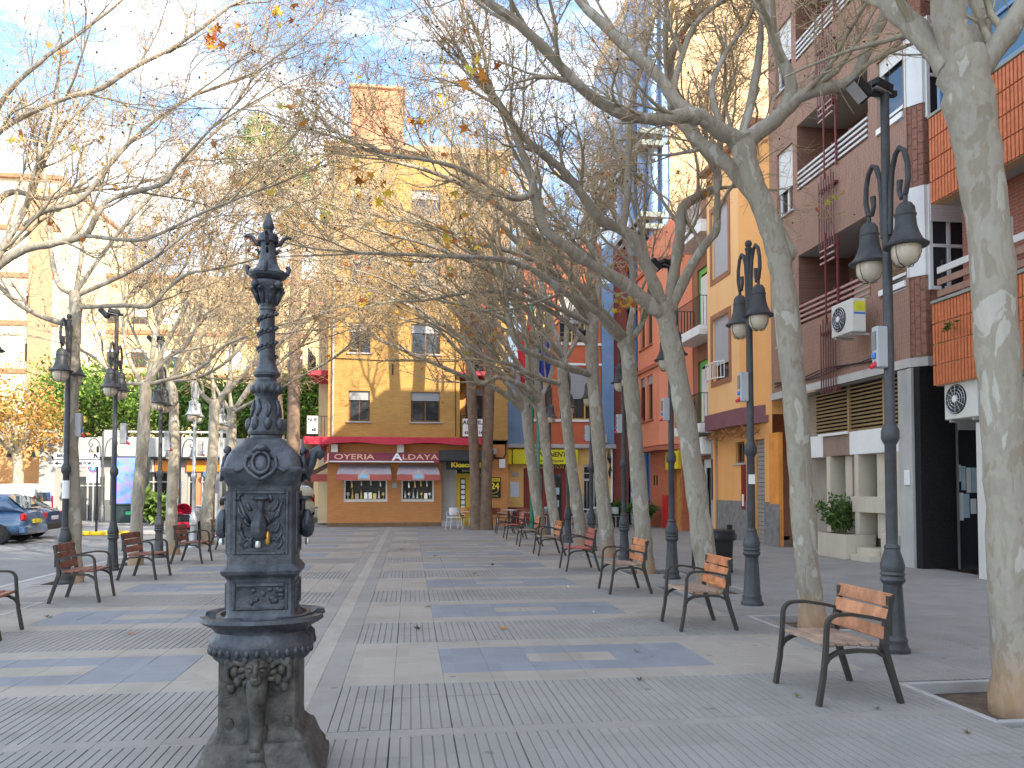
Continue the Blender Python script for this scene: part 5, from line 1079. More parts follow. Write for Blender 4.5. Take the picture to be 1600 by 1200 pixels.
for a in range(4):
    rot = Matrix.Rotation(R(90*a), 4, 'Z')
    b = MB(); b.M = rot        # sunk panel: raised rails, then relief of leaves and scrolls
    for q in ((-.165, -.145, 1.24, 1.60), (.145, .165, 1.24, 1.60), (-.145, .145, 1.58, 1.60), (-.145, .145, 1.24, 1.26)): b.box(q[0], -.216, q[2], q[1], -.200, q[3], bv=.005)
    for q in ((-.165, -.145, .93, 1.08), (.145, .165, .93, 1.08), (-.145, .145, 1.06, 1.08), (-.145, .145, .93, .95)): b.box(q[0], -.216, q[2], q[1], -.200, q[3], bv=.005)
    pn = fp('panel_frame')(b, 30)
    r_ = MB(); r_.M = rot
    for s in (-1, 1):
        for k in range(7):
            x0, z0 = s*rf.uniform(.03, .12), 1.28+.042*k; an = rf.uniform(-.6, .9); L_ = rf.uniform(.05, .08)
            pts = [(x0+s*L_*t*math.cos(an+t*1.3), -.205-.006*math.sin(3.1*t), z0+L_*t*math.sin(an+t*1.6)) for t in (0, .35, .7, 1)]
            r_.tube([(max(-.138, min(.138, p[0])), p[1], min(1.575, max(1.265, p[2]))) for p in pts], [.006, .013, .011, .004], 7)
        r_.tube([(s*.03, -.206, 1.30), (s*.08, -.21, 1.33), (s*.115, -.21, 1.30), (s*.10, -.208, 1.275), (s*.075, -.208, 1.285)], [.009, .01, .009, .008, .006], 7)
        r_.tube([(s*.06, -.206, 1.42), (s*.10, -.212, 1.47), (s*.13, -.208, 1.55)], [.008, .014, .006], 7)
    for k in range(14): r_.ball((rf.uniform(-.13, .13), -.205, rf.uniform(.965, 1.045)), (rf.uniform(.012, .03), .012, rf.uniform(.008, .02)), 7, 5)
    r_.build('relief', FI, pn, smooth=180)['kind'] = 'stuff'
    # spout: scroll, fluted body and nozzle
    b = MB(); b.M = rot
    b.ball((0, -.235, 1.555), (.05, .03, .016), 10, 6); b.tube([(0, -.205, 1.55), (0, -.235, 1.545), (0, -.235, 1.50), (0, -.225, 1.47)], [.02, .02, .016, .02], 8)
    b.lathe([(.012, 1.325), (.036, 1.338), (.046, 1.37), (.048, 1.41), (.04, 1.445), (.024, 1.475), (.012, 1.49)], 16, (-.005, -.262, 0), flute=(1.33, 1.46))
    sp = fp('spout')(b, 50)
    b = MB(); b.M = rot; b.lathe([(.016, 1.285), (.018, 1.30), (.014, 1.32)], 10, (-.008, -.268, 0)); b.build('nozzle', STEEL, sp, smooth=40)
    if a == 0: b = MB(); b.lathe([(.012, 1.30), (.016, 1.31), (.013, 1.335), (.015, 1.35), (.01, 1.37), (0, 1.375)], 10, (.045, -.245, 0)); b.build('brass_button', M('brass', (.62, .38, .08), .3, .1, 5, 0, metal=.8), sp, smooth=40)
    # cartouche on the hood
    b = MB(); b.M = rot @ Matrix.Translation((0, -.235, 1.755)) @ Matrix.Rotation(R(-14), 4, 'X')
    ring = [(.052*math.cos(R(t)), -.012, .062*math.sin(R(t))) for t in range(0, 361, 24)]
    b.tube(ring, .012, 7, cap=False); b.ball((0, 0, 0), (.045, .018, .055), 12, 6); b.tube([(-.05, -.005, .06), (-.02, -.02, .085), (0, -.028, .075), (.02, -.02, .085), (.05, -.005, .06)], [.012, .018, .02, .018, .012], 8)
    for s in (-1, 1): b.tube([(s*.055, -.01, .04), (s*.085, -.012, .03), (s*.095, -.008, -.02), (s*.07, -.008, -.055), (s*.03, -.012, -.085), (0, -.014, -.10)], [.01, .014, .013, .012, .011, .012], 7); b.tube([(s*.09, -.004, -.02), (s*.135, .0, -.045), (s*.165, .01, -.04)], [.012, .014, .006], 7)
    fp('cartouche')(b, 180)
    b = MB(); b.M = rot        # acanthus on the hood corners
    for s in (-1, 1):
        for k in range(4): b.tube([(s*(.12+.02*k), -.215+.01*k, 1.765+.008*k), (s*(.14+.012*k), -.195+.01*k, 1.80+.005*k), (s*(.12+.01*k), -.165, 1.835)], [.01, .016, .005], 6)
    fp('hood_leaves')(b, 180)
b = MB(); b.M = Matrix.Rotation(R(90), 4, 'Z')       # scroll bracket on the right flank
b.tube([(0, -.215, 1.66), (0, -.26, 1.70), (0, -.285, 1.76), (0, -.30, 1.82), (0, -.33, 1.84), (0, -.345, 1.815), (0, -.325, 1.79)], [.02, .028, .03, .032, .034, .03, .02], 8); fp('side_scroll')(b, 180)
fp('column_foot')(MB().lathe([(.10, 1.89), (.098, 1.92), (.108, 1.925), (.115, 1.94), (.112, 1.96), (.105, 1.985), (.085, 2.04), (.075, 2.10), (.07, 2.15), (.078, 2.165), (.09, 2.18), (.092, 2.205), (.085, 2.225), (.065, 2.245), (.063, 2.26), (.082, 2.275), (.084, 2.29), (.07, 2.31), (.06, 2.335), (.053, 2.36)], 24))
b = MB()
for k in range(8): a_ = k*math.pi/4+.2; b.ball((.105*math.cos(a_), .105*math.sin(a_), 1.985), (.026, .026, .04), 8, 6); b.tube([(.09*math.cos(a_), .09*math.sin(a_), 2.03), (.085*math.cos(a_+.2), .085*math.sin(a_+.2), 2.08), (.075*math.cos(a_), .075*math.sin(a_), 2.13)], [.01, .014, .005], 6)
for k in range(12): a_ = k*math.pi/6; b.ball((.085*math.cos(a_), .085*math.sin(a_), 2.192), (.02, .02, .026), 7, 5)
fp('foot_ornament')(b, 180)
fp('column')(MB().lathe([(.053, 2.355), (.051, 2.42), (.05, 2.50), (.046, 2.63), (.046, 2.66), (.052, 2.665), (.052, 2.68), (.046, 2.685)], 20))
b = MB(); pts = []
for k in range(46): a_ = k*.42; pts.append((.051*math.cos(a_), .051*math.sin(a_), 2.37+.0060*k))
b.tube(pts, .008, 6)
for k in range(34): a_ = k*.57; z = 2.375+.0078*k; b.tube([(.05*math.cos(a_), .05*math.sin(a_), z), (.062*math.cos(a_+.12), .062*math.sin(a_+.12), z+.016), (.052*math.cos(a_+.3), .052*math.sin(a_+.3), z+.026)], [.006, .012, .004], 6)
fp('ivy_relief')(b, 180)
fp('capital')(MB().lathe([(.047, 2.685), (.055, 2.72), (.072, 2.77), (.09, 2.80), (.096, 2.815), (.096, 2.83), (.085, 2.835)], 20))
b = MB()
for k in range(8): a_ = k*math.pi/4+.39; c_, s_ = math.cos(a_), math.sin(a_); b.tube([(.055*c_, .055*s_, 2.70), (.075*c_, .075*s_, 2.75), (.098*c_, .098*s_, 2.79), (.11*c_, .11*s_, 2.775)], [.012, .018, .014, .008], 7)
for k in range(4): a_ = k*math.pi/2+.785; b.ball((.1*math.cos(a_), .1*math.sin(a_), 2.805), (.026, .026, .026), 10, 6)
fp('capital_leaves')(b, 180)
fp('lantern_dish')(MB().lathe([(.07, 2.835), (.085, 2.845), (.115, 2.86), (.123, 2.875), (.115, 2.89), (.085, 2.905), (.065, 2.93), (.055, 2.97), (.05, 3.02), (.048, 3.05)], 24))
for k in range(4):
    b = MB(); a_ = k*math.pi/2; c_, s_ = math.cos(a_), math.sin(a_); b.tube([(.10*c_, .10*s_, 2.875), (.125*c_, .125*s_, 2.885), (.132*c_, .132*s_, 2.91), (.122*c_, .122*s_, 2.925)], [.016, .016, .016, .018], 7)
    fp('dish_scroll')(b, 180)
for k in range(4):
    a_ = k*math.pi/2; c_, s_ = math.cos(a_), math.sin(a_); b = MB()
    b.tube([(.045*c_, .045*s_, 3.05), (.075*c_, .075*s_, 3.06), (.095*c_, .095*s_, 3.09), (.12*c_, .12*s_, 3.105), (.145*c_, .145*s_, 3.098)], [.012, .014, .013, .012, .01], 7); b.tube([(.05*c_, .05*s_, 3.0), (.07*c_, .07*s_, 3.025), (.085*c_, .085*s_, 3.02)], [.01, .009, .006], 6); fp('top_arm')(b, 180)
fp('finial')(MB().lathe([(.048, 3.045), (.05, 3.06), (.065, 3.07), (.065, 3.10), (.06, 3.115), (.045, 3.12), (.03, 3.125), (.028, 3.14), (.036, 3.155), (.038, 3.17), (.03, 3.19), (.02, 3.22), (.014, 3.235), (.008, 3.245), (0, 3.25)], 18))

# ================================================================== vehicles
TYRE = M('tyre_rubber', (.02, .02, .02), .85, .2, 8, .1); RIM = M('alloy_rim', (.5, .5, .52), .3, .1, 5, 0, metal=.8); BUMP = M('black_plastic', (.03, .03, .032), .6)
TAIL = M('tail_lamp_red', (.42, .01, .015), .2, .1, 5, 0); CARG = GLASS('car_glass', (.03, .05, .07), .02)
def paint(name, c): m = M(name, c, .28, .05, 2, 0, spec=.6); m.node_tree.nodes['Principled BSDF'].inputs['Coat Weight'].default_value = .8; return m
def loft(secs, n=10):
    """closed body from rounded cross sections: (x, half width, z low, z high)"""
    b = MB(); vs = []; fs = []; m = 2*n
    for (x, w, z0, z1, rt) in secs:
        zc, hz = (z0+z1)/2, (z1-z0)/2
        for k in range(m):
            a = 2*math.pi*(k+.5)/m; ca_, sa_ = math.cos(a), math.sin(a); q = 1/((abs(ca_)**5+abs(sa_)**5)**.2); yy = w*q*ca_; zz = zc+hz*q*sa_
            if sa_ > 0: yy *= 1-(1-rt)*max(0, sa_*q)
            vs.append((x, yy, zz))
    for i in range(len(secs)-1):
        for k in range(m): a = i*m+k; c = i*m+(k+1) % m; fs.append((a, c, c+m, a+m))
    fs.append(tuple(range(m))); fs.append(tuple(range((len(secs)-1)*m, len(secs)*m)))
    return b.add(vs, fs)
def wheels(t, xs, w, r=.3):
    for x in xs:
        for s in (-1, 1):
            o = MB().lathe([(r*.6, -.1), (r*.94, -.1), (r, -.07), (r, .07), (r*.94, .1), (r*.6, .1)], 22).build('wheel', TYRE, t, smooth=40); o.location = (x, s*w, r); o.rotation_euler = (R(90), 0, 0)
            MB().lathe([(0, -.085), (r*.2, -.095), (r*.25, -.07), (r*.58, -.06), (r*.62, -.09), (r*.62, .09), (r*.58, .06), (0, .08)], 14).build('rim', RIM, o, smooth=40)
# local x: rear at 0, nose towards -x
def sedan(label, col, loc, rz):
    t = thing('parked_car', label, 'car', loc, rz, 'vehicles parked on the left'); p = paint('car_paint_'+col[0], col[1])
    loft([(-4.3, .55, .35, .62, .95), (-4.15, .78, .25, .72, .93), (-3.6, .85, .22, .82, .9), (-2.9, .87, .2, .93, .9), (-1.6, .87, .2, .97, .9), (-.7, .86, .22, 1.0, .88), (-.15, .82, .28, .98, .86), (0, .74, .36, .88, .86)]).build('body', p, t, smooth=50)
    cb = loft([(-3.05, .70, .88, .92, .8), (-2.25, .74, .9, 1.36, .76), (-1.6, .75, .9, 1.44, .76), (-1.0, .74, .9, 1.40, .76), (-.3, .66, .92, 1.0, .8)]).build('roof', p, t, smooth=50)
    for s in (-1, 1): MB().quad((-2.75, s*.73, .98), (-.75, s*.725, 1.0), (-1.05, s*.63, 1.33), (-2.15, s*.64, 1.33)).build('side_window', CARG, t); MB().box(-1.72, s*.705-.01, .96, -1.66, s*.705+.02, 1.35).build('window_pillar', p, t)
    MB().quad((-.98, -.6, 1.37), (-.98, .6, 1.37), (-.36, .66, 1.02), (-.36, -.66, 1.02)).build('rear_window', CARG, t)
    for s in (-1, 1): MB().box(-.16, s*.60, .66, .005, s*.845, .88, bv=.03).build('tail_lamp', TAIL, t)
    MB().box(-.18, -.83, .3, .06, .83, .56, bv=.06).build('bumper', BUMP, t); MB().box(.0, -.26, .62, .02, .26, .74).build('number_plate', WHITE, t)
    wheels(t, (-.85, -3.45), .80); return t
def hatch(label, col, loc, rz):
    t = thing('parked_car', label, 'car', loc, rz, 'vehicles parked on the left'); p = paint('car_paint_'+col[0], col[1])
    loft([(-3.7, .55, .35, .62, .95), (-3.5, .76, .25, .76, .93), (-3.0, .82, .22, .88, .9), (-2.4, .83, .2, .95, .9), (-1.2, .83, .2, .98, .9), (-.3, .82, .24, 1.0, .88), (-.08, .78, .3, .98, .86), (0, .72, .36, .9, .86)]).build('body', p, t, smooth=50)
    loft([(-2.75, .68, .9, .94, .8), (-2.0, .73, .9, 1.4, .76), (-1.3, .74, .9, 1.5, .76), (-.6, .73, .9, 1.46, .78), (-.1, .68, .92, 1.0, .84)]).build('roof', p, t, smooth=50)
    for s in (-1, 1): MB().quad((-2.5, s*.715, 1.0), (-.62, s*.72, 1.02), (-.72, s*.63, 1.37), (-1.9, s*.63, 1.38)).build('side_window', CARG, t); MB().quad((-.55, s*.715, 1.04), (-.22, s*.70, 1.05), (-.5, s*.64, 1.36)).build('quarter_window', CARG, t)
    MB().quad((-.54, -.6, 1.42), (-.54, .6, 1.42), (-.1, .64, 1.04), (-.1, -.64, 1.04)).build('rear_window', CARG, t)
    for s in (-1, 1): MB().box(-.14, s*.60, .68, .004, s*.815, .90, bv=.04).build('tail_lamp', TAIL, t)
    MB().box(-.2, -.80, .28, .05, .80, .55, bv=.06).build('bumper', p, t); MB().box(.0, -.26, .60, .06, .26, .72).build('number_plate', YELLOW, t)
    wheels(t, (-.7, -3.0), .76); return t
def van(label, col, loc, rz, group='vehicles parked on the left'):
    t = thing('parked_van', label, 'van', loc, rz, group); p = paint('car_paint_'+col[0], col[1])
    loft([(-4.2, .6, .38, .75, .95), (-4.0, .82, .28, .9, .93), (-3.4, .88, .25, 1.05, .9), (-2.7, .89, .24, 1.12, .92), (-1.0, .89, .24, 1.15, .94), (0, .87, .28, 1.15, .94)]).build('body', p, t, smooth=50)
    loft([(-3.2, .75, 1.0, 1.06, .85), (-2.6, .82, 1.05, 1.6, .86), (-2.1, .84, 1.05, 1.78, .86), (-.25, .84, 1.05, 1.8, .86), (-.02, .83, 1.05, 1.7, .88)]).build('roof', p, t, smooth=50)
    for s in (-1, 1):
        for (a, e) in ((-2.75, -1.95), (-1.8, -.95), (-.85, -.2)): MB().quad((a, s*.865, 1.12), (e, s*.865, 1.12), (e, s*.775, 1.58), (a+(.25 if a < -2.5 else 0), s*.775, 1.58)).build('side_window', CARG, t)
        MB().box(-.08, s*.70, .75, .012, s*.865, 1.35, bv=.03).build('tail_lamp', TAIL, t)
    MB().quad((.006, -.62, 1.15), (.006, .62, 1.15), (-.03, .6, 1.6), (-.03, -.6, 1.6)).build('rear_window', CARG, t)
    MB().box(-.2, -.86, .3, .06, .86, .56, bv=.06).build('bumper', BUMP, t); wheels(t, (-.75, -3.35), .82, .32); return t
sedan('dark blue saloon car parked behind the nearer hatchback', ('navy', (.012, .035, .13)), (-11.55, 27.6, -.05), R(3))
hatch('blue hatchback at the left edge, nearest of the parked cars', ('ice', (.03, .075, .16)), (-11.15, 25.4, -.05), R(3))
van('white van with side windows parked behind the blue saloon', ('white', (.72, .73, .74)), (-13.35, 31.0, -.05), R(3))
van('small white van parked in the side street left of the jewellery shop', ('white', (.72, .73, .74)), (-5.35, 39.8, -.06), R(62), 'vehicle in the side street')

# ================================================================== cafe furniture
ALU = M('aluminium', (.62, .63, .64), .3, .06, 5, 0, metal=.8); RATTAN = M('red_brown_weave', (.30, .08, .045), .6, .3, 60, .4, 120); WPL = M('white_plastic', (.75, .75, .74), .45, .04)
def cafe_chair(seat, frame, label, loc, rz):
    t = thing('cafe_chair', label, 'chair', loc, rz, 'cafe terrace chairs')
    MB().box(-.22, -.22, .43, .22, .22, .46, bv=.012).build('seat', seat, t)
    b = MB(); n = 8
    for i in range(n):
        a0, a1 = R(200+140*i/n-180+0), R(200+140*(i+1)/n-180)
        b.quad((.24*math.sin(a0-1.57)*1, .22*math.cos(a0-1.57), .55), (.24*math.sin(a1-1.57), .22*math.cos(a1-1.57), .55), (.26*math.sin(a1-1.57), .24*math.cos(a1-1.57), .82), (.26*math.sin(a0-1.57), .24*math.cos(a0-1.57), .82))
    o = b.build('backrest', seat, t); md = o.modifiers.new('thick', 'SOLIDIFY'); md.thickness = .02
    for sx in (-1, 1):
        for sy in (-1, 1): MB().tube([(sx*.25, sy*.25, 0), (sx*.21, sy*.21, .44)], .013, 6).build('leg', frame, t)
    for sy in (-1, 1): MB().tube([(.2, sy*.21, .44), (.22, sy*.25, .64), (.0, sy*.26, .66), (-.24, sy*.2, .64)], .013, 6).build('armrest', frame, t)
    return t
def cafe_table(label, loc, r=.36):
    t = thing('cafe_table', label, 'table', loc, 0, 'cafe terrace tables')
    MB().lathe([(r, .72), (r+.01, .735), (r, .75), (0, .752)], 24).build('table_top', ALU, t, smooth=40); MB().tube([(0, 0, .05), (0, 0, .72)], .025, 8).build('column', ALU, t)
    for k in range(4): a = k*math.pi/2+.5; MB().tube([(.03*math.cos(a), .03*math.sin(a), .12), (.3*math.cos(a), .3*math.sin(a), .015)], .016, 6).build('foot', ALU, t)
    return t
cafe_table('round aluminium cafe table right of the palm trunks', (3.9, 30.4, 0)); cafe_table('round aluminium cafe table by the cafe door', (5.0, 31.2, 0)); cafe_table('aluminium cafe table between the trunks by the grille door', (7.1, 31.0, 0))
cafe_chair(WPL, WPL, 'white plastic chair left of the palm trunks', (1.72, 30.8, 0), R(200)); cafe_chair(M('orange_plastic', (.62, .27, .05), .5), WPL, 'orange-seated white chair against the left palm trunk', (2.25, 31.3, 0), R(150))
cafe_chair(RATTAN, ALU, 'red-brown woven chair left of the first cafe table', (3.35, 30.1, 0), R(40)); cafe_chair(RATTAN, ALU, 'red-brown woven chair right of the first cafe table', (4.5, 30.2, 0), R(150)); cafe_chair(RATTAN, ALU, 'red-brown woven chair behind the first cafe table', (4.3, 31.2, 0), R(230))
cafe_chair(ALU, ALU, 'aluminium chair left of the grille door', (6.5, 30.9, 0), R(20)); cafe_chair(ALU, ALU, 'aluminium chair under the grille door', (7.6, 31.5, 0), R(190)); cafe_chair(ALU, ALU, 'aluminium chair at the right end of the terrace', (8.25, 31.0, 0), R(120)); cafe_chair(ALU, ALU, 'aluminium chair behind the cafe door table', (5.6, 31.6, 0), R(200))

# ================================================================== litter bin, air conditioners, planters
lb = thing('litter_bin', 'black litter bin behind the second bench on the right', 'litter bin', (5.78, 14.3, 0))
MB().lathe([(.20, .02), (.22, .05), (.26, .74), (.28, .76), (.28, .80), (.265, .81)], 24, power=4).build('bin_body', M('black_bin_plastic', (.018, .018, .019), .45, .2, 6, .1), lb, smooth=40)
b = MB(); b.lathe([(.285, .76), (.31, .70), (.30, .62)], 24, power=4); bag = b.build('bin_liner', M('black_bin_bag', (.012, .012, .013), .3, .3, 20, .6, 18), lb, smooth=40)
MB().box(.2, -.05, 0, .27, .05, .9).build('bin_post', BLACKM, lb)
MB().box(-.3, .32, .0, .0, .62, .78, bv=.04).build('second_bin', M('black_bin_plastic', (.018, .018, .019)), lb)
def aircon(label, loc, rz, stick=False):
    t = thing('air_conditioner', label, 'air conditioner', loc, rz, 'air conditioner units')
    c_ = M('aircon_ivory', (.66, .65, .60), .5, .05, 3, 0)
    MB().box(-.42, -.16, 0, .42, .16, .72, bv=.015).build('case', c_, t)
    o = MB().lathe([(0, 0), (.27, 0), (.27, .02), (0, .02)], 26).build('fan_recess', BUMP, t, smooth=40); o.location = (-.1, -.155, .36); o.rotation_euler = (R(90), 0, 0)
    b = MB()
    for r in (.07, .13, .19, .25): b.tube([(r*math.cos(R(q))-.1, -.185, .36+r*math.sin(R(q))) for q in range(0, 361, 20)], .005, 4, cap=False)
    for q in range(0, 360, 30): b.tube([(-.1, -.187, .36), (-.1+.26*math.cos(R(q)), -.187, .36+.26*math.sin(R(q)))], .004, 4)
    b.build('fan_grille', STEEL, t); disc('fan_hub', WHITE, t, (-.1, -.185, .36), .06, .02)
    if stick: MB().box(.423, -.12, .45, .426, .14, .66).build('energy_sticker', M('sticker_yellow', (.72, .66, .04), .5), t); MB().box(.423, -.12, .38, .426, .14, .42).build('brand_sticker', BLUEP, t)
    for s in (-1, 1): MB().box(s*.3-.02, -.14, -.05, s*.3+.02, .3, -.005).build('wall_bracket', GREYC, t)
    return t
aircon('white air conditioner with yellow sticker on the brown brick parapet', (9.55, 16.1, 4.95), R(-90), True)
aircon('ivory air conditioner above the notice-covered entrance', (10.0, 13.0, 2.85), R(-90))
LEAFG = ATTR('green_leaves', .5, .25)
def leaf_mesh(name, pts, cols, mat, parent, shape='blade', kind='stuff', seed=1):
    """many leaves in one mesh; pts: (x,y,z,size)"""
    rg = np.random.default_rng(seed); n = len(pts); P = np.array(pts, dtype=float); S = P[:, 3]; P = P[:, :3]
    if shape == 'blade': base = np.array([(0, 0, 0), (.22, .35, .04), (0, 1, -.12), (-.22, .35, .04)]); F = [(0, 1, 2), (0, 2, 3)]
    else:
        base = np.array([(0, -.45, 0), (.12, -.05, .02), (.52, -.12, -.10), (.30, .15, .0), (.50, .50, -.12), (.16, .38, .02), (0, .75, -.10), (-.16, .38, .02), (-.50, .50, -.12), (-.30, .15, .0), (-.52, -.12, -.10), (-.12, -.05, .02), (0, .15, .06)])
        F = [(12, 1, 2), (12, 2, 3), (12, 3, 4), (12, 4, 5), (12, 5, 6), (12, 6, 7), (12, 7, 8), (12, 8, 9), (12, 9, 10), (12, 10, 11), (12, 11, 1), ]
    q = rg.normal(size=(n, 4)); q /= np.linalg.norm(q, axis=1)[:, None]; w_, x, y, z = q.T
    Rm = np.stack([np.stack([1-2*(y*y+z*z), 2*(x*y-z*w_), 2*(x*z+y*w_)], -1), np.stack([2*(x*y+z*w_), 1-2*(x*x+z*z), 2*(y*z-x*w_)], -1), np.stack([2*(x*z-y*w_), 2*(y*z+x*w_), 1-2*(x*x+y*y)], -1)], 1)
    V = np.einsum('nij,kj->nki', Rm, base)*S[:, None, None]+P[:, None, :]; m = len(base)
    T = (np.array(F)[None]+np.arange(n)[:, None, None]*m).reshape(-1, 3)
    o = np_mesh(name, V.reshape(-1, 3), T, mat, parent)
    C = np.array(cols)[rg.integers(0, len(cols), n)]*rg.uniform(.7, 1.3, (n, 1)); C = np.clip(np.concatenate([C, np.ones((n, 1))], 1), 0, 1)
    ca_ = o.data.color_attributes.new('leaf_colour', 'FLOAT_COLOR', 'POINT'); ca_.data.foreach_set('color', np.repeat(C, m, 0).astype(np.float32).ravel())
    if kind: o['kind'] = kind
    return o
def np_mesh(name, V, T, mat, parent, smooth=False):
    V = np.ascontiguousarray(V, dtype=np.float32); T = np.ascontiguousarray(T, dtype=np.int32); k = T.shape[1]
    me = bpy.data.meshes.new(name); me.vertices.add(len(V)); me.vertices.foreach_set('co', V.ravel()); me.loops.add(T.size); me.loops.foreach_set('vertex_index', T.ravel()); me.polygons.add(len(T)); me.polygons.foreach_set('loop_start', np.arange(0, T.size, k, dtype=np.int32))
    if smooth: me.polygons.foreach_set('use_smooth', np.ones(len(T), dtype=bool))
    me.update(calc_edges=True); me.materials.append(mat)
    o = bpy.data.objects.new(name, me); COL.objects.link(o); o.parent = parent
    return o
rp_ = random.Random(31)
def shrub(label, loc, rx, rz_, n, size, cols, pot=None, z0=.1, name='potted_plant', group=None):
    t = thing(name, label, 'plant', loc, 0, group); pts = []
    st_ = MB()
    for k in range(26):
        a, r, h = rp_.uniform(0, 6.28), rp_.uniform(.2, 1)*rx, rp_.uniform(.5, 1)*rz_; tip = (r*math.cos(a), r*math.sin(a)*.8, z0+h); st_.tube([(0.2*tip[0], .2*tip[1], z0-.05), (.6*tip[0], .6*tip[1], z0+h*.6), tip], [.01, .008, .003], 4)
        for q in range(n//26): u = rp_.uniform(.3, 1.05); pts.append((tip[0]*u+rp_.gauss(0, .05), tip[1]*u+rp_.gauss(0, .05), z0+h*u+rp_.gauss(0, .04), size*rp_.uniform(.6, 1.2)))
    st_.build('stems', M('green_stem', (.12, .13, .05), .8), t); leaf_mesh('leaves', pts, cols, LEAFG, t, 'blade', seed=int(abs(loc[0]*100)))
    if pot: MB().lathe([(.15, 0), (.2, .02), (.26, z0+.02), (.28, z0+.03), (.28, z0+.08), (.24, z0+.08), (.22, z0)], 18).build('pot', pot, t, smooth=40)
    return t
GR = [(.05, .10, .025), (.08, .15, .03), (.11, .19, .05)]
sp_ = thing('stone_planter', 'pale stone planter box against the brown brick block', 'planter', (9.95, 17.1, 0)); MB().box(-.35, -.65, 0, .4, .6, .55, bv=.012).build('planter_box', STONE, sp_); MB().box(-.28, -.58, .551, .33, .48, .556).build('planter_soil', SOIL, sp_)
shrub('leafy green shrub growing in the stone planter', (9.9, 17.1, .45), .62, .85, 1100, .13, GR, None, .1, 'planter_shrub')
shrub('green potted plant left of the ramp rail', (8.35, 31.2, 0), .55, .6, 500, .3, GR, M('dark_pot', (.03, .03, .03), .6), .35); shrub('green potted plant in front of the ramp rail', (9.2, 30.6, 0), .55, .6, 500, .3, GR, M('dark_pot', (.03, .03, .03)), .35)
shrub('bushy palm-like potted plant in front of the advertising panel', (-11.1, 36.2, .05), .8, .9, 500, .55, [(.10, .17, .03), (.16, .24, .05), (.2, .27, .07)], M('dark_pot', (.03, .03, .03)), .3)
shrub('trailing green plant on the third-floor balcony of the brown block', (10.3, 18.7, 12.7), .35, .7, 400, .14, [(.10, .2, .03), (.2, .32, .05)], None, .0, 'balcony_plant')
sprig = MB().tube([(9.62, 12.9, 4.35), (9.6, 12.92, 4.5)], .004, 4).build('wall_sprig', M('green_stem', (.12, .13, .05))); tag(sprig, 'green weed sprouting from the orange tiled parapet', 'plant')
leaf_mesh('leaves', [(9.6+rp_.gauss(0, .05), 12.92+rp_.gauss(0, .06), 4.48+rp_.gauss(0, .05), .12) for _ in range(22)], GR, LEAFG, sprig, 'blade', seed=8)

# ================================================================== pushchair, motorbike, seated person
pc = thing('pushchair', 'pushchair with bright red hood beside the sunlit trunk on the left', 'pushchair', (-6.15, 22.6, -.0), R(20))
HOOD = M('red_hood_fabric', (.62, .01, .05), .7, .1, 4, .1)
b = MB()
for i in range(8):
    for k in range(10):
        def q(i, k): a, e = math.pi*k/10, R(8+82*i/8); return (.24*math.cos(e)*math.cos(a)*1.1, .30*math.cos(e)*math.sin(a)-.05, .82+.34*math.sin(e))
        b.quad(q(i, k), q(i, k+1), q(i+1, k+1), q(i+1, k))
o = b.build('hood', HOOD, pc, smooth=180); md = o.modifiers.new('thick', 'SOLIDIFY'); md.thickness = .012
MB().box(-.2, -.25, .45, .2, .25, .80, bv=.06).build('seat', BLACKP, pc); MB().box(-.16, -.27, .50, .16, -.2, .68, bv=.03).build('footmuff', HOOD, pc)
for sx in (-1, 1):
    MB().tube([(sx*.22, -.35, .12), (sx*.21, .1, .6), (sx*.2, .42, 1.02)], .014, 6).build('frame_tube', ALU, pc); MB().tube([(sx*.22, .3, .12), (sx*.21, -.1, .6)], .014, 6).build('frame_tube', ALU, pc)
    for y in (-.38, .32): o = MB().lathe([(.03, -.02), (.1, -.025), (.12, 0), (.1, .025), (.03, .02)], 16).build('wheel', TYRE, pc, smooth=40); o.location = (sx*.25, y, .12); o.rotation_euler = (0, R(90), 0)
mk = thing('motorbike', 'silver and black motorbike parked behind the third bench on the left', 'motorbike', (-6.35, 23.9, .0), R(75))
for x in (-.65, .65):
    o = MB().lathe([(.2, -.05), (.27, -.06), (.31, 0), (.27, .06), (.2, .05)], 22).build('wheel', TYRE, mk, smooth=40); o.location = (x, 0, .31); o.rotation_euler = (R(90), 0, 0); MB().lathe([(0, -.03), (.2, -.03), (.2, .03), (0, .03)], 12).build('rim', RIM, o)
loft([(-.95, .07, .72, .84, .8), (-.6, .13, .66, .86, .8), (-.1, .13, .66, .82, .8)]).build('seat', BLACKP, mk, smooth=50); loft([(-.1, .10, .6, .86, .8), (.1, .17, .58, .98, .8), (.4, .15, .6, .95, .8), (.5, .08, .66, .88, .8)]).build('tank', SILVER, mk, smooth=50)
MB().box(-.3, -.13, .25, .3, .13, .58, bv=.04).build('engine', STEEL, mk); loft([(.35, .14, .62, .98, .8), (.6, .16, .66, 1.08, .7), (.8, .1, .72, .95, .7)]).build('fairing', SILVER, mk, smooth=50)
MB().tube([(.65, .07, .31), (.45, .07, .98)], .025, 8).build('fork', STEEL, mk); MB().tube([(.65, -.07, .31), (.45, -.07, .98)], .025, 8).build('fork', STEEL, mk); MB().tube([(.3, -.36, 1.0), (.42, -.1, 1.03), (.42, .1, 1.03), (.3, .36, 1.0)], .015, 8).build('handlebar', BLACKM, mk); MB().tube([(-.2, -.15, .3), (-.9, -.17, .4)], [.03, .045], 10).build('exhaust', STEEL, mk)
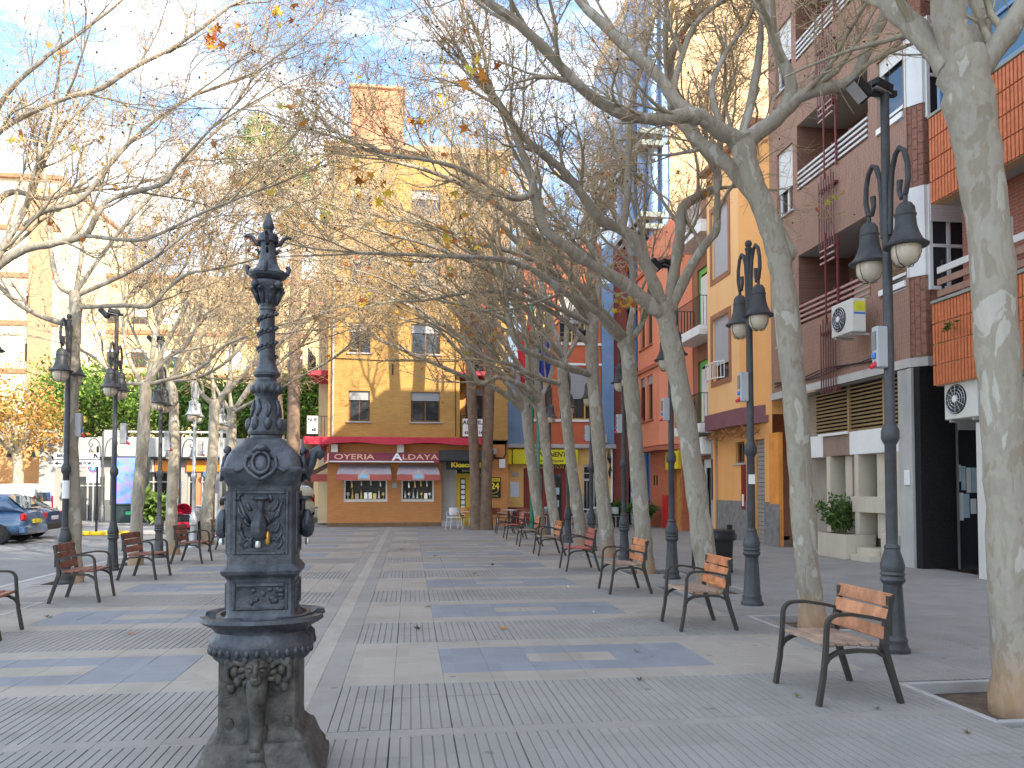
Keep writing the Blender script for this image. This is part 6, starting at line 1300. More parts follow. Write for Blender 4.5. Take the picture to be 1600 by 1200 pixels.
def skin_figure(name, joints, edges, mat, parent, levels=2):
    me = bpy.data.meshes.new(name); me.from_pydata([j[0] for j in joints], edges, []); me.materials.append(mat); o = bpy.data.objects.new(name, me); COL.objects.link(o); o.parent = parent
    o.modifiers.new('skin', 'SKIN'); 
    for i, jt in enumerate(joints): me.skin_vertices[0].data[i].radius = jt[1] if hasattr(jt[1], '__len__') else (jt[1], jt[1])
    me.skin_vertices[0].data[0].use_root = True; s = o.modifiers.new('sub', 'SUBSURF'); s.levels = s.render_levels = levels
    dgp = bpy.context.evaluated_depsgraph_get(); m2 = bpy.data.meshes.new_from_object(o.evaluated_get(dgp)); o.modifiers.clear(); o.data = m2; m2.polygons.foreach_set('use_smooth', [True]*len(m2.polygons))
    return o
pe = thing('person', 'person in a pale jacket and dark trousers sitting on the bench behind the fountain', 'person', (-4.62, 20.9, 0), 0)
SKIN = M('skin', (.50, .30, .21), .55, .06, 8, .05); JACKET = M('pale_jacket', (.58, .57, .55), .8, .1, 12, .3, 40); TROUS = M('dark_trousers', (.035, .035, .04), .85, .2, 10, .2); HAIR = M('dark_hair', (.02, .014, .01), .6, .3, 40, .5, 80); SHOE = M('black_shoe', (.02, .02, .02), .5)
# seated facing +x, pelvis on the seat; one continuous body
J = [((-.08, 0, .53), (.15, .13)), ((-.11, 0, .72), (.14, .11)), ((-.12, 0, .90), (.155, .105)), ((-.11, 0, 1.01), (.10, .08)), ((-.10, 0, 1.09), .05), ((-.08, 0, 1.16), (.07, .08)), ((-.075, 0, 1.25), (.075, .085)),
     ((-.11, .17, .965), .062), ((-.04, .23, .74), .047), ((.17, .16, .66), .038), ((-.11, -.17, .965), .062), ((-.04, -.23, .74), .047), ((.17, -.16, .66), .038),
     ((.0, .10, .52), .085), ((.36, .12, .51), .066), ((.33, .12, .26), .052), ((.31, .12, .08), .04), ((.0, -.10, .52), .085), ((.38, -.12, .51), .066), ((.40, -.12, .26), .052), ((.37, -.12, .08), .04)]
E_ = [(0, 1), (1, 2), (2, 3), (3, 4), (4, 5), (5, 6), (2, 7), (7, 8), (8, 9), (2, 10), (10, 11), (11, 12), (0, 13), (13, 14), (14, 15), (15, 16), (0, 17), (17, 18), (18, 19), (19, 20)]
skin_figure('body', J, E_, SKIN, pe)
skin_figure('jacket', [((-.08, 0, .55), (.175, .15)), ((-.11, 0, .72), (.16, .13)), ((-.12, 0, .90), (.17, .12)), ((-.11, 0, 1.03), (.11, .09)), ((-.11, .18, .97), .075), ((-.04, .235, .74), .06), ((.14, .17, .665), .048), ((-.11, -.18, .97), .075), ((-.04, -.235, .74), .06), ((.14, -.17, .665), .048)], [(0, 1), (1, 2), (2, 3), (2, 4), (4, 5), (5, 6), (2, 7), (7, 8), (8, 9)], JACKET, pe)
skin_figure('trousers', [((-.08, 0, .53), (.16, .14)), ((.0, .10, .525), .095), ((.36, .12, .515), .078), ((.33, .12, .26), .065), ((.31, .12, .10), .055), ((.0, -.10, .525), .095), ((.38, -.12, .515), .078), ((.40, -.12, .26), .065), ((.37, -.12, .10), .055)], [(0, 1), (1, 2), (2, 3), (3, 4), (0, 5), (5, 6), (6, 7), (7, 8)], TROUS, pe)
for s, x in ((1, .31), (-1, .37)): MB().ball((x+.06, s*.12, .045), (.13, .05, .045), 12, 6).build('shoe', SHOE, pe, smooth=180)
MB().ball((-.10, 0, 1.235), (.098, .09, .115), 14, 8).build('hair', HAIR, pe, smooth=180)
b = MB(); b.ball((.005, 0, 1.19), (.02, .016, .03), 8, 5); b.ball((-.0, .035, 1.215), .012, 8, 5); b.ball((-.0, -.035, 1.215), .012, 8, 5); b.ball((-.002, 0, 1.145), (.008, .028, .008), 8, 5); b.build('face_features', SKIN, pe, smooth=180)
for s in (-1, 1):
    hm = MB(); hm.ball((.22, s*.15, .65), (.045, .035, .02), 10, 6)
    for k, ln in enumerate((.06, .07, .066, .05)): hm.tube([(.25, s*.15-.026+.017*k, .652), (.25+ln*.6, s*.15-.028+.018*k, .648), (.25+ln, s*.15-.028+.018*k, .630)], [.009, .009, .007], 6)
    hm.tube([(.215, s*.12, .655), (.25, s*.10, .65), (.275, s*.095, .642)], [.011, .010, .008], 6); hm.build('hand', SKIN, pe, smooth=180)
TREES={
 'R1':[
  [(4.50,5.40,-0.02,0.149),(4.47,5.40,0.70,0.146),(4.45,5.40,1.66,0.146),(4.40,5.40,2.87,0.147),(4.32,5.40,3.85,0.152),(4.22,5.40,4.48,0.170),(4.16,5.40,4.85,0.171)],
  [(4.18,5.40,4.73,0.107),(4.08,5.40,5.12,0.116),(3.95,5.30,5.54,0.106),(3.79,5.10,6.05,0.086),(3.58,5.00,6.56,0.062),(3.17,4.80,6.87,0.033)],
  [(4.14,5.40,4.70,0.091),(4.05,5.60,5.08,0.089),(3.92,5.80,5.45,0.084),(3.86,6.00,5.79,0.082),(3.58,6.30,6.53,0.066),(3.20,6.60,7.13,0.044)],
  [(4.25,5.40,4.73,0.091),(4.39,5.30,4.94,0.090),(4.52,5.20,5.20,0.081),(4.87,5.10,5.78,0.056)],
  [(4.28,5.50,4.84,0.076),(4.66,5.80,5.46,0.071),(4.84,6.20,6.11,0.067),(4.98,6.80,7.21,0.052)],
 ],
 'R2':[
  [(4.71,8.78,-0.02,0.145),(4.65,8.78,0.56,0.139),(4.58,8.78,1.69,0.140),(4.50,8.78,2.83,0.140),(4.38,8.78,4.05,0.140),(4.30,8.78,4.50,0.134),(4.13,8.78,4.96,0.128),(3.96,8.78,5.45,0.128),(3.88,8.78,5.75,0.140)],
  [(3.90,8.78,5.68,0.100),(4.14,8.70,5.85,0.094),(4.36,8.60,6.03,0.087),(4.53,8.50,6.17,0.075),(4.94,8.20,6.21,0.067),(5.04,8.10,6.43,0.061),(5.15,8.00,6.71,0.055),(5.39,7.80,7.22,0.043)],
  [(4.34,8.60,6.03,0.075),(4.43,8.60,6.34,0.070),(4.32,8.70,6.79,0.065),(4.26,8.80,7.23,0.059),(4.20,8.90,7.76,0.048),(4.15,9.10,8.62,0.031)],
  [(3.87,8.80,5.71,0.100),(3.59,8.70,5.78,0.099),(3.24,8.60,5.90,0.091),(2.75,8.40,5.72,0.067),(2.16,8.10,5.65,0.064),(1.68,7.80,5.75,0.056),(1.31,7.60,5.98,0.049),(0.96,7.40,6.14,0.043),(0.73,7.30,6.21,0.038),(0.33,7.10,6.44,0.023)],
  [(3.24,8.60,5.88,0.080),(3.05,8.70,6.10,0.075),(2.89,8.80,6.43,0.070),(2.57,8.90,6.77,0.064),(2.25,9.00,7.15,0.059),(2.00,9.10,7.47,0.054),(1.68,9.30,8.21,0.036)],
  [(3.89,8.80,5.74,0.053),(4.08,8.90,6.33,0.048),(4.23,9.00,6.95,0.042),(4.31,9.10,7.66,0.031)],
  [(4.45,8.80,4.40,0.106),(4.31,9.00,4.93,0.102),(4.04,9.30,5.55,0.099),(3.83,9.60,5.95,0.089),(3.64,9.90,6.34,0.079),(3.53,10.20,6.95,0.068),(3.60,10.40,7.69,0.055),(4.05,10.60,8.39,0.042)],
  [(3.03,8.75,6.07,0.046),(3.14,8.90,6.54,0.041),(3.44,9.10,7.27,0.036),(3.90,9.30,7.75,0.025)],
  [(3.63,8.80,5.94,0.041),(3.57,8.90,6.34,0.036),(3.76,9.00,6.83,0.030),(4.10,9.10,7.32,0.024)],
 ],
 'R3':[
  [(4.58,11.70,0.19,0.170),(4.49,11.70,0.73,0.170),(4.33,11.70,2.02,0.162),(4.14,11.70,3.20,0.153),(3.97,11.70,4.00,0.153),(3.90,11.70,4.39,0.153)],
  [(3.88,11.70,4.29,0.110),(3.68,11.60,4.36,0.109),(3.23,11.40,4.63,0.099),(2.66,11.10,4.82,0.088),(2.12,10.80,5.03,0.079),(1.87,10.70,5.19,0.071),(1.72,10.60,5.53,0.063),(1.61,10.50,5.90,0.055),(1.35,10.40,6.46,0.041)],
  [(3.88,11.70,4.41,0.102),(3.58,11.60,5.02,0.093),(3.35,11.50,5.37,0.092),(3.18,11.50,5.50,0.085),(2.76,11.30,5.61,0.075),(2.47,11.20,5.94,0.067),(2.11,11.00,6.22,0.058),(1.54,10.70,6.50,0.049),(1.12,10.40,6.89,0.034)],
  [(3.19,11.50,5.50,0.054),(3.29,11.60,6.13,0.054),(3.34,11.70,6.85,0.047),(3.43,11.80,7.64,0.048),(3.70,12.00,8.56,0.041),(3.90,12.10,9.29,0.033)],
  [(3.95,11.70,4.35,0.094),(4.09,11.80,4.93,0.087),(4.19,11.80,5.54,0.088),(4.28,11.90,6.04,0.080),(4.62,12.00,6.30,0.073),(4.91,12.00,6.47,0.057),(4.94,12.10,6.93,0.041)],
  [(4.02,11.70,4.40,0.086),(4.25,11.60,4.93,0.078),(4.47,11.50,5.31,0.070),(4.62,11.40,5.53,0.062),(4.65,11.40,5.93,0.054),(4.59,11.30,6.38,0.038)],
  [(1.72,10.60,5.68,0.042),(1.34,10.30,5.46,0.041),(0.80,10.00,5.62,0.033),(0.38,9.70,5.64,0.025),(-0.32,9.40,5.59,0.018)],
 ],
 'R4':[
  [(4.45,14.50,-0.02,0.152),(4.35,14.50,1.14,0.153),(4.21,14.50,2.96,0.142),(4.12,14.50,4.06,0.143),(4.07,14.50,4.43,0.176)],
  [(4.07,14.50,4.36,0.079),(3.70,14.40,4.64,0.078),(3.43,14.30,5.10,0.069),(3.28,14.20,5.55,0.060),(3.35,14.20,6.15,0.051)],
  [(4.03,14.50,4.36,0.079),(3.41,14.00,4.79,0.068),(2.66,13.50,5.05,0.065),(2.05,13.20,5.34,0.055),(1.46,12.90,5.40,0.046),(0.59,12.40,5.27,0.029),(-0.79,12.00,5.15,0.021)],
  [(4.12,14.50,4.43,0.070),(4.31,14.80,5.24,0.063),(4.31,15.00,6.18,0.055),(4.04,15.20,7.14,0.046)],
  [(4.16,14.50,4.37,0.061),(4.38,14.20,4.86,0.052),(4.39,14.00,5.53,0.043),(4.27,14.00,6.25,0.034)],
  [(4.07,14.50,4.43,0.079),(3.00,14.00,5.37,0.067),(2.21,13.50,6.00,0.057),(1.26,13.00,6.45,0.046),(0.38,12.50,6.64,0.037),(-0.41,12.00,6.60,0.021)],
 ],
 'R5':[
  [(4.55,17.70,-0.03,0.159),(4.41,17.70,1.34,0.159),(4.26,17.70,3.25,0.146),(4.16,17.70,4.58,0.146),(4.18,17.70,5.48,0.133)],
  [(4.16,17.70,4.21,0.085),(3.53,17.20,4.27,0.082),(2.88,16.80,4.41,0.070),(2.27,16.40,4.60,0.058),(2.04,16.20,5.10,0.058),(1.94,16.00,5.72,0.048)],
  [(4.18,17.70,5.33,0.085),(3.87,17.40,5.84,0.073),(3.21,17.00,6.30,0.061),(2.43,16.60,6.58,0.050),(1.28,16.00,6.63,0.038)],
  [(4.18,17.70,5.40,0.075),(4.39,18.00,6.46,0.065),(4.37,18.20,7.44,0.055)],
  [(4.12,17.70,4.88,0.064),(3.43,17.40,5.39,0.063),(2.63,17.00,5.71,0.051),(1.60,16.50,5.77,0.039),(0.24,16.00,5.40,0.028)],
  [(4.18,17.70,5.40,0.075),(3.10,17.20,6.35,0.072),(2.04,16.80,7.19,0.060),(1.31,16.40,7.85,0.049),(1.03,16.20,8.57,0.029)],
  [(4.18,17.70,5.36,0.064),(2.90,16.90,5.70,0.061),(1.57,16.20,6.16,0.048),(0.23,15.60,6.46,0.037),(-0.75,15.00,6.48,0.026)],
 ],
 'R6':[
  [(4.62,20.70,-0.08,0.154),(4.42,20.70,1.29,0.154),(4.21,20.70,3.01,0.139),(4.07,20.70,4.38,0.139),(4.08,20.70,5.07,0.139)],
  [(4.08,20.70,4.90,0.087),(3.48,20.30,5.25,0.073),(2.74,19.80,5.55,0.059),(2.04,19.40,5.94,0.046),(0.74,18.80,6.08,0.033)],
  [(4.04,20.70,4.38,0.074),(3.30,20.20,4.47,0.072),(2.56,19.70,4.71,0.058),(1.86,19.20,4.78,0.045),(0.89,18.80,5.31,0.033)],
  [(4.11,20.70,5.07,0.074),(4.23,21.00,6.18,0.063),(4.00,21.20,7.28,0.051)],
  [(4.08,20.70,4.99,0.062),(4.50,20.60,5.76,0.049),(4.41,20.60,6.62,0.050)],
  [(4.08,20.70,5.07,0.074),(2.93,20.00,6.27,0.072),(1.88,19.50,7.25,0.058),(0.74,19.00,7.85,0.045),(-0.63,18.50,7.93,0.032)],
  [(4.08,20.70,5.07,0.062),(3.59,20.90,6.84,0.063),(3.26,21.00,8.44,0.050),(2.75,21.20,9.90,0.038)],
 ],
 'R7':[
  [(4.48,23.60,-0.11,0.157),(4.28,23.60,1.25,0.158),(4.09,23.60,3.00,0.140),(3.91,23.60,4.37,0.140)],
  [(3.95,23.60,4.17,0.098),(3.40,23.20,4.60,0.083),(2.58,22.80,4.82,0.067),(1.99,22.50,4.58,0.066),(1.70,22.30,5.10,0.053),(1.05,22.00,5.76,0.039)],
  [(3.91,23.60,4.33,0.084),(3.75,23.60,5.54,0.070),(3.35,23.50,6.69,0.056)],
  [(3.91,23.60,4.27,0.070),(4.31,23.70,5.17,0.071),(4.29,23.80,6.38,0.057)],
  [(3.85,23.60,3.98,0.070),(3.14,23.40,4.72,0.056),(2.44,23.20,5.64,0.055),(1.47,23.00,6.53,0.041)],
  [(3.91,23.60,4.33,0.070),(2.80,23.00,5.80,0.068),(1.61,22.40,6.96,0.053),(-0.03,22.00,7.72,0.052),(-1.41,21.50,7.88,0.037)],
  [(3.91,23.60,4.33,0.070),(3.49,23.80,6.36,0.071),(2.92,24.00,8.38,0.057),(2.54,24.20,10.24,0.043)],
 ],
 'L0':[
  [(-5.57,11.20,-0.27,0.125),(-5.58,11.20,0.86,0.119),(-5.64,11.20,2.55,0.119),(-5.73,11.20,3.82,0.112),(-5.78,11.20,4.25,0.112)],
  [(-5.78,11.20,4.21,0.063),(-5.39,11.10,4.55,0.058),(-5.03,11.00,4.74,0.052),(-4.67,10.90,4.79,0.047),(-4.22,10.80,4.89,0.041),(-4.05,10.70,5.10,0.036),(-3.86,10.70,5.36,0.031),(-3.21,10.60,5.54,0.026),(-3.04,10.60,5.78,0.021),(-2.58,10.50,6.27,0.015)],
  [(-4.22,10.80,4.89,0.026),(-3.58,10.50,4.76,0.025),(-3.24,10.40,4.79,0.020),(-2.57,10.20,5.07,0.015),(-1.91,10.00,5.28,0.010)],
  [(-5.78,11.20,4.16,0.053),(-5.38,11.00,4.63,0.047),(-5.21,11.00,4.94,0.042),(-5.04,11.00,5.29,0.042)],
  [(-5.05,11.00,5.07,0.031),(-4.76,10.90,5.22,0.031),(-4.39,10.80,5.29,0.031),(-4.13,10.70,5.45,0.031),(-3.75,10.60,5.91,0.026),(-3.29,10.50,6.32,0.020),(-2.80,10.40,6.63,0.015)],
  [(-5.78,11.20,4.25,0.058),(-5.74,11.00,5.04,0.052),(-5.57,10.80,5.65,0.046),(-5.18,10.60,6.12,0.035),(-4.35,10.30,6.43,0.030),(-3.84,10.20,6.56,0.030),(-3.43,10.10,6.79,0.025),(-2.83,10.00,7.10,0.020),(-2.23,9.90,7.55,0.015)],
  [(-5.57,10.80,5.57,0.031),(-5.09,10.40,6.38,0.030),(-4.54,10.20,6.85,0.024),(-4.16,10.10,7.09,0.019),(-3.83,10.00,7.30,0.019),(-3.50,9.90,7.52,0.014),(-3.10,9.80,7.97,0.010)],
  [(-5.78,11.20,4.25,0.047),(-5.63,11.40,5.36,0.043),(-5.44,11.50,5.67,0.038),(-5.07,11.60,5.63,0.033),(-4.77,11.70,5.78,0.028)],
 ],
 'L1':[
  [(-5.64,14.25,-0.06,0.124),(-5.67,14.25,1.19,0.124),(-5.72,14.25,2.28,0.115),(-5.73,14.25,3.37,0.106),(-5.69,14.25,4.39,0.096),(-5.71,14.25,4.97,0.097)],
  [(-5.72,14.25,4.36,0.048),(-6.17,14.10,4.49,0.047),(-6.50,14.00,4.67,0.040),(-6.74,13.90,4.93,0.039),(-7.09,13.80,5.29,0.026)],
  [(-5.71,14.25,4.91,0.048),(-5.98,14.30,5.07,0.048),(-6.15,14.40,5.55,0.041),(-6.28,14.50,6.31,0.035),(-6.39,14.60,7.13,0.028)],
  [(-5.68,14.25,4.89,0.041),(-4.90,14.00,5.18,0.034),(-4.38,13.80,5.41,0.033),(-3.99,13.70,5.66,0.027),(-3.30,13.50,6.20,0.020)],
  [(-5.68,14.25,4.69,0.041),(-4.84,14.00,4.69,0.040),(-4.37,13.90,4.68,0.040),(-4.07,13.80,4.95,0.033),(-3.69,13.70,5.20,0.027),(-3.17,13.60,5.28,0.020),(-2.34,13.40,5.46,0.013)],
  [(-5.70,14.25,4.95,0.041),(-5.63,14.30,5.71,0.034),(-5.72,14.40,6.52,0.035),(-5.72,14.50,7.36,0.028)],
  [(-5.70,14.25,4.95,0.041),(-5.02,14.10,5.89,0.034),(-4.24,13.90,6.74,0.034),(-3.47,13.70,7.47,0.027),(-2.83,13.60,8.02,0.020)],
 ],
 'L2':[
  [(-5.64,17.30,0.00,0.129),(-5.63,17.30,1.09,0.129),(-5.55,17.30,2.43,0.118),(-5.51,17.30,3.23,0.118),(-5.50,17.30,3.77,0.118)],
  [(-5.50,17.30,3.71,0.058),(-5.38,17.30,4.32,0.058),(-5.33,17.30,4.86,0.050),(-5.27,17.40,5.43,0.042),(-5.25,17.50,6.28,0.034)],
  [(-5.47,17.30,3.71,0.050),(-5.13,17.20,4.24,0.050),(-4.66,17.10,4.57,0.041),(-4.38,17.00,5.09,0.041),(-4.26,17.00,5.77,0.033),(-4.15,17.00,6.72,0.025)],
  [(-5.52,17.30,3.71,0.050),(-5.83,17.40,4.19,0.050),(-6.00,17.50,4.74,0.042),(-6.11,17.60,5.45,0.034)],
  [(-5.45,17.30,3.77,0.042),(-4.62,17.00,3.95,0.041),(-4.13,16.80,4.19,0.033),(-3.77,16.60,4.50,0.032),(-3.09,16.30,4.72,0.024)],
  [(-5.52,17.30,3.77,0.042),(-5.95,17.20,3.82,0.041),(-6.42,17.10,4.26,0.033),(-6.88,17.00,4.50,0.024)],
  [(-5.50,17.30,3.77,0.042),(-4.67,17.10,5.38,0.042),(-4.02,17.00,6.59,0.033),(-3.23,16.90,7.68,0.025)],
 ],
 'L3':[
  [(-5.58,19.80,-0.21,0.135),(-5.66,19.80,1.02,0.135),(-5.62,19.80,2.55,0.122),(-5.67,19.80,3.79,0.122),(-5.75,19.80,4.25,0.122)],
  [(-5.75,19.80,4.17,0.057),(-6.01,19.90,4.88,0.048),(-6.13,20.00,5.68,0.039),(-6.40,20.10,6.64,0.029)],
  [(-5.72,19.80,4.17,0.057),(-5.44,19.70,4.86,0.048),(-5.20,19.60,5.62,0.038),(-4.75,19.50,6.54,0.029)],
  [(-5.72,19.80,4.17,0.048),(-4.98,19.40,4.21,0.038),(-4.17,19.00,4.62,0.037),(-3.54,18.70,5.33,0.028)],
  [(-5.78,19.80,4.17,0.038),(-6.34,20.00,4.74,0.039),(-6.86,20.20,5.70,0.029)],
  [(-5.72,19.80,4.17,0.048),(-4.73,19.50,5.61,0.038),(-3.95,19.20,6.80,0.038),(-3.63,19.00,7.97,0.028)],
 ],
 'L4':[
  [(-5.63,23.20,-0.20,0.159),(-5.67,23.20,0.91,0.159),(-5.55,23.20,2.36,0.144),(-5.51,23.20,3.82,0.144),(-5.51,23.20,4.09,0.144)],
  [(-5.51,23.20,3.96,0.079),(-5.93,23.10,4.34,0.067),(-6.08,23.00,4.87,0.056),(-6.24,22.90,5.93,0.044)],
  [(-5.48,23.20,3.96,0.079),(-5.12,23.20,4.55,0.068),(-5.09,23.20,5.29,0.057),(-4.93,23.20,6.40,0.045)],
  [(-5.46,23.20,3.96,0.068),(-4.78,23.00,4.71,0.056),(-3.94,22.70,5.41,0.045),(-2.85,22.30,6.26,0.033)],
  [(-5.51,23.20,4.00,0.056),(-5.69,23.50,4.95,0.046),(-5.93,23.70,6.10,0.035)],
  [(-5.46,23.20,3.96,0.056),(-4.35,23.00,5.27,0.056),(-3.62,22.80,6.89,0.045),(-3.26,22.60,8.50,0.034)],
 ],
 'L5':[
  [(-5.64,26.20,-0.20,0.144),(-5.70,26.20,1.64,0.144),(-5.68,26.20,3.29,0.145),(-5.69,26.20,4.11,0.145)],
  [(-5.69,26.20,4.01,0.077),(-5.10,26.00,4.71,0.064),(-4.48,25.80,5.32,0.051),(-3.45,25.50,6.11,0.038)],
  [(-5.69,26.20,4.07,0.064),(-5.78,26.20,5.14,0.051),(-5.66,26.20,6.39,0.038)],
  [(-5.71,26.20,4.01,0.064),(-6.16,26.30,4.73,0.051),(-6.59,26.40,5.57,0.038)],
  [(-5.67,26.20,4.01,0.064),(-4.63,25.60,4.47,0.050),(-3.79,25.20,4.84,0.037),(-2.36,24.60,5.57,0.037)],
  [(-5.69,26.20,4.01,0.064),(-4.48,25.80,5.73,0.063),(-3.25,25.40,7.32,0.050),(-2.45,25.20,8.93,0.050),(-1.65,25.00,10.33,0.038)],
 ],
 'R8':[
  [(4.50,26.50,-0.21,0.174),(4.28,26.50,1.21,0.174),(4.06,26.50,2.95,0.175),(3.93,26.50,4.26,0.175)],
  [(3.93,26.50,4.15,0.105),(2.97,26.20,4.87,0.086),(1.86,25.80,5.22,0.067),(0.39,25.30,5.75,0.066),(-1.02,24.90,6.26,0.048)],
  [(3.93,26.50,4.22,0.105),(3.21,26.40,5.99,0.087),(2.10,26.20,7.66,0.069),(1.02,26.00,9.08,0.051)],
  [(3.93,26.50,4.26,0.087),(4.02,26.70,6.05,0.088),(3.83,26.90,8.10,0.071),(3.96,27.00,9.93,0.054)],
  [(3.90,26.50,4.22,0.087),(2.50,25.80,5.87,0.085),(0.79,25.20,6.98,0.066),(-0.83,24.80,7.66,0.048),(-1.99,24.50,7.94,0.047)],
 ],
}
# ================================================================== plane trees
BARKM = BARK('plane_bark', [(.285, .24, .18), (.35, .31, .25), (.315, .275, .215), (.44, .405, .345)], True, 5.0)
TWIG = M('twig_bark', (.55, .40, .24), .9, .3, 4, 0)
BRANCH = BARK('branch_bark', [(.29, .24, .165), (.37, .32, .235), (.32, .27, .195), (.44, .39, .30)], False, 4.0)
SEED = M('seed_ball_brown', (.10, .055, .03), .95, .3, 30, 0)
AUT = ATTR('autumn_leaves', .6, .35)
def tubes(P, Rd, k):
    """P (n,s,3), Rd (n,s) -> verts, quads of k-sided tubes, all at once"""
    n, s, _ = P.shape; D = np.empty_like(P); D[:, 1:-1] = P[:, 2:]-P[:, :-2]; D[:, 0] = P[:, 1]-P[:, 0]; D[:, -1] = P[:, -1]-P[:, -2]
    D /= np.linalg.norm(D, axis=2, keepdims=True)+1e-9
    ref = np.where(np.abs(D[:, :1, 2:3]) > .9, np.array([[[1., 0, 0]]]), np.array([[[0, 0, 1.]]])); ref = np.broadcast_to(ref, D.shape)
    U = np.cross(D, ref); U /= np.linalg.norm(U, axis=2, keepdims=True)+1e-9; W = np.cross(D, U)
    a = np.arange(k)*2*np.pi/k; ring = U[:, :, None]*np.cos(a)[None, None, :, None]+W[:, :, None]*np.sin(a)[None, None, :, None]
    V = P[:, :, None]+ring*Rd[:, :, None, None]
    idx = np.arange(n*s*k).reshape(n, s, k); q = np.stack([idx[:, :-1], np.roll(idx[:, :-1], -1, 2), np.roll(idx[:, 1:], -1, 2), idx[:, 1:]], -1).reshape(-1, 4)
    return V.reshape(-1, 3), q
def along(P, Rd, per, rg, lo=.25, hi=1.0):
    """attachment points spread along n polylines: per each"""
    n, s, _ = P.shape; t = rg.uniform(lo, hi, (n, per))*(s-1); i = np.minimum(t.astype(int), s-2); f = (t-i)[..., None]; r = np.arange(n)[:, None]
    p = P[r, i]*(1-f)+P[r, i+1]*f; d = P[r, i+1]-P[r, i]; d /= np.linalg.norm(d, axis=2, keepdims=True)+1e-9; rad = Rd[r, i]*(1-f[..., 0])+Rd[r, i+1]*f[..., 0]
    return p.reshape(-1, 3), d.reshape(-1, 3), rad.reshape(-1), (t/(s-1)).reshape(-1)
def shoots(p, d, rg, length, s, ang, up, wob, bias=None):
    n = len(p); rnd = rg.normal(size=(n, 3)); perp = rnd-d*np.sum(rnd*d, 1, keepdims=True); perp /= np.linalg.norm(perp, axis=1, keepdims=True)+1e-9
    a = rg.uniform(ang[0], ang[1], (n, 1)); v = d*np.cos(a)+perp*np.sin(a); v[:, 2] += up
    if bias is not None: v += bias
    v /= np.linalg.norm(v, axis=1, keepdims=True)+1e-9
    P = np.empty((n, s, 3)); P[:, 0] = p; st = (length/(s-1))[:, None]
    for i in range(1, s):
        v = v+rg.normal(scale=wob, size=(n, 3)); v[:, 2] += up*.15; v /= np.linalg.norm(v, axis=1, keepdims=True)+1e-9; P[:, i] = P[:, i-1]+v*st
    return P
def join(parts):
    V, Q, o = [], [], 0
    for v, q in parts: V.append(v); Q.append(q+o); o += len(v)
    return np.concatenate(V), np.concatenate(Q)
def smooth_line(pts, rg, sub=4, jit=.0):
    A = np.array(pts); n = len(A); out_ = []
    for i in range(n-1):
        p0, p1, p2, p3 = A[max(i-1, 0)], A[i], A[i+1], A[min(i+2, n-1)]
        for k in range(sub):
            t = k/sub; out_.append(.5*((2*p1)+(-p0+p2)*t+(2*p0-5*p1+4*p2-p3)*t*t+(-p0+3*p1-3*p2+p3)*t**3))
    out_.append(A[-1]); B = np.array(out_)
    if jit: B[1:, :3] += rg.normal(size=(len(B)-1, 3))*jit*B[1:, 3:4]*.6; B[:, 3] *= 1+rg.normal(size=len(B))*jit
    B[:, 3] = np.maximum(B[:, 3], .006)
    return B
LEAFC = [(.55, .20, .03), (.62, .30, .04), (.46, .13, .03), (.62, .44, .05), (.52, .22, .04), (.42, .40, .06)]
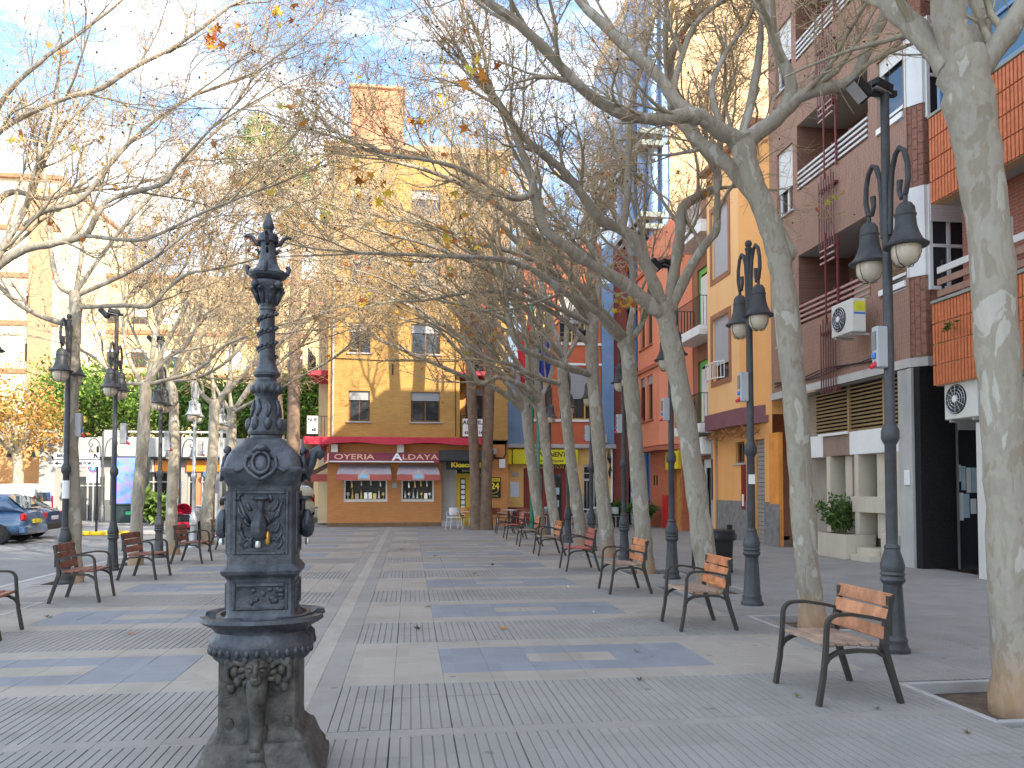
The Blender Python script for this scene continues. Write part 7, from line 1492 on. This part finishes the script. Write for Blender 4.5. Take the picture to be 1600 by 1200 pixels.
def plane_tree(lines, label, seed, bias, dens=1.0, nleaf=60, nseed=160, group='pollarded plane trees lining the plaza', lsize=.125, reach=1.0, per_m=1.9, tk=1.0):
    rg = np.random.default_rng(seed); base = lines[0][0]; t = thing('plane_tree', label, 'tree', (base[0], base[1], 0), 0, group)
    off = np.array([base[0], base[1], 0]); prt = []; limbs = []
    for li, ln in enumerate(lines):
        B = smooth_line(ln, rg, 5 if li == 0 else 4, .05 if li == 0 else .07)
        if li == 0:
            B[0, 2] = -.1; z = B[:, 2]; B[:, 3] *= 1+.22*np.exp(-np.maximum(z, 0)/.22)
        B[:, :3] -= off
        k = 14 if li == 0 else 10
        if li == 0: prt.append(tubes(B[None, :, :3], B[None, :, 3], k))
        else: prt.append(tubes(B[None, :, :3], B[None, :, 3], k)); limbs.append(B)
        if li: # swelling where the limb leaves the wood below
            c = B[0, :3]; r = B[0, 3]*1.25; s = MB().ball((c[0], c[1], c[2]), (r, r, r), 10, 6); v = np.array(s.v); q = np.array([f if len(f) == 4 else (f[0], f[1], f[2], f[2]) for f in s.f]); prt.append((v, q))
    tr = prt[0]; crown = prt[1:]
    o = np_mesh('trunk', tr[0], tr[1], BARKM, t, True)
    V, Q = join(crown)
    Qt = np.concatenate([Q[:, [0, 1, 2]], Q[:, [0, 2, 3]]]); Qt = Qt[(Qt[:, 0] != Qt[:, 2]) & (Qt[:, 1] != Qt[:, 2])]
    np_mesh('limbs', V, Qt, BARKM, t, True)
    b3 = np.array(bias)
    # sub-limbs
    subP, subR = [], []
    for B in limbs:
        m = len(B); A = B[:, :3][None]; Rr = B[:, 3][None]; Ln = np.sum(np.linalg.norm(np.diff(B[:, :3], axis=0), axis=1)); per = max(3, int(Ln*per_m))
        p, d, rad, tt = along(A, Rr, per, rg, .2, 1.0)
        Lg = rg.uniform(1.0, 2.3, len(p))*(1.05-.25*tt)*reach; P = shoots(p, d, rg, Lg, 9, (.35, .95), .22+.12*(reach > 1), .16, b3*.35)
        r0 = np.clip(rad*.5, .008, .034); subP.append(P); subR.append(r0[:, None]*np.linspace(1, .22, 9)[None])
        # the limb's own tip grows on as a leader
        p = B[-1:, :3]; d = B[-1:, :3]-B[-2:-1, :3]; d /= np.linalg.norm(d); P = shoots(np.repeat(p, 3, 0), np.repeat(d, 3, 0), rg, rg.uniform(1.2, 2.4, 3)*reach, 9, (.05, .5), .12, .12, b3*.3); subP.append(P); subR.append(np.full((3, 1), max(.008, B[-1, 3]*.8))*np.linspace(1, .22, 9)[None])
    SP, SR = np.concatenate(subP), np.concatenate(subR)
    p, d, rad, tt = along(SP, SR, int(6*dens*reach), rg, .15, 1.0); Lg = rg.uniform(.5, 1.25, len(p)); P2 = shoots(p, d, rg, Lg, 6, (.35, 1.0), .18, .2, b3*.1); R2 = (np.clip(rad*.6, .0045, .014)*tk**.5)[:, None]*np.linspace(1, .35, 6)[None]
    np_mesh('branches', *join([tubes(SP, SR, 6), tubes(P2, R2, 4)]), BRANCH, t, True)
    p, d, rad, tt = along(P2, R2, int(6*dens), rg, .1, 1.0); P3 = shoots(p, d, rg, rg.uniform(.22, .66, len(p)), 3, (.4, 1.15), .08, .3); R3 = (np.clip(rad*.6, .0026, .005)*tk)[:, None]*np.linspace(1, .6, 3)[None]
    p4, d4, rad4, t4 = along(P3, R3, 4 if tk > 1.3 else 5, rg, .15, 1.0); P4 = shoots(p4, d4, rg, rg.uniform(.08, .28, len(p4)), 2, (.4, 1.2), .0, .3); R4 = np.full((len(p4), 1), .0026*tk)*np.array([[1.1, .8]])
    o = np_mesh('twigs', *join([tubes(P3, R3, 3), tubes(P4, R4, 3)]), TWIG, t); o['kind'] = 'stuff'
    # hanging seed balls
    if nseed:
        i = rg.choice(len(p4), min(nseed, len(p4)), replace=False); c = P4[i, -1].copy(); c[:, 2] -= rg.uniform(.03, .10, len(c)); r = rg.uniform(.011, .019, (len(c), 1, 1))*(1+.25*(tk-1))
        oc = np.array([(1, 0, 0), (-1, 0, 0), (0, 1, 0), (0, -1, 0), (0, 0, 1), (0, 0, -1.)]); F = np.array([(0, 2, 4), (2, 1, 4), (1, 3, 4), (3, 0, 4), (2, 0, 5), (1, 2, 5), (3, 1, 5), (0, 3, 5)])
        V = c[:, None]+oc[None]*r; T = F[None]+(np.arange(len(c))*6)[:, None, None]; o = np_mesh('seed_balls', V.reshape(-1, 3), T.reshape(-1, 3), SEED, t, True); o['kind'] = 'stuff'
    if nleaf:
        i = rg.choice(len(p4), nleaf, replace=False); c = P4[i, 0].copy(); nc = nleaf//2; cen = c[nc:nc+max(1, nc//7)]; c[:nc] = cen[rg.integers(0, len(cen), nc)]+rg.normal(scale=.09, size=(nc, 3)); sz = rg.uniform(.55, 1.25, nleaf)*lsize; leaf_mesh('leaves', np.concatenate([c-np.array([0, 0, .03]), sz[:, None]], 1), LEAFC, AUT, t, 'maple', seed=seed+50)
    return t
TL = {'R1': 'thick mottled plane tree at the right edge with forked crown', 'R2': 'plane tree leaning left behind the nearest lamp, with a big crooked fork', 'R3': 'plane tree leaning over the litter bin, third on the right', 'R4': 'plane tree with a knobbly burr at its fork, fourth on the right', 'R5': 'plane tree fifth on the right, behind the orange bench',
      'R6': 'thin plane tree sixth on the right in front of the yellow cafe', 'R7': 'plane tree seventh on the right next to the green flag poles', 'R8': 'slim plane tree hidden behind the others at the far end of the right row', 'L0': 'plane tree just past the left edge whose limbs reach into the picture', 'L1': 'mottled plane tree beside the nearest left lamp', 'L2': 'plane tree second on the left, behind the reddish bench', 'L3': 'plane tree third on the left by the orange shop sign', 'L4': 'sunlit pale plane tree beside the pushchair', 'L5': 'slim plane tree just left of the iron fountain'}
BIAS = {'R': (-.55, .0, .12), 'L': (.50, .0, .12)}
DEN = {'R1': (.8, 50, 80), 'R2': (1.1, 110, 300), 'R3': (1.1, 180, 340), 'R4': (.7, 240, 420), 'R5': (.62, 260, 480), 'R6': (.6, 280, 480), 'R7': (.6, 280, 480), 'R8': (.6, 280, 480), 'L0': (.85, 120, 300), 'L1': (.8, 140, 300), 'L2': (.85, 140, 300), 'L3': (.8, 140, 300), 'L4': (.75, 160, 300), 'L5': (.75, 160, 300)}
REACH = {'R4': 1.25, 'R5': 1.4, 'R6': 1.55, 'R7': 1.6, 'R8': 1.6, 'L2': 1.2, 'L3': 1.25, 'L4': 1.35, 'L5': 1.5}
for n_, (key, lines) in enumerate(TREES.items()):
    d_, nl, ns = DEN[key]; nl = int(nl*.6); plane_tree(lines, TL[key], 100+n_, BIAS[key[0]], d_, nl, ns, reach=REACH.get(key, 1.0), tk=min(2.0, max(1.0, 1+(lines[0][0][1]-9)/13)), per_m=1.55 if key[0] == 'L' else 1.8)

# ================================================================== palms
PTR = M('palm_trunk', (.20, .135, .095), .95, .35, 4, .9, 18); FRG = ATTR('palm_fronds', .55, .3); DRY = [(.56, .42, .18), (.5, .36, .15), (.62, .48, .22)]
def palm(label, x, y, trunks, seed, full=1.0):
    t = thing('fan_palm', label, 'palm tree', (x, y, 0)); rg = np.random.default_rng(seed); rr_ = random.Random(seed)
    for (dx, lean, h, r, green) in trunks:
        pts = [(dx+lean*(max(z, 0)/h)**1.2, 0, z) for z in np.linspace(-.1, h, 14)]; rad = [r*(1.45 if i == 0 else 1.15 if i == 1 else 1-.25*i/13) for i in range(14)]
        b = MB(); vs = []; b.tube(pts, rad, 16); b.build('trunk', PTR, t, smooth=50); top = np.array((dx+lean, 0, h))
        for nm, cnt, el0, el1, cols, L_ in (('fronds', int(52*full), -25, 80, green, 1.25), ('dry_skirt', int(40*full), -85, -35, DRY, .9)):
            V, T, C = [], [], []
            for k in range(cnt):
                a, e = rr_.uniform(0, 6.28), R(rr_.uniform(el0, el1)); d = np.array((math.cos(a)*math.cos(e), math.sin(a)*math.cos(e), math.sin(e))); side = np.array((-math.sin(a), math.cos(a), 0)); upv = np.cross(side, d)
                st_ = rr_.uniform(.6, 1.1)*L_; hub = top+d*st_-np.array((0, 0, .15)); m = 15; col = np.array(rr_.choice(cols))*rr_.uniform(.8, 1.25)
                b0 = len(V); V += [top-side*.015, top+side*.015, hub+side*.012, hub-side*.012]; T += [(b0, b0+1, b0+2), (b0, b0+2, b0+3)]; C += [col]*4
                for q in range(m):
                    f = R(-105+210*q/(m-1)); dr = d*math.cos(f)+side*math.sin(f); ln = rr_.uniform(.8, 1.05)*(1-.25*abs(q-7)/7); tip = hub+dr*ln+np.array((0, 0, -.30*ln))+upv*.1*math.cos(f*2); mid = hub+dr*ln*.55+upv*.06; sw = np.cross(dr, upv)*.03
                    b0 = len(V); V += [hub, mid+sw, tip, mid-sw]; T += [(b0, b0+1, b0+3), (b0+1, b0+2, b0+3)]; C += [col]*4
            o = np_mesh(nm, np.array(V), np.array(T), FRG, t); o['kind'] = 'stuff'; ca_ = o.data.color_attributes.new('leaf_colour', 'FLOAT_COLOR', 'POINT'); ca_.data.foreach_set('color', np.concatenate([np.clip(np.array(C), 0, 1), np.ones((len(C), 1))], 1).astype(np.float32).ravel())
    return t
for m_ in ('palm_fronds',): MATS[m_].node_tree.nodes['Color Attribute'].layer_name = 'leaf_colour'
PG = [(.11, .24, .03), (.17, .32, .04), (.26, .40, .06)]
palm('tall fan palm left of the jewellery shop with green crown', -4.55, 31.6, [(0, .1, 13.0, .27, PG), (-.35, -.9, 14.6, .22, PG)], 3)
palm('twin-trunked palm in front of the kiosk doorway', 2.65, 29.9, [(-.12, -.6, 12.6, .20, DRY), (.18, .55, 13.4, .23, DRY)], 4, .3)

# ================================================================== broadleaf trees and dry bush across the street
def leafy(label, x, y, z, rx, ry, rz_, n, cols, seed, size=.28, name='evergreen_tree', group='evergreen trees behind the shop building'):
    t = thing(name, label, 'tree', (x, y, 0), 0, group); rr_ = random.Random(seed); lim = MB(); pts = []
    lim.tube([(0, 0, -.1), (.1, 0, z*.5), (0, 0, z*.8)], [.28, .22, .18], 10)
    cl = []
    for k in range(22):
        a, e, r = rr_.uniform(0, 6.28), rr_.uniform(-.5, 1.2), rr_.uniform(.45, 1); c = (rx*r*math.cos(a)*math.cos(e), ry*r*math.sin(a)*math.cos(e), z+rz_*r*math.sin(e)); cl.append(c); lim.tube([(0, 0, z*.7), (c[0]*.5, c[1]*.5, (c[2]+z*.7)/2+.2), c], [.1, .06, .02], 5)
    lim.build('trunk', BRANCH, t, smooth=50)
    for k in range(n):
        c = rr_.choice(cl); q = [rr_.gauss(0, 1) for _ in range(3)]; s = .26*rx; pts.append((c[0]+q[0]*s, c[1]+q[1]*s, c[2]+q[2]*s*.75, size*rr_.uniform(.6, 1.3)))
    leaf_mesh('crown', pts, cols, LEAFG, t, 'blade', seed=seed); return t
GF = [(.06, .12, .025), (.11, .19, .035), (.17, .27, .045), (.24, .34, .06)]
leafy('green tree rising behind the left end of the shop building', -17.5, 45.5, 5.6, 2.9, 2.3, 2.4, 9000, GF, 1); leafy('bright green tree above the fascia behind the second left lamp', -13.2, 45.8, 5.4, 2.8, 2.3, 2.2, 9000, GF, 2)
leafy('dark green tree behind the third left lamp', -9.6, 45.6, 5.2, 2.6, 2.2, 2.2, 8000, GF[:3], 3); leafy('green tree between the iron fountain and the palm', -6.6, 46.2, 5.6, 2.4, 2.2, 2.9, 9000, GF, 5)
leafy('green tree far down the side street', -5.0, 56, 5.6, 2.2, 2.2, 3.0, 6000, GF, 6)
leafy('thin dry golden tree in front of the orange garden wall', -17.2, 37.2, 4.3, 2.2, 1.8, 2.3, 2600, [(.42, .22, .05), (.34, .16, .04), (.3, .24, .06)], 7, .22, 'dry_tree', None)
leafy('golden dry tree at the left edge above the parked van', -20.2, 38.0, 5.4, 2.2, 1.8, 2.6, 2400, [(.45, .26, .07), (.4, .2, .05), (.32, .26, .08)], 8, .22, 'dry_tree', None)

# ================================================================== leaves on the paving
FL = [(1.05, 8.9, .13, (.55, .24, .02), 'single curled orange leaf on the paving in the middle of the plaza'), (-3.0, 9.1, .09, (.5, .16, .06), 'small orange leaf on the paving left of the fountain'), (-4.4, 10.4, .1, (.12, .09, .06), 'dark dry leaf on the paving by the left bench'), (-2.6, 13.2, .12, (.08, .06, .05), 'dark dry leaf on the paving left behind the fountain'),
      (2.95, 5.75, .06, (.30, .30, .05), 'yellow-green leaf in front of the nearest right bench'), (3.35, 5.35, .05, (.16, .15, .04), 'olive leaf beneath the nearest right bench'), (3.6, 4.75, .05, (.12, .13, .05), 'small dark leaf in the lower right corner'), (2.2, 7.5, .07, (.14, .14, .08), 'dry leaf on the blue inlay'), (.25, 10.6, .1, (.22, .10, .07), 'reddish leaf on the beige slabs'), (.1, 9.0, .09, (.10, .08, .06), 'dark leaf beside the ribbed band'), (1.9, 6.4, .06, (.16, .12, .08), 'grey-brown leaf on the near ribbed band'),
      (2.2, 17.6, .1, (.5, .26, .04), 'orange leaf near the fifth bench'), (1.2, 14.6, .1, (.08, .07, .06), 'dark leaf in the middle distance'), (1.7, 16.2, .1, (.1, .08, .06), 'dark leaf farther along the middle of the plaza'), (.6, 18.4, .12, (.1, .08, .07), 'dry leaf far along the centre'), (2.5, 12.4, .07, (.7, .7, .68), 'scrap of white paper by the third bench'), (2.35, 9.9, .06, (.7, .7, .68), 'scrap of white paper by the second bench'), (-.2, 20.5, .12, (.12, .1, .08), 'dry leaf beside the axis path in the distance')]
for k, (x, y, s, c, lab) in enumerate(FL):
    o = leaf_mesh('fallen_leaf' if 'paper' not in lab else 'paper_scrap', [(0, 0, 0, s)], [c], AUT, None, 'maple', None, seed=200+k); v = np.array([q.co for q in o.data.vertices]); u, sv, vt = np.linalg.svd(v-v.mean(0)); v = (v-v.mean(0))@vt.T; v[:, 2] += 1.2*(v[:, 0]**2)/s; v[:, 2] -= v[:, 2].min()
    o.data.vertices.foreach_set('co', v.astype(np.float32).ravel()); o.data.update(); o.location = (x, y, .006); o.rotation_euler = (0, 0, k*1.3); tag(o, lab, 'leaf' if 'paper' not in lab else 'paper')
